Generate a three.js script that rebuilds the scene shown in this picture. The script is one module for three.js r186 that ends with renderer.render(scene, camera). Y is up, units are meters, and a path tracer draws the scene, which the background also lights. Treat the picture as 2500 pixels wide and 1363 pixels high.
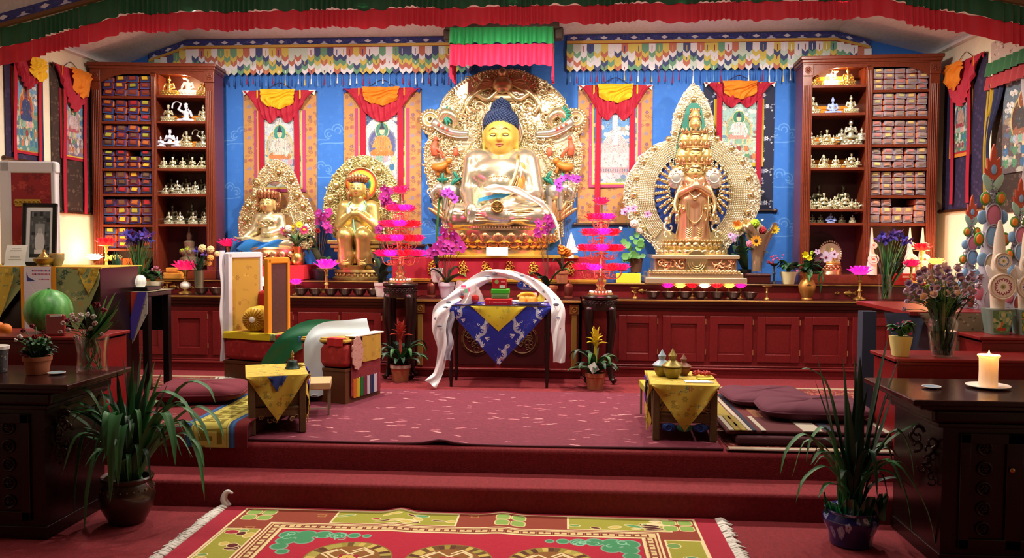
import*as THREE from 'three';
import{RoundedBoxGeometry}from 'three/addons/geometries/RoundedBoxGeometry.js';
import{mergeGeometries,toCreasedNormals}from 'three/addons/utils/BufferGeometryUtils.js';
import{ImprovedNoise}from 'three/addons/math/ImprovedNoise.js';
import{RectAreaLightUniformsLib}from 'three/addons/lights/RectAreaLightUniformsLib.js';

// ---------------------------------------------------------------- camera, lights, exposure
const scene=new THREE.Scene();
scene.background=new THREE.Color(0x000000);
const camera=new THREE.PerspectiveCamera(2*Math.atan(681.5/2000)*180/Math.PI,2500/1363,0.05,60);
camera.position.set(0,1.6,0);
camera.rotation.order='YXZ';
camera.rotation.set(-Math.atan(89.5/2000),Math.atan(130/2000),0.0045);
camera.updateMatrixWorld(true);
const renderer=new THREE.WebGLRenderer({antialias:true});
renderer.toneMapping=THREE.LinearToneMapping;
renderer.toneMappingExposure=1.0;
renderer.shadowMap.enabled=true;
RectAreaLightUniformsLib.init();

const CEIL_LIGHTS=[[-3.3,-7.05,15],[-1.75,-7.0,19],[-0.45,-6.95,20],[0.95,-7.0,20],[2.3,-7.05,16]]; // ceiling spotlights over the altar: x, z, power
const LIGHT_COLOR=0xfff3e2;

// ---------------------------------------------------------------- helpers
let seed=7;
const rnd=()=>{seed=(seed+0x6d2b79f5)|0;let t=Math.imul(seed^(seed>>>15),1|seed);t=(t+Math.imul(t^(t>>>7),61|t))^t;return((t^(t>>>14))>>>0)/4294967296;};
const rr=(a,b)=>a+(b-a)*rnd();
const pick=(a)=>a[Math.floor(rnd()*a.length)%a.length];
const PI=Math.PI,V=(x,y,z)=>new THREE.Vector3(x,y,z);
const pn=new ImprovedNoise();
const noise=(x,y,z=0.37)=>pn.noise(x,y,z);
const ray=(px,py)=>V(px-1250,681.5-py,-2000).applyQuaternion(camera.quaternion);
const atZ=(px,py,z)=>{const d=ray(px,py);return V(0,1.6,0).addScaledVector(d,z/d.z);};
const atX=(px,py,x)=>{const d=ray(px,py);return V(0,1.6,0).addScaledVector(d,x/d.x);};
const atY=(px,py,y)=>{const d=ray(px,py);return V(0,1.6,0).addScaledVector(d,(y-1.6)/d.y);};
const onTop=(px,y,z)=>{let p=atZ(px,600,z);for(let i=0;i<3;i++){p=atZ(px+0,600,z);}return V(p.x,y,z);};

const usedNames=new Map();
function numbered(name){const n=usedNames.get(name)??0;usedNames.set(name,n+1);return n?name+'_'+String(n).padStart(3,'0'):name;}
function meta(o,label,category,group,kind){
if(label)o.userData.label=label.split(' ').slice(0,16).join(' ').replace(/,$/,'');
if(category)o.userData.category=category;
if(group)o.userData.group=group;
if(kind)o.userData.kind=kind;
return o;
}
function thing(name,label,category,pos=[0,0,0],turn=0,group){
const o=new THREE.Group();o.name=numbered(name);scene.add(o);
if(pos.isVector3)o.position.copy(pos);else o.position.set(...pos);
o.rotation.y=turn;return meta(o,label,category,group);
}
function dup(root,pos,turn,label,group){
const c=root.clone();c.name=numbered(root.name.replace(/_\d{3}$/,''));scene.add(c);
c.userData={...root.userData};
if(pos){if(pos.isVector3)c.position.copy(pos);else c.position.set(...pos);}
if(turn!==undefined&&turn!==null)c.rotation.y=turn;
return meta(c,label,null,group);
}
function plain(g){ // position, normal, uv only, without an index
const q=g.index?g.toNonIndexed():g;
for(const k of Object.keys(q.attributes))if(!['position','normal','uv'].includes(k))q.deleteAttribute(k);
if(!q.attributes.normal)q.computeVertexNormals();
if(!q.attributes.uv)q.setAttribute('uv',new THREE.BufferAttribute(new Float32Array(q.attributes.position.count*2),2));
q.morphAttributes={};q.groups=[];
return q;
}
function boxUV(g,s=1){ // uv in metres, seen along the axis each face points to
const p=g.attributes.position,n=g.attributes.normal,u=g.attributes.uv;
for(let i=0;i<p.count;i+=3){
let a=0,b=0,c=0;for(let k=0;k<3;k++){a+=n.getX(i+k);b+=n.getY(i+k);c+=n.getZ(i+k);}
a=Math.abs(a);b=Math.abs(b);c=Math.abs(c);
for(let k=0;k<3;k++){const j=i+k,x=p.getX(j),y=p.getY(j),z=p.getZ(j);if(c>=a&&c>=b)u.setXY(j,x*s,y*s);else if(a>=b)u.setXY(j,z*s,y*s);else u.setXY(j,x*s,z*s);}
}
return g;
}
function merged(gs){
const a=(Array.isArray(gs)?gs.flat(4):[gs]).map(plain);
return a.length===1?a[0]:mergeGeometries(a,false);
}
function mk(name,gs,mat,parent,label){ // one named mesh
const g=gs.isBufferGeometry&&gs.userData.done?gs:merged(gs);
if(mat.userData.tile&&!g.userData.done)boxUV(g,mat.userData.tile);
g.userData.done=true;
const m=new THREE.Mesh(g,mat);m.castShadow=m.receiveShadow=true;
if(parent){m.name=name;parent.add(m);}else{m.name=numbered(name);scene.add(m);}
if(label)m.userData.label=label;
return m;
}
const struct=(name,gs,mat)=>{const m=mk(name,gs,mat);m.userData.kind='structure';return m;};
const stuff=(m)=>{m.userData.kind='stuff';return m;};
// geometries
const T=(g,x=0,y=0,z=0,rx=0,ry=0,rz=0,s=1)=>{if(s!==1)Array.isArray(s)?g.scale(...s):g.scale(s,s,s);if(rx)g.rotateX(rx);if(rz)g.rotateZ(rz);if(ry)g.rotateY(ry);return g.translate(x,y,z);};
const bx=(w,h,d,x=0,y=0,z=0,r=0)=>(r?new RoundedBoxGeometry(w,h,d,1,Math.min(r,w/2.01,h/2.01,d/2.01)):new THREE.BoxGeometry(w,h,d)).translate(x,y,z);
const bxb=(x0,x1,y0,y1,z0,z1,r=0)=>bx(x1-x0,y1-y0,z1-z0,(x0+x1)/2,(y0+y1)/2,(z0+z1)/2,r);
const cy=(r0,r1,h,x=0,y=0,z=0,n=16,open=false)=>new THREE.CylinderGeometry(r1,r0,h,n,1,open).translate(x,y+h/2,z); // base radius, top radius, standing on y
const sp=(rx,ry,rz,x=0,y=0,z=0,n=10)=>new THREE.SphereGeometry(1,n,Math.max(5,Math.round(n*0.7))).scale(rx,ry,rz).translate(x,y,z);
const lathe=(prof,n=20,x=0,y=0,z=0)=>toCreasedNormals(new THREE.LatheGeometry(prof.map((p)=>new THREE.Vector2(p[0],p[1])),n),0.7).translate(x,y,z);
const curve=(pts,closed=false)=>new THREE.CatmullRomCurve3(pts.map((p)=>p.isVector3?p:V(...p)),closed);
const tube=(pts,r,n=12,k=6,closed=false)=>new THREE.TubeGeometry(curve(pts,closed),n,r,k,closed);
function taper(pts,rs,n=12,k=7){ // a tube whose radius runs through rs, closed at its ends
const c=curve(pts),f=c.computeFrenetFrames(n,false),pos=[],idx=[],m=rs.length-1;
for(let i=0;i<=n;i++){
const t=i/n,p=c.getPoint(t),j=Math.min(m-1,Math.floor(t*m)),r=rs[j]+(rs[j+1]-rs[j])*(t*m-j);
for(let a=0;a<k;a++){const w=a/k*2*PI,q=p.clone().addScaledVector(f.normals[i],Math.cos(w)*r).addScaledVector(f.binormals[i],Math.sin(w)*r);pos.push(q.x,q.y,q.z);}
}
for(let i=0;i<n;i++)for(let a=0;a<k;a++){const b=(a+1)%k;idx.push(i*k+a,i*k+b,(i+1)*k+a,i*k+b,(i+1)*k+b,(i+1)*k+a);}
for(const[e,o]of[[0,1],[n,0]]){const p=c.getPoint(e/n),at=pos.length/3;pos.push(p.x,p.y,p.z);for(let a=0;a<k;a++){const b=(a+1)%k;o?idx.push(at,e*k+b,e*k+a):idx.push(at,e*k+a,e*k+b);}}
const g=new THREE.BufferGeometry();g.setAttribute('position',new THREE.Float32BufferAttribute(pos,3));g.setIndex(idx);g.computeVertexNormals();return g;
}
const shp=(pts)=>{const s=new THREE.Shape();pts.forEach((p,i)=>i?s.lineTo(p[0],p[1]):s.moveTo(p[0],p[1]));s.closePath();return s;};
const ext=(s,d,bev=0,seg=12)=>new THREE.ExtrudeGeometry(Array.isArray(s)?shp(s):s,{depth:d,bevelEnabled:bev>0,bevelThickness:bev,bevelSize:bev,bevelSegments:2,curveSegments:seg});
function grid(nu,nv,f,back=0){ // a sheet f(u, v) -> Vector3; back > 0 gives it that thickness along its normals
const mkSheet=(h)=>{
const pos=[],uv=[],idx=[];
for(let j=0;j<=nv;j++)for(let i=0;i<=nu;i++){const p=h(i/nu,j/nv);pos.push(p.x,p.y,p.z);uv.push(i/nu,1-j/nv);}
for(let j=0;j<nv;j++)for(let i=0;i<nu;i++){const a=j*(nu+1)+i,b=a+1,c=a+nu+1,d=c+1;idx.push(a,c,b,b,c,d);}
const g=new THREE.BufferGeometry();g.setAttribute('position',new THREE.Float32BufferAttribute(pos,3));g.setAttribute('uv',new THREE.Float32BufferAttribute(uv,2));g.setIndex(idx);g.computeVertexNormals();return g;
};
const a=mkSheet(f);if(!back)return a;
const p=a.attributes.position.array,n=a.attributes.normal.array,w=nu+1,cnt=w*(nv+1),pos=[...p],uv=[...a.attributes.uv.array],idx=[...a.index.array];
for(let i=0;i<cnt*3;i++)pos.push(p[i]-n[i]*back);
uv.push(...a.attributes.uv.array);
for(let i=0;i<a.index.count;i+=3)idx.push(a.index.array[i]+cnt,a.index.array[i+2]+cnt,a.index.array[i+1]+cnt);
const edge=(q,r)=>idx.push(q,r,q+cnt,r,r+cnt,q+cnt);
for(let i=0;i<nu;i++){edge(i,i+1);edge(nv*w+i+1,nv*w+i);}
for(let j=0;j<nv;j++){edge((j+1)*w,j*w);edge(j*w+nu,(j+1)*w+nu);}
const g=new THREE.BufferGeometry();g.setAttribute('position',new THREE.Float32BufferAttribute(pos,3));g.setAttribute('uv',new THREE.Float32BufferAttribute(uv,2));g.setIndex(idx);
return toCreasedNormals(g,1.0);
}
const ring=(R,r,x=0,y=0,z=0,n=32,k=8)=>new THREE.TorusGeometry(R,r,k,n).translate(x,y,z);
const lerp=(a,b,t)=>a+(b-a)*t,clamp=(x,a,b)=>Math.min(b,Math.max(a,x)),smooth=(a,b,x)=>{const t=clamp((x-a)/(b-a),0,1);return t*t*(3-2*t);};

// ---------------------------------------------------------------- textures and materials
function canvasTex(w,h,draw,rep,mirror){
const c=document.createElement('canvas');c.width=w;c.height=h;draw(c.getContext('2d'),w,h);
const t=new THREE.CanvasTexture(c);t.colorSpace=THREE.SRGBColorSpace;t.wrapS=t.wrapT=mirror?THREE.MirroredRepeatWrapping:THREE.RepeatWrapping;
if(rep)t.repeat.set(...rep);return t;
}
function dataTex(n,f,srgb=true){
const d=new Uint8Array(n*n*4);
for(let y=0;y<n;y++)for(let x=0;x<n;x++){const c=f(x/n,y/n),o=(y*n+x)*4;d[o]=clamp(c[0],0,255);d[o+1]=clamp(c[1],0,255);d[o+2]=clamp(c[2],0,255);d[o+3]=255;}
const t=new THREE.DataTexture(d,n,n);t.magFilter=THREE.LinearFilter;t.minFilter=THREE.LinearFilter;t.wrapS=t.wrapT=THREE.RepeatWrapping;if(srgb)t.colorSpace=THREE.SRGBColorSpace;t.needsUpdate=true;return t;
}
const hex=(c)=>[(c>>16)&255,(c>>8)&255,c&255];
const tn=(u,v,f,z=0)=>{const a=2*PI;return noise(Math.cos(u*a)*f/6+z,Math.sin(u*a)*f/6+v*0,Math.cos(v*a)*f/6)+noise(Math.sin(v*a)*f/6+3.1+z,Math.cos(u*a)*f/6+1.7,Math.sin(u*a)*f/6);};
const WOODBUMP=dataTex(256,(u,v)=>{const g=tn(u,v*0.999,8)*3;const s=128+70*Math.sin((u*24+g)*2*PI)*0.4+rr(-30,30);return[s,s,s];},false);
const FUZZ=dataTex(256,()=>{const s=rr(40,215);return[s,s,s];},false);
const woodTex=(c,amp=26)=>{const b=hex(c);return dataTex(256,(u,v)=>{const g=tn(u,v,7,2)*2.2,k=Math.sin((u*13+g)*2*PI)*0.5+Math.sin((u*41+g*2)*2*PI)*0.25+rr(-0.3,0.3);return b.map((x)=>x+k*amp*(x/128+0.15));});};
const noiseTex=(c,amp,f=12)=>{const b=hex(c);return dataTex(256,(u,v)=>{const k=tn(u,v,f)*amp+tn(u,v,f*3,5)*amp*0.6+rr(-amp,amp)*0.7;return b.map((x)=>x*(1+k/110));});};
const mat=(c,rough=0.7,o={})=>{const{tile,...p}=o;const m=new(p.physical?THREE.MeshPhysicalMaterial:THREE.MeshStandardMaterial)({color:c,roughness:rough,side:THREE.DoubleSide});delete p.physical;Object.assign(m,p);if(tile)m.userData.tile=tile;return m;};
const phys=(c,rough,o={})=>mat(c,rough,{physical:true,...o});
const wood=(c,rough=0.4,amp,o={})=>mat(0xffffff,rough,{map:woodTex(c,amp),bumpMap:WOODBUMP,bumpScale:0.0004,tile:2.2,...o});
const cloth=(c,o={})=>mat(c,0.9,{bumpMap:FUZZ,bumpScale:0.0004,tile:3,...o});
const glow=(c,e,k=1)=>{const m=mat(c,0.6);m.emissive=new THREE.Color(e);m.emissiveIntensity=k;return m;};
const metal=(c,rough=0.3,k=0.85)=>mat(c,rough,{metalness:k});
const M={
gold:metal(0xe8d6a0,0.24,0.93),paleGold:metal(0xf0e3b8,0.3,0.85),copper:metal(0xd8a078,0.3,0.88),brass:metal(0xcaa560,0.3,0.9),oldBrass:metal(0x9c8450,0.36,0.9),silver:metal(0xe6e4da,0.28,0.85),bronze:metal(0xb9ad84,0.33,0.85),
goldPaint:mat(0xe7c24e,0.45,{metalness:0.25}),goldLeaf:mat(0xd9a63c,0.4,{metalness:0.55}),dull:metal(0x4c4840,0.45,0.7),
white:mat(0xf1efe8,0.6),cream:mat(0xe9dfc0,0.6),black:mat(0x0b0a0a,0.5),green:mat(0x2d6b35,0.6),darkGreen:mat(0x1d4425,0.55),stem:mat(0x3d6b30,0.6),red:mat(0xc01f27,0.6),terracotta:mat(0xb06a48,0.85),soil:mat(0x2a1c12,1),
glass:phys(0xffffff,0.03,{transmission:1,thickness:0,ior:1.45}),
};
function pointLight(x,y,z,color,power,rad=0.03,parent=scene){const l=new THREE.PointLight(color,power,0,2);l.position.set(x,y,z);l.castShadow=true;l.shadow.radius=rad/0.02;parent.add(l);return l;}

// ---------------------------------------------------------------- the setting
const XL=-4.9,XR=3.72,ZB=-8.75,ZH=-6.4,YP=0.32,YA=1.065,YT=1.205,ZA=-7.85,ZT=-8.14;
M.carpet=mat(0xffffff,0.95,{map:noiseTex(0x7c1f28,9,40),bumpMap:FUZZ,bumpScale:0.002,tile:1.6});
M.cream_wall=mat(0xffffff,0.85,{map:noiseTex(0xe6dec6,3,8),tile:1});
M.ceiling=mat(0xffffff,0.95,{map:noiseTex(0xdcdcde,4,30),bumpMap:FUZZ,bumpScale:0.0015,tile:1.2});
M.trim=mat(0xe2e4e4,0.6);
struct('floor',bxb(XL-0.2,XR+0.2,-0.12,0,-4.8,5.2),M.carpet);
struct('step',[bxb(XL-0.2,XR+0.2,-0.1,0.16,-5.12,-4.735,0.025)],M.carpet);
struct('platform_floor',[bxb(XL-0.2,XR+0.2,-0.1,YP,-8.9,-5.03,0.03)],M.carpet);
struct('wall_left',bxb(XL-0.15,XL,-0.1,4.6,-8.9,5.2),M.cream_wall);
struct('wall_right',bxb(XR,XR+0.15,-0.1,4.6,-8.9,5.2),M.cream_wall);
struct('wall_front',bxb(XL,XR,-0.1,4.6,5.05,5.2),mat(0x4a4038,0.9));
{ // blue back wall with pale painted clouds
const x0=XL,y0=0.3,w=XR-XL,h=3.7;
const tex=canvasTex(2048,880,(c,W,H)=>{
c.fillStyle='#2f6fc9';c.fillRect(0,0,W,H);
for(let i=0;i<9000;i++){c.fillStyle=`rgba(${rnd() < 0.5 ? '255,255,255' : '10,30,90'},0.035)`;c.fillRect(rnd()*W,rnd()*H,rr(2,14),rr(2,14));}
const X=(px,py)=>{const p=atZ(px,py,ZB);return[(p.x-x0)/w*W,(1-(p.y-y0)/h)*H];};
const cloud=(px,py,s,f=1)=>{const[x,y]=X(px,py);c.save();c.translate(x,y);c.scale(s*f,s);c.strokeStyle='rgba(170,205,245,0.34)';c.lineWidth=3;c.lineCap='round';
c.beginPath();c.moveTo(-60,14);c.bezierCurveTo(-40,4,-34,16,-22,8);c.arc(-20,-6,13,1.6,5.6);c.arc(2,-16,15,3.3,6.2);c.arc(24,-4,12,4.3,8.2);c.stroke();
c.beginPath();c.arc(-20,-4,6,0.4,4.6);c.stroke();c.beginPath();c.arc(3,-14,8,3.0,7.4);c.stroke();c.beginPath();c.arc(22,-2,5,3.6,8);c.stroke();
c.beginPath();c.moveTo(-46,22);c.bezierCurveTo(-20,14,0,26,36,14);c.stroke();c.restore();};
for(const[px,py,s,f]of[[590,335,0.85,1],[822,332,0.95,1],[785,418,0.8,-1],[1912,330,0.9,1],[1905,440,0.9,-1],[1912,560,0.9,1],[1040,560,0.7,1],[1385,470,0.7,-1],[560,470,0.8,1],[700,610,0.8,1],[1640,640,0.8,-1]])cloud(px,py,s,f);
});
const g=new THREE.PlaneGeometry(w,h).translate(x0+w/2,y0+h/2,ZB);
const back=struct('wall_back',[bxb(XL-0.15,XR+0.15,-0.1,4.6,-8.95,ZB-0.002)],M.cream_wall);
const paint=mk('blue_paint',g,mat(0xffffff,0.75,{map:tex}),back);
}
// the ceiling: flat in the middle, sloping down to the side walls
const CP=[[XL-0.15,3.46],[XL,3.5],[-4.1,3.775],[2.76,3.785],[XR,3.54],[XR+0.15,3.5]];
{
const s=shp([...CP,[XR+0.15,4.6],[XL-0.15,4.6]]);
struct('ceiling',ext(s,8.9+5.2).translate(0,0,-8.9),M.ceiling);
struct('trim_1',T(ext([[0,0],[0.05,0.005],[0.05,0.02],[0.012,0.06],[0,0.06]],2.4),XL+0.001,3.45,-8.75),M.trim);
struct('trim_2',T(ext([[0,0],[-0.05,0.005],[-0.05,0.02],[-0.012,0.06],[0,0.06]],2.4),XR-0.001,3.49,-8.75),M.trim);
}
// spotlights recessed in the ceiling over the altar, behind the front valance
M.lamp_glass=glow(0xffffff,0xfff3e2,1.2);
CEIL_LIGHTS.forEach(([x,z,power],i)=>{
const t=thing('ceiling_spotlight',['leftmost','second from left','middle','second from right','rightmost'][i]+' round white ceiling spotlight behind the front valance','spotlight',[x,3.62,z],0);
mk('housing',lathe([[0.07,0.16],[0.075,0.02],[0.062,0.0],[0.05,0.03]],20),M.white,t);
mk('lamp_face',cy(0.05,0.05,0.01,0,0.02,0,20),M.lamp_glass,t);
const l=new THREE.SpotLight(LIGHT_COLOR,power,0,1.52,0.7,2);l.position.set(x,3.585,z);l.target.position.set(x,0.6,z-0.9);l.castShadow=true;l.shadow.radius=2.5;scene.add(l,l.target);
});
// the dim ceiling lamps of the front room
[[-2.7,-4.7,'left'],[-0.6,-4.7,'middle'],[1.5,-4.7,'right']].forEach(([x,z,n])=>{
const t=thing('ceiling_panel_lamp',n+' square ceiling lamp of the front room above the steps','ceiling lamp',[x,3.72,z]);
mk('frame',[bx(0.6,0.05,0.6,0,0.02,0,0.01)],M.white,t);
mk('lamp_panel',bx(0.52,0.01,0.52,0,-0.006,0),glow(0xffffff,0xffe8cf,0.5),t);
const l=new THREE.RectAreaLight(0xfff0e0,38,0.52,0.52);l.position.set(x,3.7,z);l.lookAt(x,0,z);scene.add(l);
});

// ---------------------------------------------------------------- the altar cabinets
M.altarRed=wood(0x6e1a1c,0.36,10);M.altarDark=wood(0x3c100f,0.32,10);M.altarEdge=mat(0xb58a45,0.35,{metalness:0.5});
const wy=(py,z=ZA,px=1250)=>atZ(px,py,z).y;
function altarDoor(parent,x0,x1,y0,y1,z){ // a frame and panel door with its two small hinges
const d=new THREE.Group();d.name='door';d.position.set(x0,y0,z);parent.add(d);
const w=x1-x0,h=y1-y0,f=0.075;
mk('frame',[bxb(0,f,0,h,-0.02,0.012,0.004),bxb(w-f,w,0,h,-0.02,0.012,0.004),bxb(f,w-f,0,f,-0.02,0.012,0.004),bxb(f,w-f,h-f,h,-0.02,0.012,0.004)],M.altarRed,d);
mk('panel',[bxb(f-0.01,w-f+0.01,f-0.01,h-f+0.01,-0.02,-0.006),...[[0.012,0.0035]].map(([i,e])=>bxb(f+i,w-f-i,f+i,h-f-i,-0.01,-0.006+e,0.003))],M.altarRed,d);
mk('hinge',cy(0.006,0.006,0.05,w+0.006,h*0.82,0.012,8),M.copper,d);mk('hinge',cy(0.006,0.006,0.05,w+0.006,h*0.16,0.012,8),M.copper,d);
}
function altarWing(name,label,x0,x1,doors){
const t=thing(name,label,'cabinet',[0,0,0]);
mk('body',[bxb(x0,x1,YP+0.07,YA-0.03,ZB,ZA),bxb(x0,x1,YP,YP+0.08,ZB,ZA+0.012,0.004)],M.altarRed,t);
mk('base_moulding',[bxb(x0,x1,YP+0.075,YP+0.1,ZA-0.02,ZA+0.026,0.008),bxb(x0,x1,YP+0.105,YP+0.12,ZA-0.02,ZA+0.014,0.005)],M.altarRed,t);
mk('crown_moulding',[bxb(x0,x1,YA-0.11,YA-0.03,ZA-0.02,ZA+0.012,0.006),bxb(x0,x1,YA-0.085,YA-0.025,ZA-0.02,ZA+0.03,0.012),bxb(x0,x1,YA-0.05,YA-0.02,ZA-0.02,ZA+0.045,0.008)],M.altarDark,t);
mk('worktop',[bxb(x0,x1,YA-0.022,YA,ZB,ZA+0.05,0.006)],M.altarDark,t);
mk('gold_edge',bxb(x0,x1,YA-0.018,YA-0.002,ZA+0.046,ZA+0.055,0.004),M.altarEdge,t,'gold edge strip');
for(const[a,b]of doors)altarDoor(t,a,b,YP+0.155,YA-0.155,ZA+0.004);
return t;
}
const axL=(px)=>atZ(px,830,ZA).x;
const MZ=ZA+0.14,MX0=atZ(1016,830,MZ).x,MX1=atZ(1412,830,MZ).x;
const wingL=altarWing('altar_cabinet','long dark red panelled altar cabinet left of the offering table',XL+0.01,MX0-0.034,[[216,302],[312,406],[419,508],[521,613],[623,716],[729,828],[835,932]].map((p)=>p.map(axL)));
const wingR=altarWing('altar_cabinet','long dark red panelled altar cabinet right of the offering table',MX1+0.034,XR-0.01,[[1510,1603],[1617,1720],[1732,1836],[1848,1950],[1963,2067],[2080,2184],[2197,2290]].map((p)=>p.map(axL)));
{ // the middle section stands forward, with gold corner posts and medallions
const z=MZ,x0=MX0,x1=MX1;
const t=thing('altar_cabinet','middle altar cabinet with gilded corner posts and round medallions behind the offering table','cabinet');
mk('body',[bxb(x0,x1,YP+0.07,YA-0.04,ZB,z),bxb(x0-0.02,x1+0.02,YP,YP+0.08,ZB,z+0.03,0.01)],M.altarRed,t);
mk('base_moulding',[bxb(x0-0.03,x1+0.03,YP+0.06,YP+0.09,z-0.03,z+0.045,0.01)],M.altarRed,t);
mk('worktop',[bxb(x0-0.02,x1+0.02,YA-0.03,YA-0.002,ZB,z+0.05,0.006)],M.altarDark,t);
mk('gold_edge',bxb(x0-0.02,x1+0.02,YA-0.03,YA-0.008,z+0.046,z+0.056,0.004),M.altarEdge,t,'gold edge strip');
for(const x of[x0+0.04,x1-0.04]){
mk('corner_post',bxb(x-0.025,x+0.025,YP+0.1,YA-0.15,z-0.01,z+0.018,0.006),mat(0x9a7634,0.4,{metalness:0.4}),t,'gilded corner post');
mk('medallion',[T(ring(0.024,0.008),x,YA-0.095,z+0.016),sp(0.01,0.01,0.008,x,YA-0.095,z+0.016),bxb(x-0.045,x+0.045,YA-0.14,YA-0.05,z-0.01,z+0.012,0.004)],M.altarEdge,t,'gold ringed square medallion block');
}
for(const[a,b]of[[1118,1210],[1222,1330]]){ // dark doors with round carved medallions
const A=atZ(a,830,z).x,B=atZ(b,830,z).x,cx=(A+B)/2,d=new THREE.Group();d.name='door';t.add(d);
mk('frame',[bxb(A,B,YP+0.12,YA-0.1,z-0.005,z+0.014,0.005)],M.altarDark,d);
const g=[ring(0.13,0.008,cx,YP+0.36,z+0.016,36),ring(0.145,0.004,cx,YP+0.36,z+0.016,36)];
for(let i=0;i<26;i++){const a2=rr(0,6.3),r=rr(0.01,0.11);g.push(T(ring(rr(0.012,0.024),0.004,0,0,0,12,5),cx+Math.cos(a2)*r,YP+0.36+Math.sin(a2)*r,z+0.016));}
mk('carved_medallion',g,mat(0x5a3a1c,0.45,{metalness:0.3}),d);
}
}
// the second tier along the back of the altar
function tier(name,label,x0,x1){
const t=thing(name,label,'shelf');
mk('riser',bxb(x0,x1,YA,YT-0.012,ZB,ZT),M.altarRed,t);
mk('top_board',bxb(x0,x1,YT-0.016,YT,ZB,ZT+0.03,0.004),M.altarDark,t);
mk('gold_edge',bxb(x0,x1,YT-0.013,YT-0.003,ZT+0.028,ZT+0.036,0.003),M.altarEdge,t,'gold edge strip');
return t;
}
const tierL=tier('altar_shelf','raised red back shelf of the altar, left of the large gilded figure',XL+0.01,atZ(1085,690,ZT).x);
const tierR=tier('altar_shelf','raised red back shelf of the altar, right of the large gilded figure',atZ(1395,690,ZT).x,XR-0.01);
// gilded reliefs on the riser
function relief(parent,px,py,w,kind){
const p=atZ(px,py,ZT),g=[];
if(kind){g.push(sp(w*0.32,w*0.14,0.012,p.x,p.y,ZT+0.006,10));g.push(T(ext([[0,0],[w*0.22,w*0.14],[w*0.18,0],[w*0.22,-w*0.14]],0.008,0.003),p.x+w*0.28,p.y,ZT));for(const s of[-1,1])g.push(T(ext([[0,0],[w*0.16,s*w*0.14],[w*0.2,0]],0.006,0.002),p.x-w*0.05,p.y+s*w*0.1,ZT));}
else for(let i=0;i<5;i++){const a=i/5*2*PI;g.push(sp(w*0.16,w*0.1,0.01,p.x+Math.cos(a)*w*0.22,p.y+Math.sin(a)*w*0.12,ZT+0.005,8));}
mk('gilded_relief',g,M.altarEdge,parent,kind?'gilded fish relief':'gilded flower relief');
}
for(const[px,py,w,k]of[[402,702,0.07,0],[423,700,0.12,1],[468,702,0.07,0],[730,690,0.07,0]])relief(tierL,px,py,w,k);
for(const[px,py,w,k]of[[1547,711,0.07,0],[1566,710,0.11,1],[1608,712,0.06,0],[2043,716,0.07,0],[2070,716,0.14,1]])relief(tierR,px,py,w,k);

// ---------------------------------------------------------------- sculpted figures: capsules and ellipsoids joined by a smooth minimum, meshed with surface nets
const cap=(a,b,ra,rb=ra,k)=>({a,b,ra,rb,k,ab:[b[0]-a[0],b[1]-a[1],b[2]-a[2]]});
const ell=(c,r,k)=>({c,r:Array.isArray(r)?r:[r,r,r],k});
function primDist(q,x,y,z){
if(q.c){const dx=(x-q.c[0])/q.r[0],dy=(y-q.c[1])/q.r[1],dz=(z-q.c[2])/q.r[2],m=Math.sqrt(dx*dx+dy*dy+dz*dz);return(m-1)*Math.min(q.r[0],q.r[1],q.r[2])*(0.55+0.45*Math.min(1,m));}
const px=x-q.a[0],py=y-q.a[1],pz=z-q.a[2],[ax,ay,az]=q.ab,l=ax*ax+ay*ay+az*az||1e-9,t=clamp((px*ax+py*ay+pz*az)/l,0,1);
const ex=px-ax*t,ey=py-ay*t,ez=pz-az*t;return Math.sqrt(ex*ex+ey*ey+ez*ez)-(q.ra+(q.rb-q.ra)*t);
}
const smin=(a,b,k)=>{const h=Math.max(k-Math.abs(a-b),0)/k;return Math.min(a,b)-h*h*k*0.25;};
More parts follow.
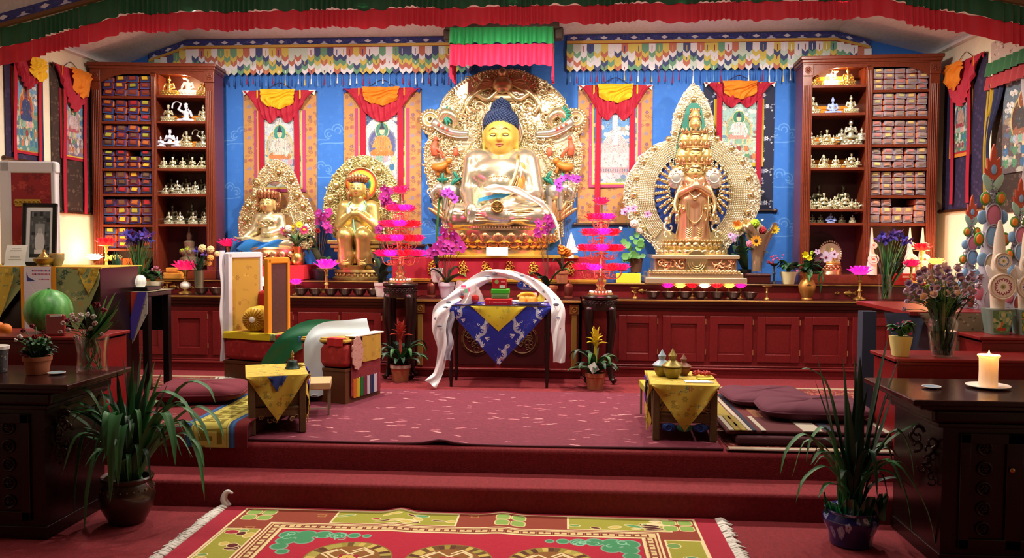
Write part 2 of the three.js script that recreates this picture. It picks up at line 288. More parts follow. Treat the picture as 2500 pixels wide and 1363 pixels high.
function sculpt(prims,cell,k=0.03,warp){ // one continuous closed surface
const lo=[1e9,1e9,1e9],hi=[-1e9,-1e9,-1e9];
for(const q of prims)for(let i=0;i<3;i++){const e=q.c?[[q.c[i],q.r[i]]]:[[q.a[i],q.ra],[q.b[i],q.rb]];for(const[c,r]of e){lo[i]=Math.min(lo[i],c-r);hi[i]=Math.max(hi[i],c+r);}}
const n=[0,1,2].map((i)=>{lo[i]-=2.5*cell+k/3;return Math.ceil((hi[i]-lo[i]+2.5*cell+k/3)/cell)+1;});
const F=new Float32Array(n[0]*n[1]*n[2]).fill(1),[nx,ny,nz]=n;
// each primitive is evaluated only near itself
for(const q of prims){
const kk=q.k??k,a=[],b=[],sub=q.sub;
for(let i=0;i<3;i++){const e0=q.c?q.c[i]-q.r[i]:Math.min(q.a[i]-q.ra,q.b[i]-q.rb),e1=q.c?q.c[i]+q.r[i]:Math.max(q.a[i]+q.ra,q.b[i]+q.rb),m=kk+3*cell;a[i]=Math.max(0,Math.floor((e0-m-lo[i])/cell));b[i]=Math.min(n[i]-1,Math.ceil((e1+m-lo[i])/cell));}
for(let z=a[2];z<=b[2];z++)for(let y=a[1];y<=b[1];y++)for(let x=a[0];x<=b[0];x++){
const o=(z*ny+y)*nx+x,d=primDist(q,lo[0]+x*cell,lo[1]+y*cell,lo[2]+z*cell);
F[o]=sub?-smin(-F[o],d,kk):smin(F[o],d,kk);
}
}
if(warp)for(let z=0,o=0;z<nz;z++)for(let y=0;y<ny;y++)for(let x=0;x<nx;x++,o++)if(Math.abs(F[o])<4*cell)F[o]+=warp(lo[0]+x*cell,lo[1]+y*cell,lo[2]+z*cell);
const vid=new Int32Array(F.length).fill(-1),pos=[],idx=[];
const off=[[0,0,0],[1,0,0],[0,1,0],[1,1,0],[0,0,1],[1,0,1],[0,1,1],[1,1,1]],E=[[0,1],[2,3],[4,5],[6,7],[0,2],[1,3],[4,6],[5,7],[0,4],[1,5],[2,6],[3,7]];
const v=new Float32Array(8);
for(let z=0;z<nz-1;z++)for(let y=0;y<ny-1;y++)for(let x=0;x<nx-1;x++){
let m=0;for(let i=0;i<8;i++){v[i]=F[((z+off[i][2])*ny+y+off[i][1])*nx+x+off[i][0]];if(v[i]<0)m|=1<<i;}
if(m===0||m===255)continue;
let sx=0,sy=0,sz=0,c=0;
for(const[p,q]of E)if((v[p]<0)!==(v[q]<0)){const t=v[p]/(v[p]-v[q]);sx+=off[p][0]+(off[q][0]-off[p][0])*t;sy+=off[p][1]+(off[q][1]-off[p][1])*t;sz+=off[p][2]+(off[q][2]-off[p][2])*t;c++;}
vid[(z*ny+y)*nx+x]=pos.length/3;pos.push(lo[0]+(x+sx/c)*cell,lo[1]+(y+sy/c)*cell,lo[2]+(z+sz/c)*cell);
}
const S=[1,nx,nx*ny];
for(let z=1;z<nz-1;z++)for(let y=1;y<ny-1;y++)for(let x=1;x<nx-1;x++){
const o=(z*ny+y)*nx+x;
for(let d=0;d<3;d++){const s0=F[o]<0,s1=F[o+S[d]]<0;if(s0===s1)continue;const u=S[(d+1)%3],w=S[(d+2)%3],a=vid[o],b=vid[o-u],c=vid[o-u-w],e=vid[o-w];if(a<0||b<0||c<0||e<0)continue;s0?idx.push(a,b,c,a,c,e):idx.push(a,c,b,a,e,c);}
}
const g=new THREE.BufferGeometry();g.setAttribute('position',new THREE.Float32BufferAttribute(pos,3));g.setIndex(idx);g.computeVertexNormals();return g;
}
// a small seated figure, one unit tall from its seat; arms: lap, earth (right hand down), teach, raised
function seatedPrims({arms='lap',crown=false,wide=1}={}){
const P=[ell([0,0.13,0],[0.17,0.13,0.14]),cap([0,0.15,0],[0,0.4,0],0.12,0.13),ell([0,0.46,0.0],[0.19,0.12,0.115]),cap([0,0.56,0],[0,0.66,0.02],0.055,0.05),ell([0,0.755,0.025],[0.088,0.118,0.1],0.02),
cap([0,0.85,0],[0,0.93,0],0.07,0.035,0.02),ell([-0.09,0.74,0.01],[0.02,0.055,0.025],0.01),ell([0.09,0.74,0.01],[0.02,0.055,0.025],0.01)];
for(const s of[-1,1]){
P.push(cap([s*0.1,0.09,0],[s*0.4*wide,0.075,0.14],0.1,0.075),cap([s*0.4*wide,0.07,0.14],[-s*0.06,0.07+(s>0?0.03:0),0.24],0.07,0.045));
const sh=[s*0.2,0.52,0];let el=[s*0.28,0.3,0.02],ha=[s*0.05,0.19,0.17];
if(arms==='earth'&&s<0){el=[-0.3,0.32,0.06];ha=[-0.3,0.1,0.22];}
if(arms==='teach')ha=[s*0.05,0.42,0.19];
if(arms==='raised'&&s<0){el=[-0.36,0.62,0.02];ha=[-0.22,0.88,0.06];}
if(arms==='raised'&&s>0)ha=[0.16,0.6,0.14];
if(arms==='open'){el=[s*0.3,0.34,0.04];ha=[s*0.36,s>0?0.56:0.2,0.18];}
P.push(cap(sh,el,0.068,0.055),cap(el,ha,0.053,0.036),ell(ha,[0.045,0.045,0.045]));
}
if(crown)for(let i=0;i<5;i++){const a=(i-2)*0.6;P.push(cap([Math.sin(a)*0.09,0.84,Math.cos(a)*0.08],[Math.sin(a)*0.115,0.93,Math.cos(a)*0.1],0.025,0.01,0.01));}
return P;
}
function lotusBase(r,h,n=16,depth=0.75){ // an oval lotus throne standing on y = 0
const g=[lathe([[0,0],[r,0],[r,h*0.14],[r*0.9,h*0.2],[r*0.72,h*0.45],[r*0.74,h*0.55],[r*0.86,h*0.85],[r*0.92,h*0.92],[r*0.88,h],[0,h]],24)];
for(let i=0;i<n;i++){const a=i/n*2*PI;g.push(T(sp(r*0.16,h*0.26,r*0.1,0,0,0,7),0,0,0,-0.5).translate(0,h*0.68,r*0.84).rotateY(a),T(sp(r*0.17,h*0.2,r*0.1,0,0,0,7),0,0,0,0.6).translate(0,h*0.27,r*0.86).rotateY(a+PI/n));}
return g.map((q)=>q.scale(1,1,depth));
}
const FIG={};
const small=(o)=>sculpt(seatedPrims(o),0.024,0.035);
FIG.buddha=merged(small({arms:'earth'}));FIG.lap=merged(small({arms:'lap'}));FIG.teach=merged(small({arms:'teach',crown:true}));FIG.open=merged(small({arms:'open',crown:true}));FIG.raised=merged(small({arms:'raised',crown:true,wide:0.85}));
FIG.base=merged(lotusBase(0.5,0.2,14)).translate(0,0,0.07);FIG.square=merged([bx(1,0.09,0.7,0,0.045,0.07,0.02),bx(0.88,0.09,0.6,0,0.13,0.07,0.02)]);
{ // groups: a large figure with two companions; two figures embracing
const move=(P,x,y,z,s)=>P.map((q)=>q.c?ell(q.c.map((v,i)=>v*s+[x,y,z][i]),q.r.map((v)=>v*s),q.k&&q.k*s):cap(q.a.map((v,i)=>v*s+[x,y,z][i]),q.b.map((v,i)=>v*s+[x,y,z][i]),q.ra*s,q.rb*s,q.k&&q.k*s));
FIG.trio=merged(sculpt([...move(seatedPrims({arms:'teach',crown:true}),0,0.12,-0.05,0.9),...move(seatedPrims({arms:'teach'}),-0.42,0,0.1,0.6),...move(seatedPrims({arms:'lap'}),0.42,0,0.1,0.6)],0.026,0.03));
FIG.pair=merged(sculpt([...seatedPrims({arms:'open',crown:true}),...move(seatedPrims({arms:'raised',crown:true,wide:0.7}),0.06,0.14,0.16,0.72)],0.026,0.03));
FIG.reclining=merged(sculpt([...move(seatedPrims({arms:'open'}),0.05,0.0,0,0.95),cap([-0.3,0.12,0.1],[-0.66,0.1,0.12],0.1,0.07),cap([0.3,0.14,0.05],[0.62,0.22,0.1],0.08,0.1),ell([0.66,0.3,0.1],[0.1,0.12,0.09])],0.026,0.035));
FIG.trumpet=merged(taper([[-0.22,0.9,0.08],[-0.44,1.0,0.06],[-0.62,0.86,0.06],[-0.66,0.66,0.06]],[0.02,0.03,0.035,0.05],12));
}

// ---------------------------------------------------------------- the two bookcases
M.caseWood=wood(0x6a2c18,0.32,14);M.caseBack=wood(0x421109,0.5,8);
const hitPlane=(px,py,o,n)=>{const d=ray(px,py),c=V(0,1.6,0);return c.addScaledVector(d,o.clone().sub(c).dot(n)/d.dot(n));};
function bookcase(label,pFL,pFR,y1,parts){ // parts: px columns [x0, x1, shelf ys in px]
const w=Math.hypot(pFR.x-pFL.x,pFR.z-pFL.z),turn=Math.atan2(-(pFR.z-pFL.z),pFR.x-pFL.x),h=y1-YT,D=0.33;
const t=thing('bookcase',label,'bookcase',[pFL.x,YT,pFL.z],turn);
t.updateMatrixWorld(true);
const nrm=V(Math.sin(turn),0,Math.cos(turn)),org=V(pFL.x,YT,pFL.z),loc=(px,py,dz=0)=>t.worldToLocal(hitPlane(px,py,org.clone().addScaledVector(nrm,dz),nrm));
t.userData.loc=undefined;
const pw=0.092;
mk('side_panel',bxb(0.004,0.03,0,h,-D,0,0.002),M.caseWood,t);mk('side_panel',bxb(w-0.03,w-0.004,0,h,-D,0,0.002),M.caseWood,t);
mk('back_panel',bxb(0.02,w-0.02,0,h,-D,-D+0.012),M.caseBack,t);
for(const x of[0,w-pw]){ // fluted pilasters with a rosette block on top
const g=[bxb(x,x+pw,0,h-0.07,-0.03,0.006,0.004)];
for(let i=0;i<4;i++)g.push(cy(0.0075,0.0075,h-0.42,x+0.02+i*0.0175,0.14,0.008,8));
mk('pilaster',g,M.caseWood,t);
const b=[bxb(x-0.004,x+pw+0.004,h-0.19,h-0.075,-0.01,0.02,0.005),T(ring(0.028,0.006),x+pw/2,h-0.132,0.02),sp(0.012,0.012,0.01,x+pw/2,h-0.132,0.02)];
for(let i=0;i<8;i++)b.push(sp(0.011,0.007,0.006,0,0,0,7).translate(0.02,0,0).rotateZ(i*PI/4).translate(x+pw/2,h-0.132,0.021));
mk('rosette_block',b,M.caseWood,t);
}
mk('cornice',[bxb(-0.03,w+0.03,h-0.035,h,-D,0.04,0.008),bxb(-0.018,w+0.018,h-0.065,h-0.03,-D,0.026,0.01),bxb(-0.006,w+0.006,h-0.078,h-0.06,-D,0.012,0.004)],M.caseWood,t);
mk('plinth',[bxb(0,w,0,0.09,-D,0.012,0.006)],M.caseWood,t);
const s=new THREE.Shape();s.moveTo(pw,h-0.07);s.lineTo(w-pw,h-0.07);s.lineTo(w-pw,h-0.2);s.bezierCurveTo(w-pw-0.14,h-0.115,w-pw-0.2,h-0.11,w-pw-0.3,h-0.11);s.lineTo(pw+0.3,h-0.11);s.bezierCurveTo(pw+0.2,h-0.11,pw+0.14,h-0.115,pw,h-0.2);s.closePath();
mk('arched_rail',ext(s,0.022,0.002).translate(0,0,-0.02),M.caseWood,t);
const cols=parts.map(([x0,x1,ys],ci)=>{
const a=ci?loc(x0,400).x:pw-0.01,b=ci?w-pw+0.01:loc(x1,400).x;
const levels=ys.map((y)=>loc((x0+x1)/2,y).y);
for(const y of levels)mk('shelf',bxb(ci?a:0.02,ci?w-0.02:b,y-0.018,y+0.008,-D,-0.004,0.003),M.caseWood,t);
return{a,b,levels:levels.map((y)=>y+0.008)};
});
const[dl,dr]=[cols[0].b,cols[1].a];
const dg=[bxb(dl,dr,0,h-0.09,-0.02,0.004,0.004),bxb(dl+0.012,dr-0.012,0,h-0.09,-D,-0.01)];
for(let i=0;i<3;i++)dg.push(cy(0.006,0.006,h-0.24,dl+(dr-dl)*(0.25+i*0.25),0.1,0.006,8));
mk('divider',dg,M.caseWood,t);
const place=(o,px,py,dz)=>{const p=hitPlane(px,py,org.clone().addScaledVector(nrm,-dz),nrm);return p;};
return{t,w,h,D,cols,turn,loc,place,world:(x,y,z)=>t.localToWorld(V(x,y,z))};
}
const bcL=bookcase('tall dark wooden bookcase of statues and scripture bundles by the left wall',atZ(226,400,-8.13),atZ(525,400,-8.27),atZ(400,154,-8.2).y,[[248,370,[236,298,360,413,475,550,609]],[383,505,[234,297,360,413,475,549]]]);
const bcR=bookcase('tall dark wooden bookcase of statues and scripture bundles by the right wall',atZ(1956,400,-8.27),atZ(2289,400,-8.2),atZ(2120,135,-8.23).y,[[1975,2111,[209,277,355,411,512,546]],[2127,2266,[220,286,354.5,412,479,547]]]);

// scripture bundles: an orange wrapped block with a brocade flap of nested squares on its end
const BC={orange:[cloth(0xd2601c),cloth(0xc4501a),cloth(0xdb7a26),cloth(0xbd4a1c)],blue:[cloth(0x2a2f7c),cloth(0x3b2f74),cloth(0x2b4a86),cloth(0x54518e)],brown:[cloth(0x5b2a20),cloth(0x74382a),cloth(0x6e1f2c),cloth(0x3a2c34)],mid:[cloth(0xb5622a),cloth(0xd9b636),cloth(0x8f3b2c),cloth(0xa9a63a),cloth(0xb02630),cloth(0x6b4f3a)]};
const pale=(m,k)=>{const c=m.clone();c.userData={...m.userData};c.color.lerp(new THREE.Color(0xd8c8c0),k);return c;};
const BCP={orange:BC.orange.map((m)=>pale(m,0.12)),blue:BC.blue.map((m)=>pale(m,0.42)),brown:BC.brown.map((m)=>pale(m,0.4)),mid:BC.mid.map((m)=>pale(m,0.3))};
const bundleGeo={};
function bundle(W,H,set,k,tilt){ // returns the parts' geometries and materials, sized W x H
const key=W.toFixed(3)+H.toFixed(3)+k+tilt;
const B=bundleGeo[key]??=(()=>{
const L=0.24,body=merged([bx(W,H,L,0,H/2,-L/2,H*0.28),T(bx(W*0.5,0.006,L*0.99,0,0,0),0,H-0.0035,-L/2)]);
const flap=(w,h,z,y)=>{const g=grid(4,5,(u,v)=>{const x=(u-0.5)*w*(1+0.05*v),yy=y-v*h;return V(x,yy,z+0.008*Math.sin(v*2.4+tilt)+v*0.010);},0.003);return merged(T(g,0,0,0,0,0,(tilt-1.5)*0.05));};
return{body,a:flap(W*0.86,H*0.86,0.004,H*0.97),b:flap(W*0.66,H*0.62,0.010,H*0.92),c:flap(W*0.46,H*0.44,0.015,H*0.88)};
})();
return B;
}
const ordinals=['first','second','third','fourth','fifth','sixth','seventh','eighth'];
function scriptureStack(bc,side,set,x0,x1,yb,rows,H,shelf,col,colorSeq){
for(let r=0;r<rows;r++){
const k=Math.floor(rnd()*2),tilt=Math.floor(rnd()*4),W=Math.min(0.118,(x1-x0)*0.96),B=bundle(W,H*0.98,set,k,tilt),p=bc.world((x0+x1)/2+rr(-0.004,0.004),yb+r*H+0.001,-0.045+rr(-0.012,0.006));
const mi=Math.floor(rnd()*set.mid.length),names=['orange','yellow','rust','olive','crimson','brown'];
const pos=rows===1?'alone':r===0?'bottom':r===rows-1?'top':rows===3?'middle':ordinals[r]+' up';
const t=thing('scripture_bundle',`${side} bookcase, ${ordinals[shelf]} shelf, ${ordinals[col]} scripture stack, ${pos}: orange bundle with ${names[mi]} flap`,'scripture',p,bc.turn+rr(-0.05,0.05),'scripture bundles in the '+side+' bookcase');
mk('wrapping',B.body,pick(set.orange),t);const f=mk('brocade_flap',B.a,pick(set.blue),t);mk('inner_square',B.b,pick(set.brown),f);mk('centre_square',B.c,set.mid[mi],f);
}
}
function scriptures(bc,side,set,ci,nc,heights){ // heights: per shelf, the rows in each stack
const c=bc.cols[ci],pitch=(c.b-c.a-0.01)/nc;
const tops=[bc.h-0.115,...c.levels.map((y)=>y-0.026)];
heights.forEach((rows,sh)=>{
const yb=c.levels[sh],avail=tops[sh]-yb;
rows.forEach((n,i)=>{if(n){const H=Math.min(0.088,avail/Math.max(3,n)*0.97);scriptureStack(bc,side,set,c.a+0.005+i*pitch,c.a+0.005+(i+1)*pitch,yb,n,H,sh,i);}});
});
}
scriptures(bcL,'left',BC,0,4,[[3,3,3,3],[3,3,3,3],[3,3,3,3],[3,3,2,3],[3,3,3,3],[3,3,3,3],[3,3,0,2]]);
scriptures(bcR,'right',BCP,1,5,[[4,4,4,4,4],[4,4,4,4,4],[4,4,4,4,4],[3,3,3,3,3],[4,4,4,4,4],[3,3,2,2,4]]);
// orange cloths standing behind the statues
[[bcL,0,0.05],[bcL,1,0.05],[bcL,2,0.05],[bcR,0,0.075],[bcR,1,0.06],[bcR,2,0.06],[bcR,3,0.06]].forEach(([bc,sh,hh],i)=>{
const left=bc===bcL,c=bc.cols[left?1:0],p=bc.world(c.a+0.03,c.levels[sh]+0.001,-0.23);
const t=thing('cloth_bundle',`long orange wrapped bundle behind the statues on the ${ordinals[sh]} statue shelf, ${left ? 'left' : 'right'} bookcase`,'scripture',p,bc.turn);
const w=c.b-c.a-0.08;mk('wrapping',[bx(w,hh,0.06,w/2,hh/2,0,0.015),bx(w*0.97,hh*0.6,0.05,w/2,hh*1.3,0,0.012)],cloth(0xe08a1e),t);
});
// the statues: [px, height px, shape, material, base]
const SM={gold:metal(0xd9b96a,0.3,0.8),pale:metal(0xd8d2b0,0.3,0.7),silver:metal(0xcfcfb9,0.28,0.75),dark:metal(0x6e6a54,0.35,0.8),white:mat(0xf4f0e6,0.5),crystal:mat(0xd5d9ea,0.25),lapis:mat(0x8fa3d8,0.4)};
function statuette(bc,side,sh,px,hpx,shape,m,words,dz=0.1,base=true,group){
const c=bc.cols[side==='left'?1:0],yb=sh<0?0.09:c.levels[sh],q=bc.place(null,px,400,dz),wpos=V(q.x,YT+yb+0.0015,q.z);
const s=hpx/2000*(-q.z)*1.0,sc=base?s/1.15:s;
const t=thing('statuette',words+`, ${ordinals[Math.max(sh, 0)]} shelf of the ${side} bookcase`,'statue',wpos,bc.turn,group);
if(base){const b=mk('lotus_base',FIG.base,SM[m],t);b.scale.setScalar(sc);}
const f=mk('figure',FIG[shape],SM[m],t);f.scale.setScalar(sc);f.position.y=base?sc*0.18:0;
if(shape==='raised'&&words.includes('trumpet')){const u=mk('trumpet',FIG.trumpet,SM[m],t);u.scale.setScalar(sc);u.position.y=f.position.y;}
return t;
}
const L=(...a)=>statuette(bcL,'left',...a),Rr=(...a)=>statuette(bcR,'right',...a);
L(0,416,50,'buddha','gold','gilded seated buddha statuette left of the glowing one');L(0,462,54,'buddha','white','glowing white seated buddha statuette in the middle');L(0,502,48,'buddha','gold','gilded statuette half behind the pilaster',0.12);
L(1,413,44,'teach','pale','crowned pale gold statuette at the left end');L(1,456,50,'raised','crystal','white statuette lifting a curved trumpet',0.1,false);L(1,498,44,'lap','pale','small pale statuette half behind the pilaster',0.12);
L(2,415,48,'trio','crystal','white and blue statuette with spread arms',0.1,false);L(2,456,42,'pair','pale','pale gold embracing pair statuette in the middle');L(2,496,44,'raised','silver','silver statuette lifting a curved trumpet at the right end',0.12);
[400,422,446,470,493].forEach((px,i)=>L(3,px,30,['lap','teach','lap','teach','open'][i],'pale',`${ordinals[i]} from left of five equal small seated statuettes`,0.08,true));
[[403,24,'reclining'],[432,34,'trio'],[457,26,'reclining'],[476,33,'lap'],[499,22,'reclining']].forEach(([px,h,s],i)=>L(4,px,h,s,'silver',`${ordinals[i]} from left of the silvery statuettes, ${s === 'trio' ? 'three figures' : s === 'lap' ? 'upright figure' : 'reclining figure'}`,0.09,true));
[[411,30],[438,31],[470,30],[498,30]].forEach(([px,h],i)=>L(5,px,h,['teach','lap','open','lap'][i],'silver',`${ordinals[i]} from left of four silvery statuettes in the front row`,0.07));
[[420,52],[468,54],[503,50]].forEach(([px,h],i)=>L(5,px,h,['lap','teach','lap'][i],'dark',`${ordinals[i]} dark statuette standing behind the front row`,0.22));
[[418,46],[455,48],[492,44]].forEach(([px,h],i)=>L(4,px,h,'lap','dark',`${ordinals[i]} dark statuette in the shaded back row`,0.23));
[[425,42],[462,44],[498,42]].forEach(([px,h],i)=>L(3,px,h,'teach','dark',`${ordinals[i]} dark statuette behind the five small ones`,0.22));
Rr(0,1984,42,'lap','gold','gilded seated statuette half behind the pilaster',0.1);Rr(0,2024,46,'buddha','white','glowing white seated statuette in the middle');Rr(0,2065,44,'buddha','gold','gilded seated statuette at the right end');
Rr(1,1982,42,'teach','pale','pale crowned statuette half behind the pilaster');Rr(1,2030,42,'lap','lapis','white and blue robed seated statuette in the middle',0.1,false);Rr(1,2074,44,'lap','pale','pale seated statuette at the right end');
Rr(2,1980,34,'lap','pale','small pale statuette half behind the pilaster');Rr(2,2018,38,'trio','pale','wide pale group of three figures in the middle');Rr(2,2076,62,'trio','silver','tall silvery group of figures at the right end');
[[1979,34,'lap'],[2010,33,'pair'],[2040,31,'lap'],[2079,36,'trio']].forEach(([px,h,s],i)=>Rr(3,px,h,s,'pale',`${ordinals[i]} from left of four pale statuettes${s === 'trio' ? ', a wide group' : ''}`,0.09));
[[1978,34,'lap'],[1990,26,'reclining'],[2014,38,'trio'],[2040,32,'pair'],[2066,38,'trio'],[2090,26,'reclining']].forEach(([px,h,s],i)=>Rr(4,px,h,s,'pale',`${ordinals[i]} from left of the crowded silvery statuettes`,0.07+(i%2)*0.06));
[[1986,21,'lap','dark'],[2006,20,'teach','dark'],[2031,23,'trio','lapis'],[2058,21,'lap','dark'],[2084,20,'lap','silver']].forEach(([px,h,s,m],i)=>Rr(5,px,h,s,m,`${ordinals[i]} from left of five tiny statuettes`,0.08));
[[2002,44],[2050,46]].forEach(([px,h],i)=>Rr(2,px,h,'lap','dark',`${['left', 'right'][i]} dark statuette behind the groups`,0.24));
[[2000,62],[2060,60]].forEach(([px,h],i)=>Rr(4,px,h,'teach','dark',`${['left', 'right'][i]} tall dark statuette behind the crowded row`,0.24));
// small lamps hidden under the cornices light the top shelves
for(const[bc,ci,n]of[[bcL,1,'left'],[bcR,0,'right']]){
const c=bc.cols[ci],p=bc.world((c.a+c.b)/2,bc.h-0.125,-0.12),t=thing('shelf_lamp',`small warm lamp above the top statue shelf of the ${n} bookcase`,'lamp',p);
mk('housing',cy(0.028,0.022,0.02,0,0,0,14),M.brass,t);mk('lamp_bulb',sp(0.02,0.014,0.02,0,-0.002,0),glow(0xffffff,0xffe0a8,3),t);
pointLight(p.x,p.y-0.03,p.z,0xffd9a0,0.55,0.02);
}

// ---------------------------------------------------------------- the four large statues; their shapes are measured in units of k metres from an origin on their centre line
M.faceGold=mat(0xc9a648,0.45,{metalness:0.3});M.navyHair=mat(0x1c2c52,0.6);M.lip=mat(0xb0563c,0.6);M.ink=mat(0x2a2620,0.6);M.teal=mat(0x1c7a68,0.5,{metalness:0.2});M.coral=mat(0xc5583c,0.5);M.orangePaint=mat(0xc8772c,0.5,{metalness:0.2});M.copperPetal=metal(0xd0946a,0.26,0.9);M.crownCopper=metal(0xb5805a,0.36,0.7);
M.halo=metal(0xf0e2b6,0.24,0.85);M.haloPale=metal(0xf1e8cc,0.28,0.78);M.haloGreen=metal(0xd8cf94,0.3,0.82);
const S=(g,k)=>{const m=merged(g);m.scale(k,k,k);return m;};
function face(head,c,r,k,o={}){ // eyelids, brows and lips laid on the surface of a head of half-width r
const p=head.geometry.attributes.position,zAt=(x,y)=>{let z=-1e9;for(let i=0;i<p.count;i++){const dx=p.getX(i)/k-x,dy=p.getY(i)/k-y;if(dx*dx+dy*dy<0.02*r*r)z=Math.max(z,p.getZ(i)/k);}return z>-1e8?z:c[2]+r;};
const line=(pts,rad,e)=>taper(pts.map(([x,y])=>{const X=c[0]+x*r,Y=c[1]+y*r;return[X,Y,zAt(X,Y)+e*r];}),[rad*0.4*r,rad*r,rad*0.5*r],8,5),e=[],b=[],l=[];
for(const s of[-1,1]){
e.push(line([[s*0.18,-0.04],[s*0.32,-0.12],[s*0.48,-0.12],[s*0.62,-0.05]],0.045,0.0));l.push(line([[s*0.16,0.0],[s*0.32,0.06],[s*0.5,0.06],[s*0.66,-0.02]],0.05,-0.01));
b.push(line([[s*0.12,0.26],[s*0.32,0.4],[s*0.54,0.36],[s*0.72,0.2]],0.03,0.0));
}
mk('eyes',S(e,k),M.ink,head);mk('eyelids',S(l,k),head.material,head);mk('brows',S(b,k),M.browDark??=mat(0x7a5a24,0.6),head);
mk('lips',S([line([[-0.26,-0.66],[-0.1,-0.62],[0,-0.65],[0.1,-0.62],[0.26,-0.66]],0.06,-0.005),line([[-0.2,-0.69],[0,-0.76],[0.2,-0.69]],0.07,-0.01)],k),M.lip,head);
}
const headPrims=(c,r)=>[ell(c,[r,r*1.24,r*1.08],0.2*r),ell([c[0],c[1]-0.72*r,c[2]+0.28*r],[0.5*r,0.46*r,0.55*r],0.4*r),cap([c[0],c[1]+0.16*r,c[2]+1.02*r],[c[0],c[1]-0.3*r,c[2]+1.2*r],0.07*r,0.13*r,0.16*r),cap([c[0]-0.14*r,c[1]-0.34*r,c[2]+1.05*r],[c[0]+0.14*r,c[1]-0.34*r,c[2]+1.05*r],0.1*r,0.1*r,0.12*r),
...[-1,1].flatMap((s)=>[ell([c[0]+s*1.04*r,c[1]-0.05*r,c[2]-0.05*r],[0.15*r,0.42*r,0.24*r],0.12*r),ell([c[0]+s*1.06*r,c[1]-0.62*r,c[2]],[0.12*r,0.4*r,0.15*r],0.1*r),ell([c[0]+s*0.45*r,c[1]-0.3*r,c[2]+0.78*r],[0.3*r,0.28*r,0.24*r],0.25*r)])];
// ornaments for carved haloes
const curl=(r,t=0.3)=>taper(Array.from({length:8},(_,i)=>{const a=i/7*5.2,q=r*(1-i/7*0.62);return[Math.cos(a)*q,Math.sin(a)*q,r*0.25*Math.sin(i/7*3)];}),[r*t,r*t*0.9,r*t*0.6,r*t*0.8],9,5);
const rosette=(r,n=6)=>[sp(r*0.36,r*0.36,r*0.36,0,0,r*0.2,7),...Array.from({length:n},(_,i)=>T(sp(r*0.34,r*0.26,r*0.2,r*0.62,0,0,6),0,0,0,0,0,0).rotateZ(i/n*2*PI))];
const leafy=(r)=>[T(sp(r*0.9,r*0.22,r*0.2,r*0.3,0,0,6),0,0,0),T(sp(r*0.6,r*0.2,r*0.18,r*0.2,r*0.25,0,6),0,0,0,0,0,0.5),T(sp(r*0.6,r*0.2,r*0.18,r*0.2,-r*0.25,0,6),0,0,0,0,0,-0.5)];
const inside=(poly,x,y)=>{let c=false;for(let i=0,j=poly.length-1;i<poly.length;j=i++){const[a,b]=poly[i],[d,e]=poly[j];if((b>y)!==(e>y)&&x<(d-a)*(y-b)/(e-b)+a)c=!c;}return c;};
function scatterRelief(poly,holes,spacing,size,z,filter){ // carved scrollwork spread over an outline
const xs=poly.map((p)=>p[0]),ys=poly.map((p)=>p[1]),x0=Math.min(...xs),x1=Math.max(...xs),y0=Math.min(...ys),y1=Math.max(...ys),g=[];
const pre={c:merged(curl(1)),r:merged(rosette(1)),l:merged(leafy(1))};
for(let y=y0,row=0;y<y1;y+=spacing*0.82,row++)for(let x=x0+(row%2)*spacing/2;x<x1;x+=spacing){
const X=x+rr(-0.25,0.25)*spacing,Y=y+rr(-0.25,0.25)*spacing;if(!inside(poly,X,Y)||holes.some((h)=>inside(h,X,Y))||(filter&&!filter(X,Y)))continue;
const q=rnd(),s=size*rr(0.75,1.2),b=(q<0.42?pre.c:q<0.66?pre.r:pre.l).clone();
b.scale(s,s,s);b.rotateZ(rr(0,6.28));b.translate(X,Y,z(X,Y));g.push(b);
}
return g;
}
const beadRow=(pts,r,gap,closed=false)=>{const c=curve(pts.map((p)=>[p[0],p[1],p[2]??0]),closed),n=Math.round(c.getLength()/gap),g=[];for(let i=0;i<n;i++){const p=c.getPointAt(i/n);g.push(sp(r,r,r,p.x,p.y,p.z,6));}return g;};
const circlePts=(cx,cy,rx,ry=rx,n=32,a0=0,a1=2*PI)=>Array.from({length:n},(_,i)=>{const a=a0+(a1-a0)*i/n;return[cx+Math.cos(a)*rx,cy+Math.sin(a)*ry];});
function plate(poly,holes,d,k,z=0){const s=shp(poly);for(const h of holes)s.holes.push(new THREE.Path(h.map((p)=>new THREE.Vector2(p[0],p[1]))));return S(ext(s,d,d*0.2).translate(0,0,z),k);}
const mirrorPoly=(right)=>[...right,...right.slice().reverse().filter((p)=>Math.abs(p[0])>0.01).map(([x,y])=>[-x,y])];
const smoothPoly=(pts,n=90)=>curve(pts.map((p)=>[p[0],p[1],0]),true).getSpacedPoints(n).slice(0,n).map((p)=>[p.x,p.y]);

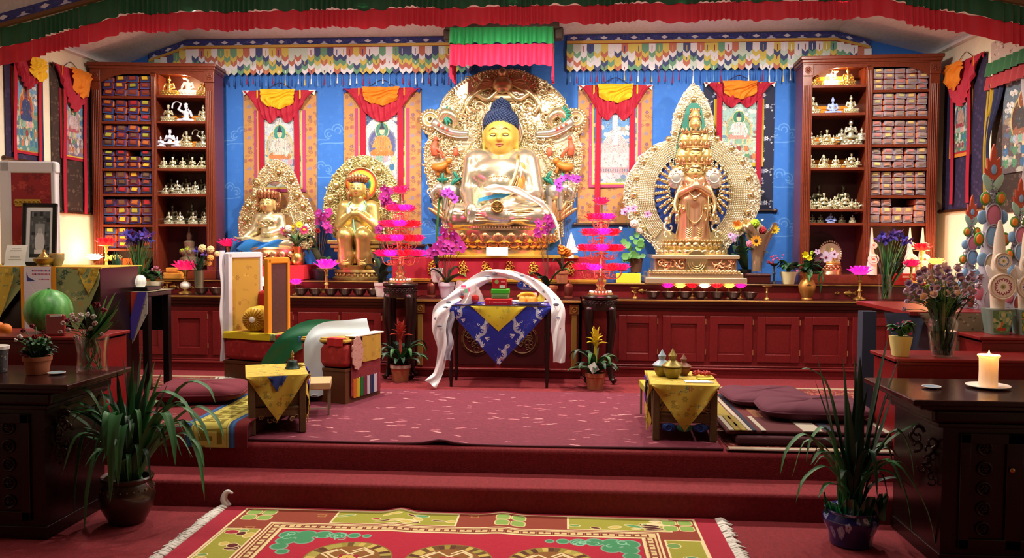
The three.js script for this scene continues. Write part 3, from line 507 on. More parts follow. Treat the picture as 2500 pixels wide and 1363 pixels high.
{ // the seated buddha in the middle with its carved throne back
const z=-8.42,o=atZ(1222,553,z),k=8.41/2000;
const t=thing('buddha_statue','large gilded seated buddha statue with blue hair before an ornate golden throne back','statue',o);
const P=[ell([0,22,0],[66,28,46]),cap([0,30,2],[0,100,0],47,50),ell([0,130,2],[70,44,41]),ell([-28,128,26],[26,18,14],14),ell([28,128,26],[26,18,14],14),cap([-56,160,0],[56,160,0],23,23),cap([0,168,0],[0,192,3],26,21,12)];
P.push(cap([-60,156,0],[-71,84,12],25,20),cap([-71,84,12],[-62,44,64],19,11),cap([62,156,0],[76,80,15],26,24),cap([76,80,15],[18,50,62],22,13));
for(const s of[-1,1])P.push(cap([s*35,22,5],[s*100,24,42],30,25),cap([s*100,21,44],[-s*20,22+(s>0?8:0),74],24,17),ell([-s*34,20+(s>0?12:0),72],[26,9,13],8));
const hand=[ell([-62,32,78],[12,15,8],6)];
for(let i=0;i<4;i++)hand.push(cap([-70+i*5.6,24,83],[-70.5+i*5.8,[9,5,5,10][i],88],3.4,2.4,1.5));hand.push(cap([-51,36,78],[-49,20,84],3.6,2.6,2));
hand.push(ell([6,48,66],[20,6,13],6));for(let i=0;i<4;i++)hand.push(cap([-10,48-i*0.8,74-i*5.5],[-32+Math.abs(i-1.5)*3,50,74-i*5],3.2,2.4,1.5));
mk('body',S(sculpt([...P,...hand],2.4,12),k),metal(0xe6dcc0,0.2,0.85),t);
const hc=[0,219,5];
const head=mk('head',S(sculpt([...headPrims(hc,37),cap([0,192,2],[0,172,2],21,26,8)],1.7,8),k),M.faceGold,t);
face(head,hc,37,k);
const hair=[sp(42.5,38,42,0,251,-6,20),sp(24,26,24,0,282,-8,14),sp(6,8,6,0,308,-8,8)];
for(let i=0;i<420;i++){const y=1-(i+0.5)/420*1.35,r=Math.sqrt(1-y*y),a=i*2.39996,p=[Math.cos(a)*r,y,Math.sin(a)*r];const q=[p[0]*42,250+p[1]*38,-6+p[2]*42];if(p[2]>0.15&&q[1]<247-Math.abs(q[0])*0.1)continue;hair.push(sp(3.6,3.6,3.6,...q,5));}
for(let i=0;i<120;i++){const y=1-(i+0.5)/120*1.3,r=Math.sqrt(1-y*y),a=i*2.39996;hair.push(sp(3.2,3.2,3.2,Math.cos(a)*r*24,284+y*25,-8+Math.sin(a)*r*24,5));}
mk('hair',S(hair,k),M.navyHair,t,'navy blue curled hair');
const robe=[tube([[-44,176,10],[-48,165,26],[-62,130,30],[-70,100,28]],5,16,6),tube([[42,178,10],[44,160,34],[40,130,44],[26,92,50],[0,78,52]],6,18,6)];
for(let i=0;i<5;i++)robe.push(tube([[-115+i*4,30-i*5,60-i],[-60,40-i*7,84],[0,34-i*6,94-i],[60,40-i*7,84],[112-i*4,30-i*5,58]],1.7,30,5));
for(let i=0;i<4;i++)robe.push(tube([[66+i*3,150-i*6,20],[78,110,26-i*4],[80-i*4,82,34]],1.6,14,5),tube([[50-i*9,150-i*12,37],[52-i*8,120-i*6,46],[44-i*7,92,50]],1.6,14,5));
mk('robe_hems',S(robe,k),M.gold,t);
const belt=[];for(let r=0;r<6;r++)for(let i=-9;i<=9;i++){const a=i*0.115;belt.push(sp(2.7,3.2,2.6,Math.sin(a)*52,84+r*7-Math.abs(i)*0.7,Math.cos(a)*51+2,6));}
mk('bead_belt',S(belt,k),M.gold,t);
mk('dharma_wheel',S([T(ring(12.5,2.4,0,0,0,28),0,44,98),T(cy(11,11,2,0,0,0,24),0,44,96,PI/2),sp(3,3,3,0,44,99,8),...Array.from({length:8},(_,i)=>T(bx(1.8,10,2,0,6,0),0,0,0,0,0,i*PI/4).translate(0,44,99))],k),M.brass,t,'eight spoked wheel emblem');
mk('painted_robe_patch',S([sp(10,34,5,55,120,36,10),sp(8,20,5,50,96,46,8)],k),M.orangePaint,t,'orange robe lining');
mk('lotus_throne',S([lathe([[0,-70],[112,-70],[114,-58],[104,-54],[100,-46],[122,-36],[132,-24],[132,-10],[136,-6],[136,0],[0,0]],40).scale(1,1,0.58),...beadRow(circlePts(0,0,134,78,60).map(([x,q])=>[x,-4,q]),2.6,7,true)],k),M.gold,t,'round gilded lotus throne');
const pet=[];for(let i=0;i<26;i++){const a=i/26*2*PI,d=0.58;pet.push(T(sp(15,17,6,0,0,0,10),0,0,0,-0.35).translate(0,-24,128).rotateY(a).scale(1,1,d),T(sp(8,9,6,0,0,0,8),0,0,0,-0.3).translate(0,-24,132).rotateY(a).scale(1,1,d),T(sp(14,10,6,0,0,0,8),0,0,0,0.7).translate(0,-46,110).rotateY(a+0.12).scale(1,1,d));}
mk('lotus_petals',S(pet,k),M.copperPetal,t,'coppery lotus petals');
// the throne back
const right=[[0,392],[40,390],[88,372],[122,350],[150,322],[164,292],[188,288],[206,268],[200,240],[186,228],[196,200],[198,165],[192,130],[186,100],[180,70],[168,40],[152,18],[150,-20],[120,-40],[60,-44],[0,-44]];
const outer=smoothPoly(mirrorPoly(right).filter((p)=>p),120);
const hole=[...circlePts(0,84,94,128,40)],headHole=circlePts(0,234,50,54,32);
const zb=-62;
const body=mk('throne_back',plate(outer,[hole.map((p)=>p)],9,k,zb-9),M.haloPale,t,'carved golden throne back');
const relief=scatterRelief(outer,[hole,headHole],10.5,8.6,(x,y)=>zb+3+6*Math.sin(x*0.05)*Math.sin(y*0.05));
stuff(mk('carved_scrollwork',S(relief,k),M.halo,body));
mk('outer_beading',S([...beadRow(outer.map((p)=>[p[0]*0.985,170+(p[1]-170)*0.985,zb+5]),3.4,8,true)],k),M.halo,body);
mk('inner_rim',S([tube(hole.map(([x,y])=>[x,y,zb+4]),4,60,7,true),...beadRow(hole.map(([x,y])=>[x*1.08,84+(y-84)*1.06,zb+5]),3,7.5,true),...beadRow(hole.map(([x,y])=>[x*1.32,84+(y-84)*1.24,zb+6]),2.4,6,true)],k),M.halo,body);
mk('blue_backing',S(ext(circlePts(0,84,93,127,40),2).translate(0,0,zb-8),k),mat(0x1f4ba8,0.6),body,'blue panel behind the shoulders');
mk('head_halo',S([T(cy(48,48,3,0,0,0,40),0,234,zb+12,PI/2)],k),mat(0xc98070,0.6),body,'rose coloured disc behind the head');
mk('head_halo_rim',S([ring(49,3,0,234,zb+14,48),...beadRow(circlePts(0,234,56,56,40).map(([x,y])=>[x,y,zb+10]),3,7,true),...beadRow(circlePts(0,234,66,66,40).map(([x,y])=>[x,y,zb+9]),3.6,9,true)],k),M.halo,body);
// garuda and its serpents on top, sea monsters at the sides, beams, lions and elephants
const gar=[sp(26,22,16,0,352,zb+16,12),sp(12,12,12,0,382,zb+22,10),taper([[0,380,zb+34],[0,374,zb+42]],[5,1],4),sp(50,10,6,0,322,zb+10,10)];
for(const s of[-1,1]){for(let i=0;i<6;i++)gar.push(taper([[s*18,356,zb+12],[s*(44+i*6),366-i*8,zb+16],[s*(60+i*9),352-i*16,zb+10]],[4,6,2],8,6));gar.push(tube([[s*14,336,zb+14],[s*40,316,zb+18],[s*70,330,zb+14],[s*92,306,zb+12],[s*80,284,zb+12]],6,20,7));for(let j=0;j<3;j++)gar.push(T(curl(14),s*(60+j*22),300-j*14,zb+8));}
mk('garuda_crest',S(gar,k),metal(0xdfc293,0.3,0.75),body,'winged garuda crest at the top');
for(const s of[-1,1]){
mk('sea_monster',S([T(ring(17,6,0,0,0,24,7),s*182,268,zb+10),T(ring(8,4,0,0,0,16,6),s*182,268,zb+12),...beadRow(circlePts(s*182,268,25,25,20).map(([x,y])=>[x,y,zb+8]),4,8,true),taper([[s*160,262,zb+12],[s*140,284,zb+18],[s*118,268,zb+16],[s*124,246,zb+12]],[10,14,10,5],12,8)],k),M.halo,body,'curled sea monster');
mk('green_fan',S(Array.from({length:7},(_,i)=>T(sp(15,4,3,12,0,0,7),0,0,0,0,0,(i-3)*0.4).translate(s*146,276,zb+22)),k),M.teal,body,'green fan of petals');
mk('side_beam',S([taper([[s*172,262,zb+14],[s*150,246,zb+20],[s*120,234,zb+20],[s*84,232,zb+18]],[13,11,9,7],14,8),tube([[s*172,248,zb+22],[s*148,232,zb+30],[s*118,222,zb+28],[s*84,222,zb+24]],1.8,12,5)],k),M.silver,body,'white curved beam with painted gems');
mk('gems',S([[158,252],[147,245],[136,240]].map(([x,y])=>sp(4,4,4,s*x,y,zb+32,8)),k),M.coral,body);
mk('rider_figure',S([taper([[s*168,178,zb+14],[s*172,196,zb+18],[s*168,214,zb+14]],[8,9,5],8,7),sp(6,6,6,s*168,220,zb+14,8),taper([[s*172,200,zb+16],[s*154,186,zb+20],[s*148,172,zb+16]],[5,4,3],8,6)],k),M.coral,body,'small red rider figure');
mk('leaping_lion',S([taper([[s*174,150,zb+12],[s*158,148,zb+20],[s*138,158,zb+16]],[9,11,8],8,8),sp(8,8,8,s*134,164,zb+18,8),taper([[s*160,146,zb+14],[s*162,128,zb+14]],[5,4],5,6),taper([[s*142,152,zb+14],[s*134,134,zb+14]],[5,4],5,6)],k),M.orangePaint,body,'orange leaping lion');
mk('red_gem',S(sp(7,11,6,s*117,186,zb+16,8),k),M.coral,body);
mk('turquoise_mane',S([...[[116,128],[150,122],[122,112],[112,116]].map(([x,y],i)=>T(sp(5,13,4,0,0,0,7),s*x,y,zb+18,0,0,s*(i-1)*0.5)),T(sp(16,5,5,0,0,0,8),s*150,118,zb+16)],k),M.teal,body,'turquoise maned lions');
mk('elephant',S([sp(26,22,14,s*132,88,zb+12,12),sp(14,15,12,s*158,96,zb+16,10),taper([[s*164,96,zb+20],[s*176,84,zb+22],[s*172,66,zb+20]],[7,5,3],8,7),...[118,144].map((x)=>cy(8,9,34,s*x,42,zb+12,10))],k),M.silver,body,'white elephant');
mk('bronze_leaves',S(Array.from({length:7},(_,i)=>T(sp(6,30,5,0,26,0,8),0,0,0,0,0,-s*(i-1.5)*0.22).translate(s*(118+i*4),18,zb+12)),k),metal(0xd0a070,0.32,0.7),body,'bronze lotus leaves');
}
}
{ // the thousand armed standing figure
const z=-8.33,o=atZ(1690,690,z),k=8.25/2000;
const t=thing('thousand_armed_statue','tall golden standing statue with a tower of heads and a fan of many arms','statue',[o.x,YT+0.001,z]);
const Y=(py)=>690-py;
mk('stepped_plinth',S([bx(236,14,150,-2,Y(683),0,2),bx(220,14,138,-2,Y(672),0,2),bx(196,8,124,-2,Y(662),0,2),bx(204,9,130,-2,Y(627),0,2),bx(190,34,112,-2,Y(646),0,1)],k),metal(0xd8bd98,0.3,0.7),t,'stepped gilded plinth');
mk('plinth_beading',S(beadRow([[-110,Y(662),70],[106,Y(662),70]],4,8.4),k),M.gold,t);
for(const s of[-1,1]){
const g=[...[-1,1].map((e)=>bx(3,34,4,s*58+e*34,Y(646),58)),bx(70,3,4,s*58,Y(631),58),bx(70,3,4,s*58,Y(661),58)];
for(let i=0;i<13;i++)g.push(T(curl(rr(6,9),0.35),s*58+rr(-28,28),Y(646)+rr(-9,9),58,0,0,rr(0,6)));
mk('carved_panel',S(g,k),M.copper,t,'coppery pierced panel');
}
mk('hanging_cloth',S([bx(50,34,4,0,Y(646),60,1),T(cy(24,24,3,0,0,0,24),0,Y(636),61,PI/2),...[10,15,20].map((r)=>T(new THREE.TorusGeometry(r,1.4,5,16,PI),0,Y(640),64,0,0,PI))],k),M.gold,t);
mk('lotus_pedestal',S([lathe([[0,62],[84,62],[86,70],[70,76],[64,82],[68,88],[62,94],[72,100],[0,104]],36).scale(1,1,0.7),...Array.from({length:24},(_,i)=>[T(sp(10,9,6,0,0,0,8),0,0,0,0.5).translate(0,72,78).rotateY(i/24*2*PI).scale(1,1,0.7),T(sp(8,8,5,0,0,0,8),0,0,0,-0.4).translate(0,92,68).rotateY(i/24*2*PI).scale(1,1,0.7)]),...beadRow(circlePts(0,0,74,50,40).map(([x,q])=>[x,102,q]),3,7,true)],k),M.gold,t,'double lotus pedestal');
const P=[cap([-12,108,2],[-14,200,0],17,19),cap([12,108,2],[14,200,0],17,19),cap([0,200,0],[0,235,0],24,22),ell([0,246,0],[33,18,19]),cap([0,256,0],[0,268,2],11,10,5),cap([-28,106,0],[-24,190,0],7,12),cap([28,106,0],[24,190,0],7,12),ell([-10,104,14],[8,4,14],4),ell([10,104,14],[8,4,14],4)];
for(const s of[-1,1]){P.push(cap([s*30,246,0],[s*36,215,12],9,8),cap([s*36,215,12],[s*4,232,34],8,5));P.push(cap([s*4,228,36],[s*3,250,36],4,2,2));}
mk('body',S(sculpt(P,2,6),k),metal(0xd2a27e,0.28,0.75),t,'coppery standing body with joined hands');
const jewel=[tube([[-22,240,20],[-12,214,27],[0,206,28],[12,214,27],[22,240,20]],2,20,5),tube([[-20,198,22],[-16,158,23],[0,144,24],[16,158,23],[20,198,22]],1.6,20,5),sp(7,6,5,0,204,26,8),tube([[26,250,8],[32,200,22],[26,150,26],[14,170,26]],1.4,16,5)];
for(const s of[-1,1]){jewel.push(tube([[s*14,200,22],[s*15,160,22],[s*13,118,22]],1.5,10,5));for(let i=0;i<5;i++)jewel.push(tube([[s*6,134-i*5,21],[s*13,128-i*5,24],[s*21,134-i*5,18]],1.2,6,4));jewel.push(tube([[s*30,250,-2],[s*38,200,6],[s*34,150,4],[s*42,108,4]],2.6,16,5));}
mk('jewellery',S(jewel,k),M.gold,t);
// the tower of heads, three abreast
[[270,20,3],[312,17.5,3],[349,15,3],[385,12,1],[405,10,1]].forEach(([y,r,n],i)=>{
for(let j=0;j<n;j++){
const s=n===1?0:j-1,c=[s*r*1.25,y,6-Math.abs(s)*r*0.5],h=mk('head',S(sculpt(headPrims([0,0,0],r),r/12,r*0.2),k),M.headGold??=mat(0xc8b070,0.38,{metalness:0.55}),t);
h.position.set(c[0]*k,c[1]*k,c[2]*k);h.rotation.y=s*0.95;
if(s===0)face(h,[0,0,0],r,k);
}
const g=[T(ring(r*(n>1?1.9:1.1),r*0.14,0,0,0,24),0,y+r*0.72,0,PI/2,0,0,[1,1,0.75])];
for(let j=0;j<(n>1?11:7);j++){const a=(j-(n>1?5:3))*0.38,R=r*(n>1?1.9:1.1);g.push(taper([[Math.sin(a)*R,y+r*0.75,Math.cos(a)*R*0.75],[Math.sin(a)*R*1.04,y+r*1.25,Math.cos(a)*R*0.76],[Math.sin(a)*R*1.15,y+r*1.6,Math.cos(a)*R*0.85]],[r*0.16,r*0.26,r*0.05],5,6),sp(r*0.14,r*0.14,r*0.14,Math.sin(a)*R*1.06,y+r*1.1,Math.cos(a)*R*0.85,6));}
mk('crown',S(g,k),M.crownCopper,t);
});
// fans of arms: each forearm with its open hand
const arms=[];for(const s of[-1,1])for(let ringNo=0;ringNo<3;ringNo++)for(let i=0;i<17;i++){
const a=0.72*PI+i/16*-1.22*PI,r0=34+ringNo*4,r1=72-ringNo*13,cx=s*26,cy0=226,X=(r)=>cx+s*Math.cos(a)*r*0.86,Yy=(r)=>cy0+Math.sin(a)*r;
if(Math.cos(a)<-0.35&&Math.sin(a)>0.3)continue;
arms.push(taper([[X(r0),Yy(r0),-10+ringNo*7],[X((r0+r1)/2),Yy((r0+r1)/2),-4+ringNo*8],[X(r1),Yy(r1),2+ringNo*9]],[4.2,3.6,2.6],6,6),sp(4.2,4.6,3,X(r1+3),Yy(r1+3),4+ringNo*9,7),ring(3.4,1,X(r1-4),Yy(r1-4),1+ringNo*9,10,5));
}
stuff(mk('fan_of_arms',S(arms,k),M.gold,t,'fan of golden arms with open hands'));
for(const s of[-1,1]){mk('shoulder_disc',S([T(sp(20,26,7,0,0,0,14),s*45,Y(438),18,0,0,s*0.3),ring(12,1.6,s*45,Y(438),24,20),...Array.from({length:10},(_,i)=>T(bx(1.4,16,2,0,13,0),0,0,0,0,0,i*PI/5).translate(s*45,Y(438),23))],k),M.silver,t,'silvery round shoulder fan');mk('lowered_hand',S([taper([[s*34,232,16],[s*48,190,24],[s*44,166,30]],[6,5,4],8,7),sp(5,9,3,s*43,158,31,8),...[-1,0,1].map((e)=>cap2([s*43+e*2.6,152,31],[s*43+e*3,142,32],1.4))],k),M.gold,t);}
// the great ring halo with its pointed top
const zb=-24,right=[[0,484],[16,470],[34,440],[46,408],[50,372],[52,352],[92,336],[130,300],[158,256],[166,212],[158,170],[136,132],[106,104],[88,84],[80,62],[0,62]];
const outer=smoothPoly(mirrorPoly(right),110),ringHole=circlePts(0,214,92,108,40);
const hp=mk('ring_halo',plate(outer,[ringHole],7,k,zb-8),M.haloPale,t,'pale golden ring halo with a pointed top');
mk('inner_backing',S(ext(circlePts(0,214,91,107,40),2).translate(0,0,zb-10),k),mat(0x1d3f96,0.6),hp,'deep blue backing inside the ring');
const band=[];for(let r=0;r<9;r++){const R=96+r*4.6;band.push(...beadRow(circlePts(0,214,R*0.99,R*1.08,50,-0.95,PI+0.95).filter(([x,y])=>y<214+60||Math.abs(x)>38).map(([x,y])=>[x,y,zb+3+r*0.3]),2.1,4.4));}
stuff(mk('rows_of_hands',S(band,k),M.haloPale,hp,'rows of tiny carved hands'));
const inRing=circlePts(0,214,132,144,40),spine=[[-44,340],[44,340],[44,250],[-44,250]];
stuff(mk('carved_flower_band',S(scatterRelief(outer,[ringHole],7.8,5.6,()=>zb+2,(x,y)=>!inside(inRing,x,y)||(y>296&&Math.abs(x)<48)),k),M.haloPale,hp));
mk('round_bosses',S([...circlePts(0,214,141,150,22).filter(([x,y])=>y>110&&(Math.abs(x)>55)).map(([x,y])=>sp(8,8,6,x,y,zb+5,10)),sp(8,8,6,0,446,zb+6,10),...[[34,408],[-34,408],[42,366],[-42,366]].map(([x,y])=>sp(7,7,6,x,y,zb+5,10))],k),M.gold,hp);
const sl=[[-8,436],[-18,424],[-26,390],[-36,350],[-42,310],[-46,270],[-40,250],[-24,262]];
mk('green_lining',S(ext([...sl,[24,262],[40,250],[46,270],[42,310],[36,350],[26,390],[18,424],[8,436]],3).translate(0,0,zb+8),k),mat(0x0f6a5c,0.55),hp,'teal green strip around the heads');
mk('lining_beads',S([...[-1,1].map((s)=>beadRow(sl.map(([x,y])=>[s*(x-3),y+2,zb+10]),2.4,5.4))],k),M.haloPale,hp);
for(const s of[-1,1])mk('scroll_bracket',S([T(curl(14,0.32),s*56,134,zb+12,0,0,s>0?1:2),T(curl(11,0.32),s*62,116,zb+12),sp(10,10,7,s*58,152,zb+10,8)],k),M.haloPale,hp);
}
function cap2(a,b,r){return taper([a,b],[r,r*0.7],3,6);}
{ // the crowned seated figure on the left
const z=-8.36,o=atZ(666,640,z),k=8.52/2000,Y=(py)=>640-py;
const t=thing('seated_bodhisattva_statue','pale golden seated statue with copper crown before a lacy halo, leftmost of the large statues','statue',[o.x,atZ(666,645,z).y,z]);
mk('lotus_throne',S([lathe([[0,0],[76,0],[78,8],[66,14],[62,20],[76,30],[80,38],[76,42],[0,42]],36).scale(1,1,0.75),...Array.from({length:22},(_,i)=>T(sp(9,9,5,0,0,0,8),0,0,0,-0.3).translate(0,26,74).rotateY(i/22*2*PI).scale(1,1,0.75))],k),M.copper,t,'coppery lotus throne');
const c=[-8,Y(492),8],P=[ell([-4,58,0],[34,16,24]),cap([-4,58,0],[-6,84,0],21,19),ell([-7,104,0],[26,18,18]),cap([-30,112,0],[17,112,0],10,10),cap([-8,116,0],[-8,130,5],10,9,5),ell([-18,104,12],[10,8,7],5),ell([4,104,12],[10,8,7],5)];
for(const s of[-1,1])P.push(cap([s*14,52,2],[s*54,50,24],14,11),cap([s*54,49,24],[-s*8,50,34],11,8));
P.push(cap([-32,112,0],[-44,82,4],9,8),cap([-44,82,4],[-64,62,20],8,5),ell([-70,62,22],[9,4,7],4),cap([18,112,0],[28,84,4],9,8),cap([28,84,4],[4,76,24],8,5),ell([-2,74,26],[9,4,7],4));
for(let i=0;i<4;i++)P.push(cap([-76,63,18+i*3],[-86,66,18+i*3],1.8,1.3,1),cap([-4,75,30+i*0.1],[-14+i,70+i*2.4,33],1.7,1.2,1));
mk('body',S(sculpt(P,1.7,7),k),metal(0xdcd3ac,0.28,0.75),t);
const head=mk('head',S(sculpt(headPrims(c,16.5),1.1,4),k),mat(0xcfb878,0.4,{metalness:0.4}),t);face(head,c,16.5,k);
mk('hair_band',S([T(ring(16.5,1.6,0,0,0,24),c[0],c[1]+12,6,PI/2,0,0),sp(16,14,16,c[0],c[1]+12,3,12)],k),M.ink,t);
const cr=[];for(let i=-4;i<=4;i++){const a=i*0.4,R=19;cr.push(taper([[c[0]+Math.sin(a)*R,c[1]+12,6+Math.cos(a)*R],[c[0]+Math.sin(a)*R*1.2,c[1]+26,6+Math.cos(a)*R],[c[0]+Math.sin(a)*R*1.35,c[1]+38-Math.abs(i)*3,6+Math.cos(a)*R]],[3,6,1],6,6),sp(2.6,2.6,2.6,c[0]+Math.sin(a)*R*1.2,c[1]+22,9+Math.cos(a)*R,6));}
mk('crown',S([...cr,...[-1,1].map((s)=>[sp(6,14,4,c[0]+s*26,c[1]+14,2,8),...rosette(7).map((q)=>q.translate(c[0]+s*24,c[1]-4,8))])],k),M.crownCopper,t);
mk('jewellery',S([tube([[-28,118,10],[-18,98,20],[-7,92,22],[4,98,20],[14,118,10]],2,18,5),...[-1,0,1].map((i)=>T(curl(6,0.35),-7+i*12,100,20)),ring(9,1.5,-42,88,4,14,5),ring(9,1.5,27,90,4,14,5),tube([[-24,70,18],[-6,62,26],[14,70,18]],1.8,12,5)],k),M.gold,t);
const zb=-20,right=[[6,256],[26,246],[46,224],[58,196],[66,172],[84,150],[96,122],[100,90],[96,60],[86,40],[0,36]],mir=[...right.map(([x,y])=>[x,y]),...right.slice().reverse().map(([x,y])=>[-x+8,y])].filter(([x,y],i,a)=>i!==a.length),outer=smoothPoly(mir,90);
const win=circlePts(2,Y(476),35,40,32),low=[[-40,122],[-58,96],[-52,60],[44,60],[50,96],[36,122]];
const h=mk('lacy_halo',plate(outer,[win,low],5,k,zb-5),M.haloPale,t,'pierced pale golden halo');
stuff(mk('carved_scrollwork',S(scatterRelief(outer,[win,low],9,6.4,()=>zb+2),k),M.halo,h));
mk('halo_beading',S([...beadRow(outer.map(([x,y])=>[x,y,zb]),3.2,6.6,true),...beadRow(win.map(([x,y])=>[2+(x-2)*1.1,Y(476)+(y-Y(476))*1.1,zb+2]),2,4.4,true),tube(win.map(([x,y])=>[x,y,zb+1]),2,40,6,true)],k),M.halo,h);
mk('round_bosses',S([[-46,200],[10,226],[42,208],[-68,142],[70,142],[-74,108],[84,110],[56,168],[-52,168],[-46,136]].map(([x,y])=>[sp(7,7,6,x,y,zb+6,9),ring(9,2,x,y,zb+4,14,5)]),k),M.gold,h);
for(const s of[-1,1])mk('lotus_stem',S([tube([[s*40,60,zb+14],[s*52,96,zb+16],[s*42,130,zb+16]],2,14,5),...rosette(10,8).map((q)=>q.translate(s*44,138,zb+18)),...leafy(12).map((q)=>q.rotateZ(s>0?0.6:2.5).translate(s*52,92,zb+14))],k),M.halo,h);
}
{ // the figure seated with both feet down
const z=-8.33,o=atZ(878,690,z),k=8.44/2000,Y=(py)=>690-py;
const t=thing('enthroned_statue','golden statue seated with both feet down and hands at its chest, rainbow disc behind head','statue',[o.x,YT+0.001,z]);
mk('round_base',S([lathe([[0,0],[64,0],[66,6],[58,10],[56,16],[62,20],[60,26],[0,26]],36).scale(1,1,0.8),...Array.from({length:26},(_,i)=>sp(5,5,3,0,13,58,6).rotateY(i/26*2*PI).scale(1,1,0.8))],k),M.oldBrass,t,'round lotus footing');
mk('foot_block',S([bx(52,11,34,-4,31,24,1.5)],k),M.brass,t);
mk('throne_seat',S([bx(134,9,56,-8,Y(598),-8,2),bx(120,9,50,-8,Y(608),-8,2),bx(104,9,44,-8,Y(617),-8,2),bx(84,42,36,-6,52,-10,2)],k),metal(0xb79a58,0.4,0.7),t,'stepped brass seat');
const c=[-1,Y(467),10],P=[ell([-2,106,4],[36,20,24]),cap([-2,108,0],[-2,150,0],29,26),ell([-2,166,0],[34,20,20]),cap([-32,178,0],[28,178,0],12,12),cap([-1,182,0],[-1,198,6],14,12,6)];
for(const s of[-1,1]){const x=-3+s*19;P.push(cap([x,104,8],[x+s*3,108,44],19,15),cap([x+s*3,106,44],[x+s*2,44,34],15,12),cap([x+s*2,62,30],[x+s*8,40,20],18,14),ell([x+s,39,42],[8,4,15],3),cap([s*34-2,176,0],[s*40-2,130,8],14,13),cap([s*40-2,130,8],[s*6,160,30],12,7),cap([s*38-2,132,2],[s*34-2,110,4],14,12));}
for(const s of[-1,1])for(let i=0;i<4;i++)P.push(cap([s*4-2,163+i*0.5,32],[s*(2+i*2)-4,170+i*1.6,38-i],2.1,1.5,1.2));
mk('body',S(sculpt(P,1.9,8),k),metal(0xc3ab66,0.33,0.75),t);
const head=mk('head',S(sculpt(headPrims(c,17.5),1.2,4),k),mat(0xc9ae62,0.4,{metalness:0.4}),t);face(head,c,17.5,k);
mk('hair_band',S([T(ring(17,1.8,0,0,0,24),c[0],c[1]+13,8,PI/2,0,0),sp(17,14,16,c[0],c[1]+13,4,12)],k),M.navyHair,t);
const cr=[];for(let i=-5;i<=5;i++){const a=i*0.32,R=20;cr.push(taper([[c[0]+Math.sin(a)*R,c[1]+14,6+Math.cos(a)*R*0.9],[c[0]+Math.sin(a)*R*1.25,c[1]+26,6+Math.cos(a)*R],[c[0]+Math.sin(a)*R*1.3,c[1]+40-Math.abs(i)*3,6+Math.cos(a)*R]],[3,5.5,1],6,6),sp(2.4,2.4,2.4,c[0]+Math.sin(a)*R*1.22,c[1]+20,10+Math.cos(a)*R,6));}
mk('crown',S([...cr,...[-1,1].map((s)=>[...rosette(7).map((q)=>q.translate(c[0]+s*25,c[1]-6,8)),sp(4,12,4,c[0]+s*24,c[1]-18,8,7)])],k),M.crownCopper,t);
mk('turquoise_cord',S([tube([[-18,190,14],[-24,178,22],[-8,150,32],[-4,128,36],[0,104,40],[6,92,44]],1.5,24,5),tube([[16,192,14],[22,180,20],[16,160,30]],1.5,14,5)],k),mat(0x6fb8b0,0.6),t,'turquoise cord necklace');
mk('silk_scrap',S([bx(36,16,1.5,-4,Y(522),34,0.5)],k),mat(0xdfe2e0,0.6),t,'white printed cloth over the hands');
const folds=[];for(const s of[-1,1]){const x=-3+s*21;for(let i=0;i<3;i++)folds.push(tube([[x-13,88-i*10,42],[x-4,60-i*6,50],[x+6,60-i*6,50],[x+14,90-i*10,42]],1.4,14,5));folds.push(tube([[s*30,170,14],[s*36,140,20],[s*12,118,34]],1.8,12,5));}for(let i=-6;i<=6;i++)folds.push(taper([[-3+i*5,70,30-Math.abs(i)],[-3+i*6.6,50,32-Math.abs(i)],[-3+i*8,42+(i%2)*3,30-Math.abs(i)]],[2,4,5],6,6));
mk('robe_folds',S(folds,k),metal(0xc3ab66,0.33,0.75),t);
const zb=-22,rt=[[0,304],[24,298],[50,282],[74,252],[90,216],[98,182],[96,150],[84,122],[60,100],[0,96]],outer=smoothPoly(mirrorPoly(rt).map(([x,y])=>[x+4,y]),90),win=circlePts(2,Y(458),38,40,32),low=[[-40,196],[-50,150],[-44,112],[40,112],[46,150],[38,196]];
const h=mk('carved_halo',plate(outer,[low],5,k,zb-5),M.haloGreen,t,'greenish gold carved halo');
stuff(mk('carved_scrollwork',S(scatterRelief(outer,[win,low],9.5,6.8,()=>zb+2),k),M.haloGreen,h));
mk('halo_beading',S(beadRow(outer.map(([x,y])=>[x,y,zb]),3,6.4,true),k),M.haloGreen,h);
mk('round_bosses',S([[-34,268],[8,284],[44,268],[-62,232],[72,226],[-78,196],[86,190],[-82,160],[80,150]].map(([x,y])=>[sp(8,8,7,x,y,zb+6,9),ring(10,2,x,y,zb+4,14,5)]),k),M.haloGreen,h);
[[0xd8402a,40],[0xe9a020,34],[0xe8d43a,30],[0x4a9a58,25],[0x3a72b8,20]].forEach(([col,r],i)=>mk('rainbow_disc',S(T(cy(r,r,2,0,0,0,40),2,Y(456),zb+8+i*0.8,PI/2),k),mat(col,0.6),h));
mk('disc_rim',S(ring(40,2.2,2,Y(456),zb+11,44),k),M.gold,h);
for(const s of[-1,1])mk('lotus_stem',S([tube([[s*44,112,zb+14],[s*56,150,zb+16],[s*46,204,zb+16]],2,14,5),...rosette(11,8).map((q)=>q.translate(s*48,214,zb+18)),...leafy(14).map((q)=>q.rotateZ(s>0?0.5:2.6).translate(s*54,156,zb+16)),...leafy(12).map((q)=>q.rotateZ(s>0?-0.4:3.5).translate(s*52,176,zb+16))],k),M.haloGreen,h);
}

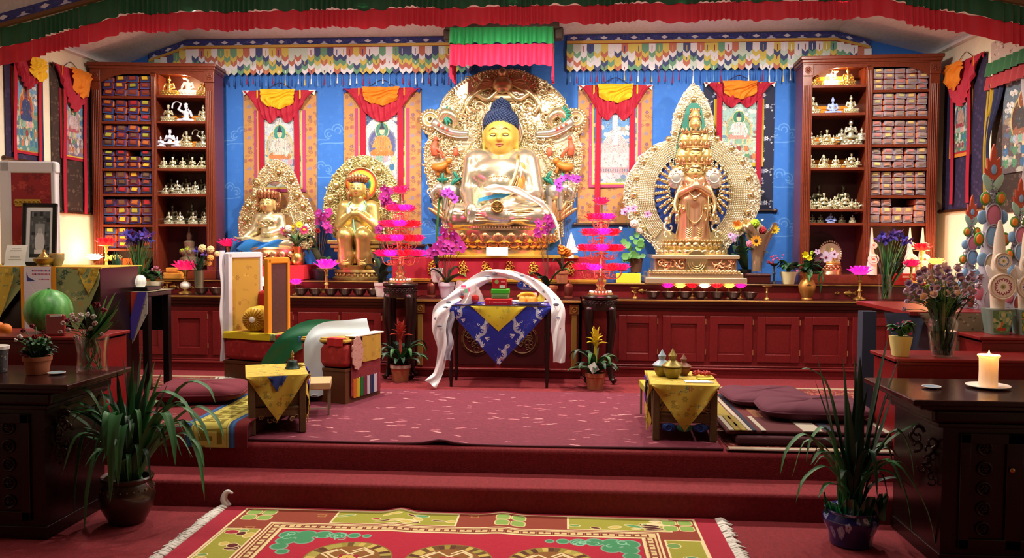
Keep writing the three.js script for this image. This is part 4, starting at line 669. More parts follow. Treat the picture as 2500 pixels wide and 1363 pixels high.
// ---------------------------------------------------------------- hangings
const silk=(c,t=0.25,rough=0.75)=>phys(c,rough,{transmission:t,thickness:0,sheen:0.3});
M.drapeRed=silk(0xb00d32,0.12);M.drapeYellow=silk(0xf2c414,0.15);M.drapeOrange=silk(0xe8860e,0.15);M.ribbonRed=cloth(0xa00e2e);M.rodBrown=wood(0x3a1e12,0.4);
const brocadeTex=(base,marks,n=26,size=30)=>canvasTex(256,256,(c,W,H)=>{
c.fillStyle=base;c.fillRect(0,0,W,H);
for(let i=0;i<n;i++){const x=rnd()*W,y=rnd()*H,r=rr(0.4,1)*size,col=pick(marks),kind=rnd();
for(const[dx,dy]of[[0,0],[W,0],[-W,0],[0,H],[0,-H]]){c.save();c.translate(x+dx,y+dy);c.fillStyle=c.strokeStyle=col;c.lineWidth=2.5;c.globalAlpha=0.85;
if(kind<0.45){for(let k=0;k<6;k++){c.rotate(PI/3);c.beginPath();c.ellipse(r*0.45,0,r*0.34,r*0.2,0,0,7);c.fill();}c.fillStyle=base;c.beginPath();c.arc(0,0,r*0.16,0,7);c.fill();}
else if(kind<0.75){c.beginPath();c.moveTo(-r,r*0.4);c.bezierCurveTo(-r*0.3,-r,r*0.4,r,r,-r*0.4);c.stroke();c.beginPath();c.arc(r*0.6,-r*0.2,r*0.3,0,5);c.stroke();c.beginPath();c.ellipse(-r*0.5,0,r*0.3,r*0.12,0.7,0,7);c.fill();}
else{c.beginPath();c.arc(0,0,r*0.6,0,7);c.stroke();c.beginPath();c.arc(0,0,r*0.3,0,7);c.stroke();}
c.restore();}}
});
const brocade=(base,marks,n,size,tile=3,o={})=>mat(0xffffff,0.75,{map:brocadeTex(base,marks,n,size),bumpMap:FUZZ,bumpScale:0.0003,tile,...o});
M.brOrange=brocade('#b4834c',['#96602e','#7d78a8','#a04a5e','#c8985a','#6d4a78','#b06a78','#8a5a4a'],44,26);M.brBlack=brocade('#141a3a',['#c8ccd8','#e6e6ea','#8f98b8'],34,26);M.brDark=brocade('#33241f',['#5a4438','#4a3a34','#6b584c'],40,22);M.brPurple=brocade('#241a3e',['#3a2c58','#4a3a60'],30,24);M.brMagenta=brocade('#a83a6a',['#c0587a','#7a3a88','#d07a90'],26,20);M.brRed=brocade('#8c1a20',['#b04038','#6c1016','#a84a34'],18,40,2.2);
function painting(o){ // a painted scroll: halo, seated figure, throne, attendants, hills, clouds
return canvasTex(256,352,(c,W,H)=>{
const{sky='#86b4dc',ground='#7fa98c',halo='#3f8a78',disc='#314f9c',body='#e8963e',robe='#b03a30',glow:gl}=o;
c.fillStyle=sky;c.fillRect(0,0,W,H*0.55);c.fillStyle=ground;c.fillRect(0,H*0.5,W,H*0.5);
for(let i=0;i<60;i++){const y=rr(0.3,1)*H;c.fillStyle=pick(['#5b8f6e','#c7d2c0','#e6dccb','#4a7aa8','#c9a27a','#8a4f44','#f0ece0']);c.globalAlpha=0.7;c.beginPath();c.ellipse(rnd()*W,y,rr(8,34),rr(5,15),0,0,7);c.fill();}c.globalAlpha=1;
for(let i=0;i<12;i++){c.fillStyle='#f4f2ec';c.beginPath();const x=rnd()*W,y=rnd()*H*0.4;for(let k=0;k<4;k++)c.arc(x+k*10,y+(k%2)*5,9,0,7);c.fill();}
const X=W/2,Y=H*0.5;
if(o.building){c.fillStyle='#e4c9c8';c.beginPath();c.arc(X,H*0.62,W*0.33,PI,0);c.lineTo(X+W*0.33,H*0.8);c.lineTo(X-W*0.33,H*0.8);c.fill();c.strokeStyle='#b88a90';c.lineWidth=2;for(let i=0;i<10;i++){c.beginPath();c.arc(X,H*0.62,W*0.05+i*W*0.028,PI,0);c.stroke();}c.fillStyle='#dfe6f2';c.fillRect(X-16,H*0.12,32,H*0.4);c.strokeStyle='#a8b4d0';for(let i=0;i<14;i++){c.beginPath();c.moveTo(X-16,H*0.12+i*10);c.lineTo(X+16,H*0.12+i*10);c.stroke();}c.fillStyle='#d8a2a8';c.fillRect(X-W*0.4,H*0.8,W*0.8,26);c.fillStyle='#6a7a90';for(let i=0;i<14;i++)c.fillRect(X-W*0.38+i*14,H*0.82,6,14);}
else{
if(gl){c.fillStyle='#f6f6f2';for(let k=0;k<26;k++){const a=k/26*2*PI;c.beginPath();c.arc(X+Math.cos(a)*W*0.36,Y-20+Math.sin(a)*H*0.27,22,0,7);c.fill();}}
c.fillStyle=gl?'#8a94b8':'#d8c27a';c.beginPath();c.ellipse(X,Y-6,W*0.32,H*0.24,0,0,7);c.fill();c.fillStyle=disc;c.beginPath();c.ellipse(X,Y-6,W*0.29,H*0.215,0,0,7);c.fill();
c.fillStyle='#e6dc8a';c.beginPath();c.arc(X,Y-72,40,0,7);c.fill();c.fillStyle=halo;c.beginPath();c.arc(X,Y-72,35,0,7);c.fill();
c.fillStyle=robe;c.beginPath();c.ellipse(X,Y+34,66,24,0,0,7);c.fill();c.fillStyle=body;c.beginPath();c.moveTo(X-34,Y-40);c.quadraticCurveTo(X,Y-58,X+34,Y-40);c.lineTo(X+40,Y+26);c.lineTo(X-40,Y+26);c.fill();c.strokeStyle='rgba(90,50,40,0.5)';c.lineWidth=2;for(let i=0;i<7;i++){c.beginPath();c.moveTo(X-30+i*10,Y-40);c.quadraticCurveTo(X-20+i*7,Y,X-36+i*12,Y+28);c.stroke();}c.strokeStyle=body;c.lineWidth=13;c.lineCap='round';c.beginPath();c.moveTo(X-34,Y-34);c.lineTo(X-50,Y+2);c.lineTo(X-8,Y-4);c.moveTo(X+34,Y-34);c.lineTo(X+52,Y+6);c.lineTo(X+40,Y+30);c.stroke();
c.fillStyle=o.face??'#f0d8b0';c.beginPath();c.ellipse(X,Y-70,15,19,0,0,7);c.fill();c.fillStyle=o.cap??'#2a2c40';c.beginPath();c.moveTo(X-16,Y-76);c.lineTo(X,Y-112);c.lineTo(X+16,Y-76);c.fill();
for(let i=-5;i<=5;i++){c.fillStyle=pick(['#e8a8b0','#8ac0a8','#e4d8a0','#b8d0ea']);c.beginPath();c.ellipse(X+i*14,Y+60,9,15,0,0,7);c.fill();}
for(let i=0;i<10;i++){c.fillStyle=pick(['#d8824a','#f0e8d8','#3a78a8','#a03a38','#5a9a70']);const x=(i%5+0.5)*W/5+rr(-6,6),y=H*(i<5?0.78:0.9);c.beginPath();c.ellipse(x,y,15,18,0,0,7);c.fill();c.fillStyle='#f0d8b0';c.beginPath();c.arc(x,y-18,7,0,7);c.fill();}
}
for(let i=0;i<420;i++){c.strokeStyle=pick(['#3a5a7a','#7a4a3a','#4a6a4a','#e8e0d0','#8a6a9a','#b07a5a','#2a3a4a']);c.globalAlpha=0.55;c.lineWidth=rr(0.8,2);const x=rnd()*W,y=rnd()*H,r=rr(2,9);c.beginPath();c.arc(x,y,r,rnd()*6,rnd()*6+2.5);c.stroke();if(i%3===0){c.fillStyle=c.strokeStyle;c.beginPath();c.ellipse(x+r,y,rr(1,4),rr(1,3),rnd()*3,0,7);c.fill();}}c.globalAlpha=1;c.fillStyle='rgba(20,26,46,0.16)';c.fillRect(0,0,W,H);
for(let i=0;i<1500;i++){c.fillStyle=`rgba(${pick(['255,255,255', '30,40,70', '160,90,50'])},0.16)`;c.fillRect(rnd()*W,rnd()*H,rr(1,5),rr(1,4));}
});
}
function bunched(W,H,bulge,lobes=3,sag=0.3){ // a gathered, knotted piece of silk
return grid(60,36,(u,v)=>{const n1=noise(u*2.2+W*9,v*1.6+H*7),n2=noise(u*4+3.3,v*3+W*5),e=Math.sin(PI*u),x=(u-0.5)*W*(1-0.12*v+0.1*n1),y=-v*H*(1-sag+sag*e+0.16*n2*v)+0.03*H*n1,fold=Math.sin((u*lobes*1.3+v*2.4+n1*1.5)*2*PI);return V(x,y,bulge*(0.25+0.85*Math.pow(Math.sin(PI*clamp(v*0.92+0.06,0,1)),0.7)*(0.45+0.55*e))+fold*bulge*0.2+n2*bulge*0.35);},0.002);
}
function thangka(name,label,group,pos,turn,W,H,o){ // hangs with its top edge centre at pos, facing +z before the turn
const t=thing(name,label,'scroll painting',pos,turn,group),w=W/2,iw=W*(o.inner??0.58),ix=W*(o.shift??0),y0=-H*(o.top??0.16),y1=-H*(o.bottom??0.68);
mk('brocade_mount',grid(8,10,(u,v)=>V((u-0.5)*W,-v*H,0.006+0.004*Math.sin(u*9+v*3)),0.004),o.brocade,t);
mk('inner_border',[bxb(ix-iw/2-W*0.06,ix+iw/2+W*0.06,y1-W*0.06,y0,0.012,0.016)],o.border??M.brMagenta,t);
mk('gold_border',[bxb(ix-iw/2-W*0.018,ix+iw/2+W*0.018,y1-W*0.018,y0,0.016,0.018)],o.edge??cloth(0xcfae4a),t);
const pg=new THREE.PlaneGeometry(iw,y0-y1).translate(ix,(y0+y1)/2,0.0195);mk('painting',pg,mat(0xffffff,0.7,{map:painting(o.paint)}),t);
mk('top_rod',T(cy(0.009,0.009,W*1.01,0,-W*0.505,0,10),0,0,0.012,0,0,PI/2),M.rodBrown,t);
mk('bottom_rod',T(lathe([[0,-w-0.05],[0.02,-w-0.04],[0.022,-w-0.02],[0.013,-w-0.005],[0.013,w+0.005],[0.022,w+0.02],[0.02,w+0.04],[0,w+0.05]],12),0,-H,0.012,0,0,PI/2),M.rodBrown,t,'dark rod with knobbed ends');
mk('hanging_cord',tube([[-W*0.22,0,0.012],[-W*0.08,W*0.09,0.008],[0,W*0.12,0.006],[W*0.08,W*0.09,0.008],[W*0.22,0,0.012]],0.003,20,5),mat(0x4a2a2a,0.8),t);
const dl=o.drape??H*0.22;
mk('red_drape',grid(60,16,(u,v)=>{const s=u-0.5,a=Math.abs(s)*2,len=dl*(0.16+0.84*Math.pow(1-Math.pow(a,1.7),0.8))*(o.split?1-0.3*Math.exp(-s*s*90):1),x=s*W*(1-0.3*v*(1-0.2*a));return V(x,0.012-v*len,0.024+0.03*Math.sin(v*2.4)+0.012*Math.sin(u*66+2*Math.sin(v*3)+3*noise(u*4,v))*smooth(0,0.5,v)+0.012*noise(u*9,v*4)+0.004*Math.sin(u*23+v*9));},0.002),M.drapeRed,t,'gathered crimson silk cover');
const b=mk('gathered_silk',bunched(W*0.48,dl*(o.bunch??0.5),0.05,2),o.silk??M.drapeYellow,t,o.silkName??'gathered yellow silk');b.position.set(W*(o.bunchX??0),0.02,0.045);
for(const s of[-1,1]){mk('ribbon',grid(2,14,(u,v)=>V(s*W*(o.rib??0.24)+(u-0.5)*W*0.075,-dl*0.02-v*H*(o.ribLen??0.8),0.05-0.022*v+0.004*Math.sin(v*8+s)),0.002),M.ribbonRed,t);mk('corner_patch',T(ext([[0,0],[W*0.1,0],[W*0.02,-W*0.07]].map(([x,y])=>[-s*x,y]),0.003),s*w,0.012,0.03),o.corner??cloth(0xe8e4dc),t);mk('tie',bxb(s*W*0.29-0.008,s*W*0.29+0.008,-dl*0.2,0.012,0.04,0.044),o.silk??M.drapeYellow,t);}
return t;
}
function wallThangka(label,px0,px1,top,bottom,o){const a=atZ(px0,top,ZB+0.02),b=atZ(px1,top,ZB+0.02),c=atZ((px0+px1)/2,bottom,ZB+0.02);return thangka('scroll_painting',label,'scroll paintings on the blue wall',V((a.x+b.x)/2,(a.y+b.y)/2,ZB+0.005),0,b.x-a.x,(a.y+b.y)/2-c.y,o);}
wallThangka('orange brocade scroll painting with yellow silk behind the leftmost large statue',593,772,224,600,{brocade:M.brOrange,drape:0.4,top:0.12,bottom:0.62,split:1,paint:{sky:'#cfe0e8',ground:'#c8d4bc',halo:'#2f9a8c',disc:'#c9c8b8',body:'#ece6dc',robe:'#d8844a'}});
wallThangka('orange brocade scroll painting with orange silk, a white ringed seated figure, behind the lotus lamp tower',838,1028,218,600,{brocade:M.brOrange,drape:0.36,top:0.12,bottom:0.6,silk:M.drapeOrange,silkName:'gathered orange silk',bunch:0.52,corner:cloth(0x24409c),ribLen:0.85,paint:{sky:'#5a6a98',ground:'#d8dce0',glow:1,disc:'#5a5f9a',body:'#e89a48',robe:'#e07a2a'}});
wallThangka('orange brocade scroll painting of a pale round domed building with yellow silk',1412,1594,211,548,{brocade:M.brOrange,drape:0.42,top:0.12,bottom:0.7,split:1,bunch:0.45,rib:0.23,ribLen:0.92,paint:{building:1,sky:'#5f9ad8',ground:'#d8c8d0'}});
wallThangka('black and silver brocade scroll painting with orange silk, right of the pointed ring halo',1718,1893,204,514,{brocade:M.brBlack,drape:0.3,top:0.12,bottom:0.62,silk:M.drapeOrange,silkName:'gathered orange silk',border:cloth(0xb9a032),bunch:0.6,split:1,ribLen:0.95,rib:0.28,paint:{sky:'#a8d0c8',ground:'#b8d4c0',halo:'#2a8a6a',disc:'#8fb89a',body:'#f2f0ea',robe:'#d89a8a'}});
function sideThangka(label,side,px0,px1,top,bottom,o){const x=side<0?XL:XR,a=atX(px0,top,x),b=atX(px1,top,x),W=Math.abs(a.z-b.z),y1=Math.max(a.y,b.y),c=atX((px0+px1)/2,bottom,x);return thangka('scroll_painting',label,'scroll paintings on the side walls',V(x-side*0.005,(a.y+b.y)/2+(o.dy??0),(a.z+b.z)/2),-side*PI/2,W,(a.y+b.y)/2+(o.dy??0)-c.y,o);}
sideThangka('dark brown brocade scroll painting with orange silk on the left wall beside the bookcase',-1,119,219,172,519,{brocade:M.brDark,border:M.ribbonRed,drape:0.42,top:0.15,bottom:0.6,silk:M.drapeOrange,silkName:'gathered orange silk',bunch:0.65,rib:0.25,ribLen:1,inner:0.5,bunchX:0.1,corner:M.brDark,paint:{sky:'#6aa0c8',ground:'#8a7a9a',halo:'#2f7a5a',disc:'#c8b0c0',body:'#ecd8d8',robe:'#c85a6a'}});
sideThangka('dark scroll painting of a fiery blue figure with yellow silk, leftmost on the left wall',-1,6,101,140,392,{brocade:M.brPurple,border:M.ribbonRed,edge:cloth(0xb07a2a),drape:0.3,top:0.12,bottom:0.9,bunch:0.7,bunchX:0.2,inner:0.6,rib:0.32,ribLen:1,corner:M.brDark,paint:{sky:'#7ab0d8',ground:'#5a9a90',halo:'#c8502a',disc:'#c85a30',body:'#27407a',robe:'#27407a',face:'#27407a'}});
sideThangka('dark purple brocade scroll painting with orange silk on the right wall beside the bookcase',1,2312,2413,152,512,{brocade:M.brPurple,border:cloth(0xc07a2a),edge:M.ribbonRed,drape:0.42,top:0.15,bottom:0.6,silk:M.drapeOrange,silkName:'gathered orange silk',bunch:0.6,bunchX:-0.12,inner:0.42,rib:0.2,ribLen:0.95,shift:-0.05,corner:M.ribbonRed,paint:{sky:'#4a9ab8',ground:'#3a8a78',halo:'#7ac0b0',disc:'#3a6a98',body:'#c8a08a',robe:'#a03a4a'}});
{ // the hanging with a tied back curtain at the right edge
const a=atX(2428,200,XR),b=atX(2530,200,XR),W=Math.abs(a.z-b.z)+0.3,yT=atX(2440,100,XR).y,yB=atX(2440,520,XR).y,H=yT-yB,zc=a.z+W/2;
const t=thing('curtained_painting','framed dark hanging painting with navy and yellow tied back curtain on the right wall','scroll painting',[XR-0.006,yT,zc],-PI/2),w=W/2;
mk('brocade_mount',grid(6,8,(u,v)=>V((u-0.5)*W,-v*H,0.006),0.004),M.brDark,t);
mk('painting',new THREE.PlaneGeometry(W*0.7,H*0.56).translate(0.06,-H*0.5,0.016),mat(0xffffff,0.7,{map:painting({sky:'#6a7a88',ground:'#6a5a58',halo:'#a0502a',disc:'#5a3a30',body:'#4a4a4a',robe:'#a86a4a',face:'#3a4858'})}),t);
mk('floral_band',bxb(-w,w,-H*0.12,0,0.012,0.03),brocade('#b8a49a',['#5a4038','#e0d0c8','#7a2a2a'],40,18),t);
const ruf=(y0,y1)=>grid(60,5,(u,v)=>V((u-0.5)*W*1.04,lerp(y0,y1,v),0.05+0.014*Math.sin(u*60)+0.02*v),0.002);
mk('green_ruffle',ruf(-H*0.12,-H*0.2),silk(0x1f6a34),t);mk('red_ruffle',ruf(-H*0.2,-H*0.28),silk(0xb01a28),t);
const tie=(x0,x1,xk,yk,m,n)=>{mk(n,grid(20,24,(u,v)=>{const k=v<0.5?smooth(0,0.5,v):1-0.7*smooth(0.5,1,v),cx=lerp((x0+x1)/2,xk,k),wd=lerp(Math.abs(x1-x0),0.05,k)+0.0;return V(cx+(u-0.5)*wd,-H*0.25-v*H*0.72,0.04+0.02*Math.sin(u*16)*(1-0.5*k)+0.03*k);},0.003),m,t);};
tie(-w+0.02,-w+0.24,-w+0.06,0,silk(0x1a1f4a,0.1),'navy_curtain');tie(-w+0.0,-w+0.12,-w+0.03,0,silk(0xc9a51c,0.15),'yellow_curtain');tie(w*0.1,w*0.5,w*0.5,0,silk(0xd8cfd4,0.3),'white_curtain');
}
// ------------- the pennant valance along the top of the blue wall
M.bandBlue=mat(0xffffff,0.8,{map:canvasTex(512,64,(c,W,H)=>{c.fillStyle='#343e86';c.fillRect(0,0,W,H);for(let i=0;i<60;i++){c.strokeStyle=pick(['#20285a','#5560a8','#2a3270']);c.lineWidth=3;c.beginPath();c.arc(rnd()*W,rnd()*H,rr(5,14),rnd()*6,rnd()*6+3);c.stroke();}for(let i=0;i<4;i++){const x=i*128+30;c.fillStyle='#d8dcea';c.beginPath();c.moveTo(x,14);c.lineTo(x+16,31);c.lineTo(x,48);c.lineTo(x-16,31);c.fill();c.fillStyle='#c2c8e0';c.beginPath();c.moveTo(x+40,56);c.lineTo(x+62,38);c.lineTo(x+84,56);c.fill();c.beginPath();c.arc(x+62,36,7,0,7);c.fill();}},[1,1])});
const PENN=[0xdcdce4,0x46507e,0x6a9c80,0xcdbc62,0xb8705e,0xc2d4ca,0xdcdce4].map((c)=>cloth(c)),TASS=[0xe8ecf2,0x8f1a44,0x23408c,0xc9b46a,0x6aa0dc].map((c)=>cloth(c));
const pennG=[0,1].map((k)=>merged(ext([[-0.036,0],[0.036,0],[0.036,-0.066],[0,-0.1],[-0.036,-0.066]],0.003,0.0012).translate(0,0,0)));
const tassG=merged([cy(0.0025,0.0025,0.05,0,-0.05,0,5),lathe([[0,-0.048],[0.006,-0.052],[0.005,-0.06],[0.008,-0.1],[0.009,-0.112],[0,-0.112]],8)]),toneG=merged(bx(0.008,0.06,0.0015,0,-0.05,0.0035));
function backValance(label,pts,dir){ // pts: the run along the ceiling line
const t=thing('pennant_valance',label,'valance'),z=ZB+0.05,bands=[];
const strip=(y0,y1,zz,d,m,n)=>{const g=[];for(let i=0;i<pts.length-1;i++){const[xa,ya]=pts[i],[xb,yb]=pts[i+1];const q=grid(Math.max(2,Math.round((xb-xa)/0.3)),1,(u,v)=>V(lerp(xa,xb,u),lerp(ya,yb,u)-lerp(y0,y1,v),zz),d);const uv=q.attributes.uv,ps=q.attributes.position;for(let j=0;j<uv.count;j++)uv.setXY(j,ps.getX(j)*0.8,uv.getY(j));g.push(q);}mk(n,g,m,t);};
strip(0.0,0.072,z,0.02,M.bandBlue,'patterned_band');strip(0.066,0.094,z+0.008,0.03,mat(0xcaa24a,0.5,{metalness:0.3}),'gold_trim');strip(0.092,0.112,z+0.004,0.026,cloth(0xa8402e),'red_trim');
let col=0;const pitch=0.0712;
for(let i=0;i<pts.length-1;i++){const[xa,ya]=pts[i],[xb,yb]=pts[i+1],n=Math.round((xb-xa)/pitch);
for(let c=0;c<n;c++,col++){const u=(c+0.5)/n,x=lerp(xa,xb,u),y=lerp(ya,yb,u)-0.106;
for(let r=0;r<5;r++){const ci=(r+Math.abs(((col+3)%10)-5)+Math.floor(col/10))%5,p=mk('pennant',pennG[0],PENN[rnd()<0.28?pick([5,6,0,3]):ci],t);p.position.set(x+rr(-0.002,0.002),y-r*0.0455,z+0.016-r*0.0032+(col%2)*0.0012);p.rotation.z=rr(-0.03,0.03);if(r%2===0&&rnd()<0.5){const q=mk('ribbon_tip',toneG,TASS[Math.floor(rnd()*4)],p);}}
const s=mk('tassel',tassG,pick(TASS),t);s.position.set(x,y-4*0.0455-0.098,z+0.006+rr(0,0.006));s.scale.y=rr(0.85,1.15);}}
}
backValance('valance of overlapping coloured pennants and tassels, stretch left of the green and pink canopy',[[-4.52,3.63],[-4.1,3.768],[-1.0,3.773]]);
backValance('valance of overlapping coloured pennants and tassels, stretch right of the green and pink canopy',[[0.0,3.775],[2.76,3.778],[3.1,3.69]]);
{ // the canopy over the buddha
const z=-8.02,a=atZ(1099,100,z),b=atZ(1350,100,z),yt=atZ(1222,66,z).y,ym=atZ(1222,107,z).y,yb=atZ(1222,161,z).y,W=b.x-a.x,cx=(a.x+b.x)/2;
const t=thing('canopy','green and pink pleated silk canopy over the large seated buddha','canopy',[cx,0,z]),w=W/2,back=-0.5;
mk('canopy_frame',[bxb(-w-0.06,w+0.06,yt-0.01,yt+0.06,back,-0.03,0.01),bxb(-w-0.08,-w+0.02,yt-0.1,yt+0.02,-0.2,-0.08,0.02),bxb(w-0.02,w+0.1,yt-0.1,yt+0.02,-0.2,-0.08,0.02)],wood(0x3a2a1c,0.5),t,'carved wooden frame');
const skirt=(y0,y1,fl,n)=>grid(320,8,(u,v)=>{const s=u*(W+2*0.42),q0=Math.sin(s*66+1.6*Math.sin(s*11)),q=0.026*Math.sign(q0)*Math.pow(Math.abs(q0),0.6)*(0.35+0.9*v);let x,zz;if(s<0.42){x=-w-q*0.4;zz=-0.42+s;}else if(s<0.42+W){x=-w+s-0.42;zz=q+fl*v;}else{x=w+q*0.4;zz=-(s-0.42-W);}const side=s<0.42||s>0.42+W;return V(x,lerp(y0,y1,v)-(side?n*v:0)+0.006*Math.sin(s*31)*v,zz);},0.002);
mk('green_skirt',skirt(yt,ym,0.02,0),silk(0x22a85a,0.2),t,'bright green silk band');mk('pink_skirt',skirt(ym,yb,0.03,0.1),silk(0xd81a54,0.2),t,'hot pink silk band');
}
{ // the pleated green and red valance across the front of the altar space
const run=(pts)=>{const zs=[-6.52,-6.5,-6.3,-6.28],c=pts.map(([px,py],i)=>atZ(px,py,zs[i]));return c;};
const L0=run([[-60,60],[325,-46],[2150,-78],[2560,-2]]),L1=run([[-60,92],[325,-14],[2150,-46],[2560,32]]),L2=run([[-60,136],[325,35],[2150,0],[2560,74]]),L3=run([[-60,180],[325,79],[2150,45],[2560,126]]);
const t=thing('front_valance','long pleated green and red cloth valance hanging across the top front','valance');
const at=(Lx,s)=>{const d=[0,1,2].map((i)=>Lx[i].distanceTo(Lx[i+1])),tot=d[0]+d[1]+d[2];let q=s*tot;for(let i=0;i<3;i++){if(q<=d[i]||i===2)return Lx[i].clone().lerp(Lx[i+1],q/d[i]);q-=d[i];}};
const ruffle=(A,B,amp,zo)=>grid(1300,5,(u,v)=>{const p=at(A,u),q=at(B,u),r=p.lerp(q,v),k=u*132+1.2*Math.sin(u*70);r.z+=zo+amp*Math.sin(k*2*PI)*(0.6+0.5*v)+0.012*Math.sin(u*61);r.y+=v*0.008*Math.sin(u*90)+v*0.006*Math.sin(u*333);return r;});
mk('green_ruffle',ruffle(L1,L2,0.016,0.03),silk(0x12522f,0.35),t);mk('red_ruffle',ruffle(L2,L3,0.016,0.022),silk(0xc01830,0.45),t);
const band=(A,B,m,n,zo,d)=>{const g=[];for(let i=0;i<3;i++){const q=grid(Math.round(A[i].distanceTo(A[i+1])/0.2),1,(u,v)=>{const r=A[i].clone().lerp(A[i+1],u).lerp(B[i].clone().lerp(B[i+1],u),v);r.z+=zo;return r;},d),uv=q.attributes.uv,ps=q.attributes.position;for(let j=0;j<uv.count;j++)uv.setXY(j,ps.getX(j)*0.7,uv.getY(j));g.push(q);}mk(n,g,m,t);};
const Lm=L0.map((p,i)=>p.clone().lerp(L1[i],0.72)),Lt=L0.map((p)=>V(p.x,4.2,p.z));
band(L0,Lm,M.bandBlue,'patterned_band',0.075,0.03);band(Lm,L1,mat(0x6a4a2a,0.6),'brown_trim',0.08,0.04);
const g=[];for(let i=0;i<3;i++)g.push(grid(2,1,(u,v)=>{const r=Lt[i].clone().lerp(Lt[i+1],u).lerp(L1[i].clone().lerp(L1[i+1],u),v);r.z+=0.04;return r;},0.1));
struct('beam',g,M.ceiling);
}

// ---------------------------------------------------------------- builders for flowers, plants, lotus lamps
const pxm=(px,py,z)=>atZ(px+0.5,py,z).x-atZ(px-0.5,py,z).x; // metres per pixel of the photograph at that depth
function blade(pts,w,n=12,fold=0.25,prof){ // a leaf along a curve, widest at a third of its length
const c=curve(pts),side=V(),up=V(0,1,0);
return grid(4,n,(u,v)=>{const p=c.getPoint(v),t=c.getTangent(v);side.crossVectors(t,up);if(side.lengthSq()<1e-4)side.set(1,0,0);side.normalize();const nn=V().crossVectors(side,t).normalize(),ww=w*(prof?prof(v):Math.pow(Math.sin(PI*clamp(0.12+v*0.88,0,1)),0.7)),s=(u-0.5);return p.addScaledVector(side,s*ww).addScaledVector(nn,Math.abs(s)*ww*fold*2);},0.0008);
}
const ovalLeaf=(len,w,droop=0.3)=>blade([[0,0,0],[0,len*0.25,len*0.3],[0,len*0.3,len*0.65],[0,len*(0.3-droop),len]],w,8,0.15);
const petalG=(len,w,cup=0.3,n=5)=>grid(3,n,(u,v)=>{const s=u-0.5,ww=w*Math.pow(Math.sin(PI*clamp(v*0.86+0.1,0,1)),0.6);return V(s*ww,v*len,cup*len*v*v+Math.abs(s)*ww*0.25);},len*0.02);
const FG={
orchid:merged([0,72,144,216,288].map((a,i)=>T(petalG(1,i===1||i===4?1.0:0.6,0.06),0,0,0,0,0,a*PI/180))),orchidLip:merged([sp(0.16,0.22,0.2,0,-0.15,0.2,6),sp(0.1,0.1,0.1,0,0.02,0.16,6)]),
daisy:merged([...Array.from({length:11},(_,i)=>T(petalG(1,0.42,0.2),0,0,0,0,0,i/11*2*PI))]),daisyEye:merged(sp(0.34,0.34,0.2,0,0,0.1,8)),
pom:merged([...Array.from({length:26},(_,i)=>{const y=1-(i+0.5)/26*1.3,r=Math.sqrt(1-y*y),a=i*2.4;return sp(0.34,0.34,0.3,Math.cos(a)*r*0.7,Math.sin(a)*r*0.7,y*0.6,5);})]),
rose:merged([...Array.from({length:3},(_,k)=>Array.from({length:5},(_,i)=>T(petalG(0.95-k*0.12,0.85-k*0.15,0.5-k*0.1),0,0,0,PI/2-0.2-k*0.42).rotateZ(i/5*2*PI+k*0.6).translate(0,0,-0.1+k*0.05))),sp(0.28,0.28,0.4,0,0,0.3,7)]),
alstro:merged([...Array.from({length:6},(_,i)=>T(petalG(1,0.5,0.55),0,0,0,0.55).rotateZ(i/6*2*PI))]),iris:merged([...Array.from({length:3},(_,i)=>T(petalG(1,0.6,0.9),0,0,0,PI*0.5).rotateZ(i*2.1)),...Array.from({length:3},(_,i)=>T(petalG(0.9,0.5,-0.2),0,0,0,0.3).rotateY(i*2.1))]),
lily:merged(Array.from({length:6},(_,i)=>T(petalG(1.1,0.55,0.4),0,0,0,0.5).rotateZ(i/6*2*PI))),bud:merged([sp(0.5,0.5,0.5,0,0,0,7),sp(0.35,0.35,0.45,0.35,0.3,0.1,6),sp(0.35,0.35,0.45,-0.4,0.2,0.1,6),sp(0.4,0.3,0.4,0,-0.4,0.15,6),sp(0.3,0.3,0.4,0.1,0.55,0,6)]),
};
const flowerMat=(c)=>phys(c,0.8,{transmission:0.25,thickness:0});
const FM={magenta:flowerMat(0xb0108c),purple:flowerMat(0xb44ad0),pale:flowerMat(0xd0b0dc),white:flowerMat(0xf2efe6),pink:flowerMat(0xd8568e),hotpink:flowerMat(0xc83278),yellow:flowerMat(0xe9d01c),sun:flowerMat(0xe2a010),red:flowerMat(0xb0152c),crimson:flowerMat(0x8f1030),lilac:flowerMat(0xc0a8c4),peach:flowerMat(0xf0b050),lime:flowerMat(0xa6c81c),cream:flowerMat(0xf0dca0),blueviolet:flowerMat(0x4a3ab0),violet:flowerMat(0x6a3a9c),rosewhite:flowerMat(0xe8d2cc),lemon:flowerMat(0xf2ea00),maroon:flowerMat(0x4a1430),dustpink:flowerMat(0xc87a9a)};
M.leaf=phys(0x2c6e30,0.55,{transmission:0.15,thickness:0});M.leafDark=phys(0x17402a,0.5,{transmission:0.1,thickness:0});M.leafOlive=phys(0x55622a,0.55,{transmission:0.1,thickness:0});M.leafLight=phys(0x5a9a4a,0.55,{transmission:0.2,thickness:0});M.eyeDark=mat(0x3a2410,0.8);M.eyeYellow=mat(0xd8b020,0.8);
function flower(parent,kind,m,pos,r,eye){ // one flower head facing the room
const f=mk('flower',FG[kind],FM[m],parent);f.position.copy(pos);f.scale.setScalar(r);f.rotation.set(rr(-0.5,0.3),rr(-0.6,0.6),rr(0,6.28));
if(kind==='orchid')mk('lip',FG.orchidLip,FM[eye??'crimson'],f);if(kind==='daisy')mk('flower_centre',FG.daisyEye,eye==='dark'?M.eyeDark:M.eyeYellow,f);
return f;
}
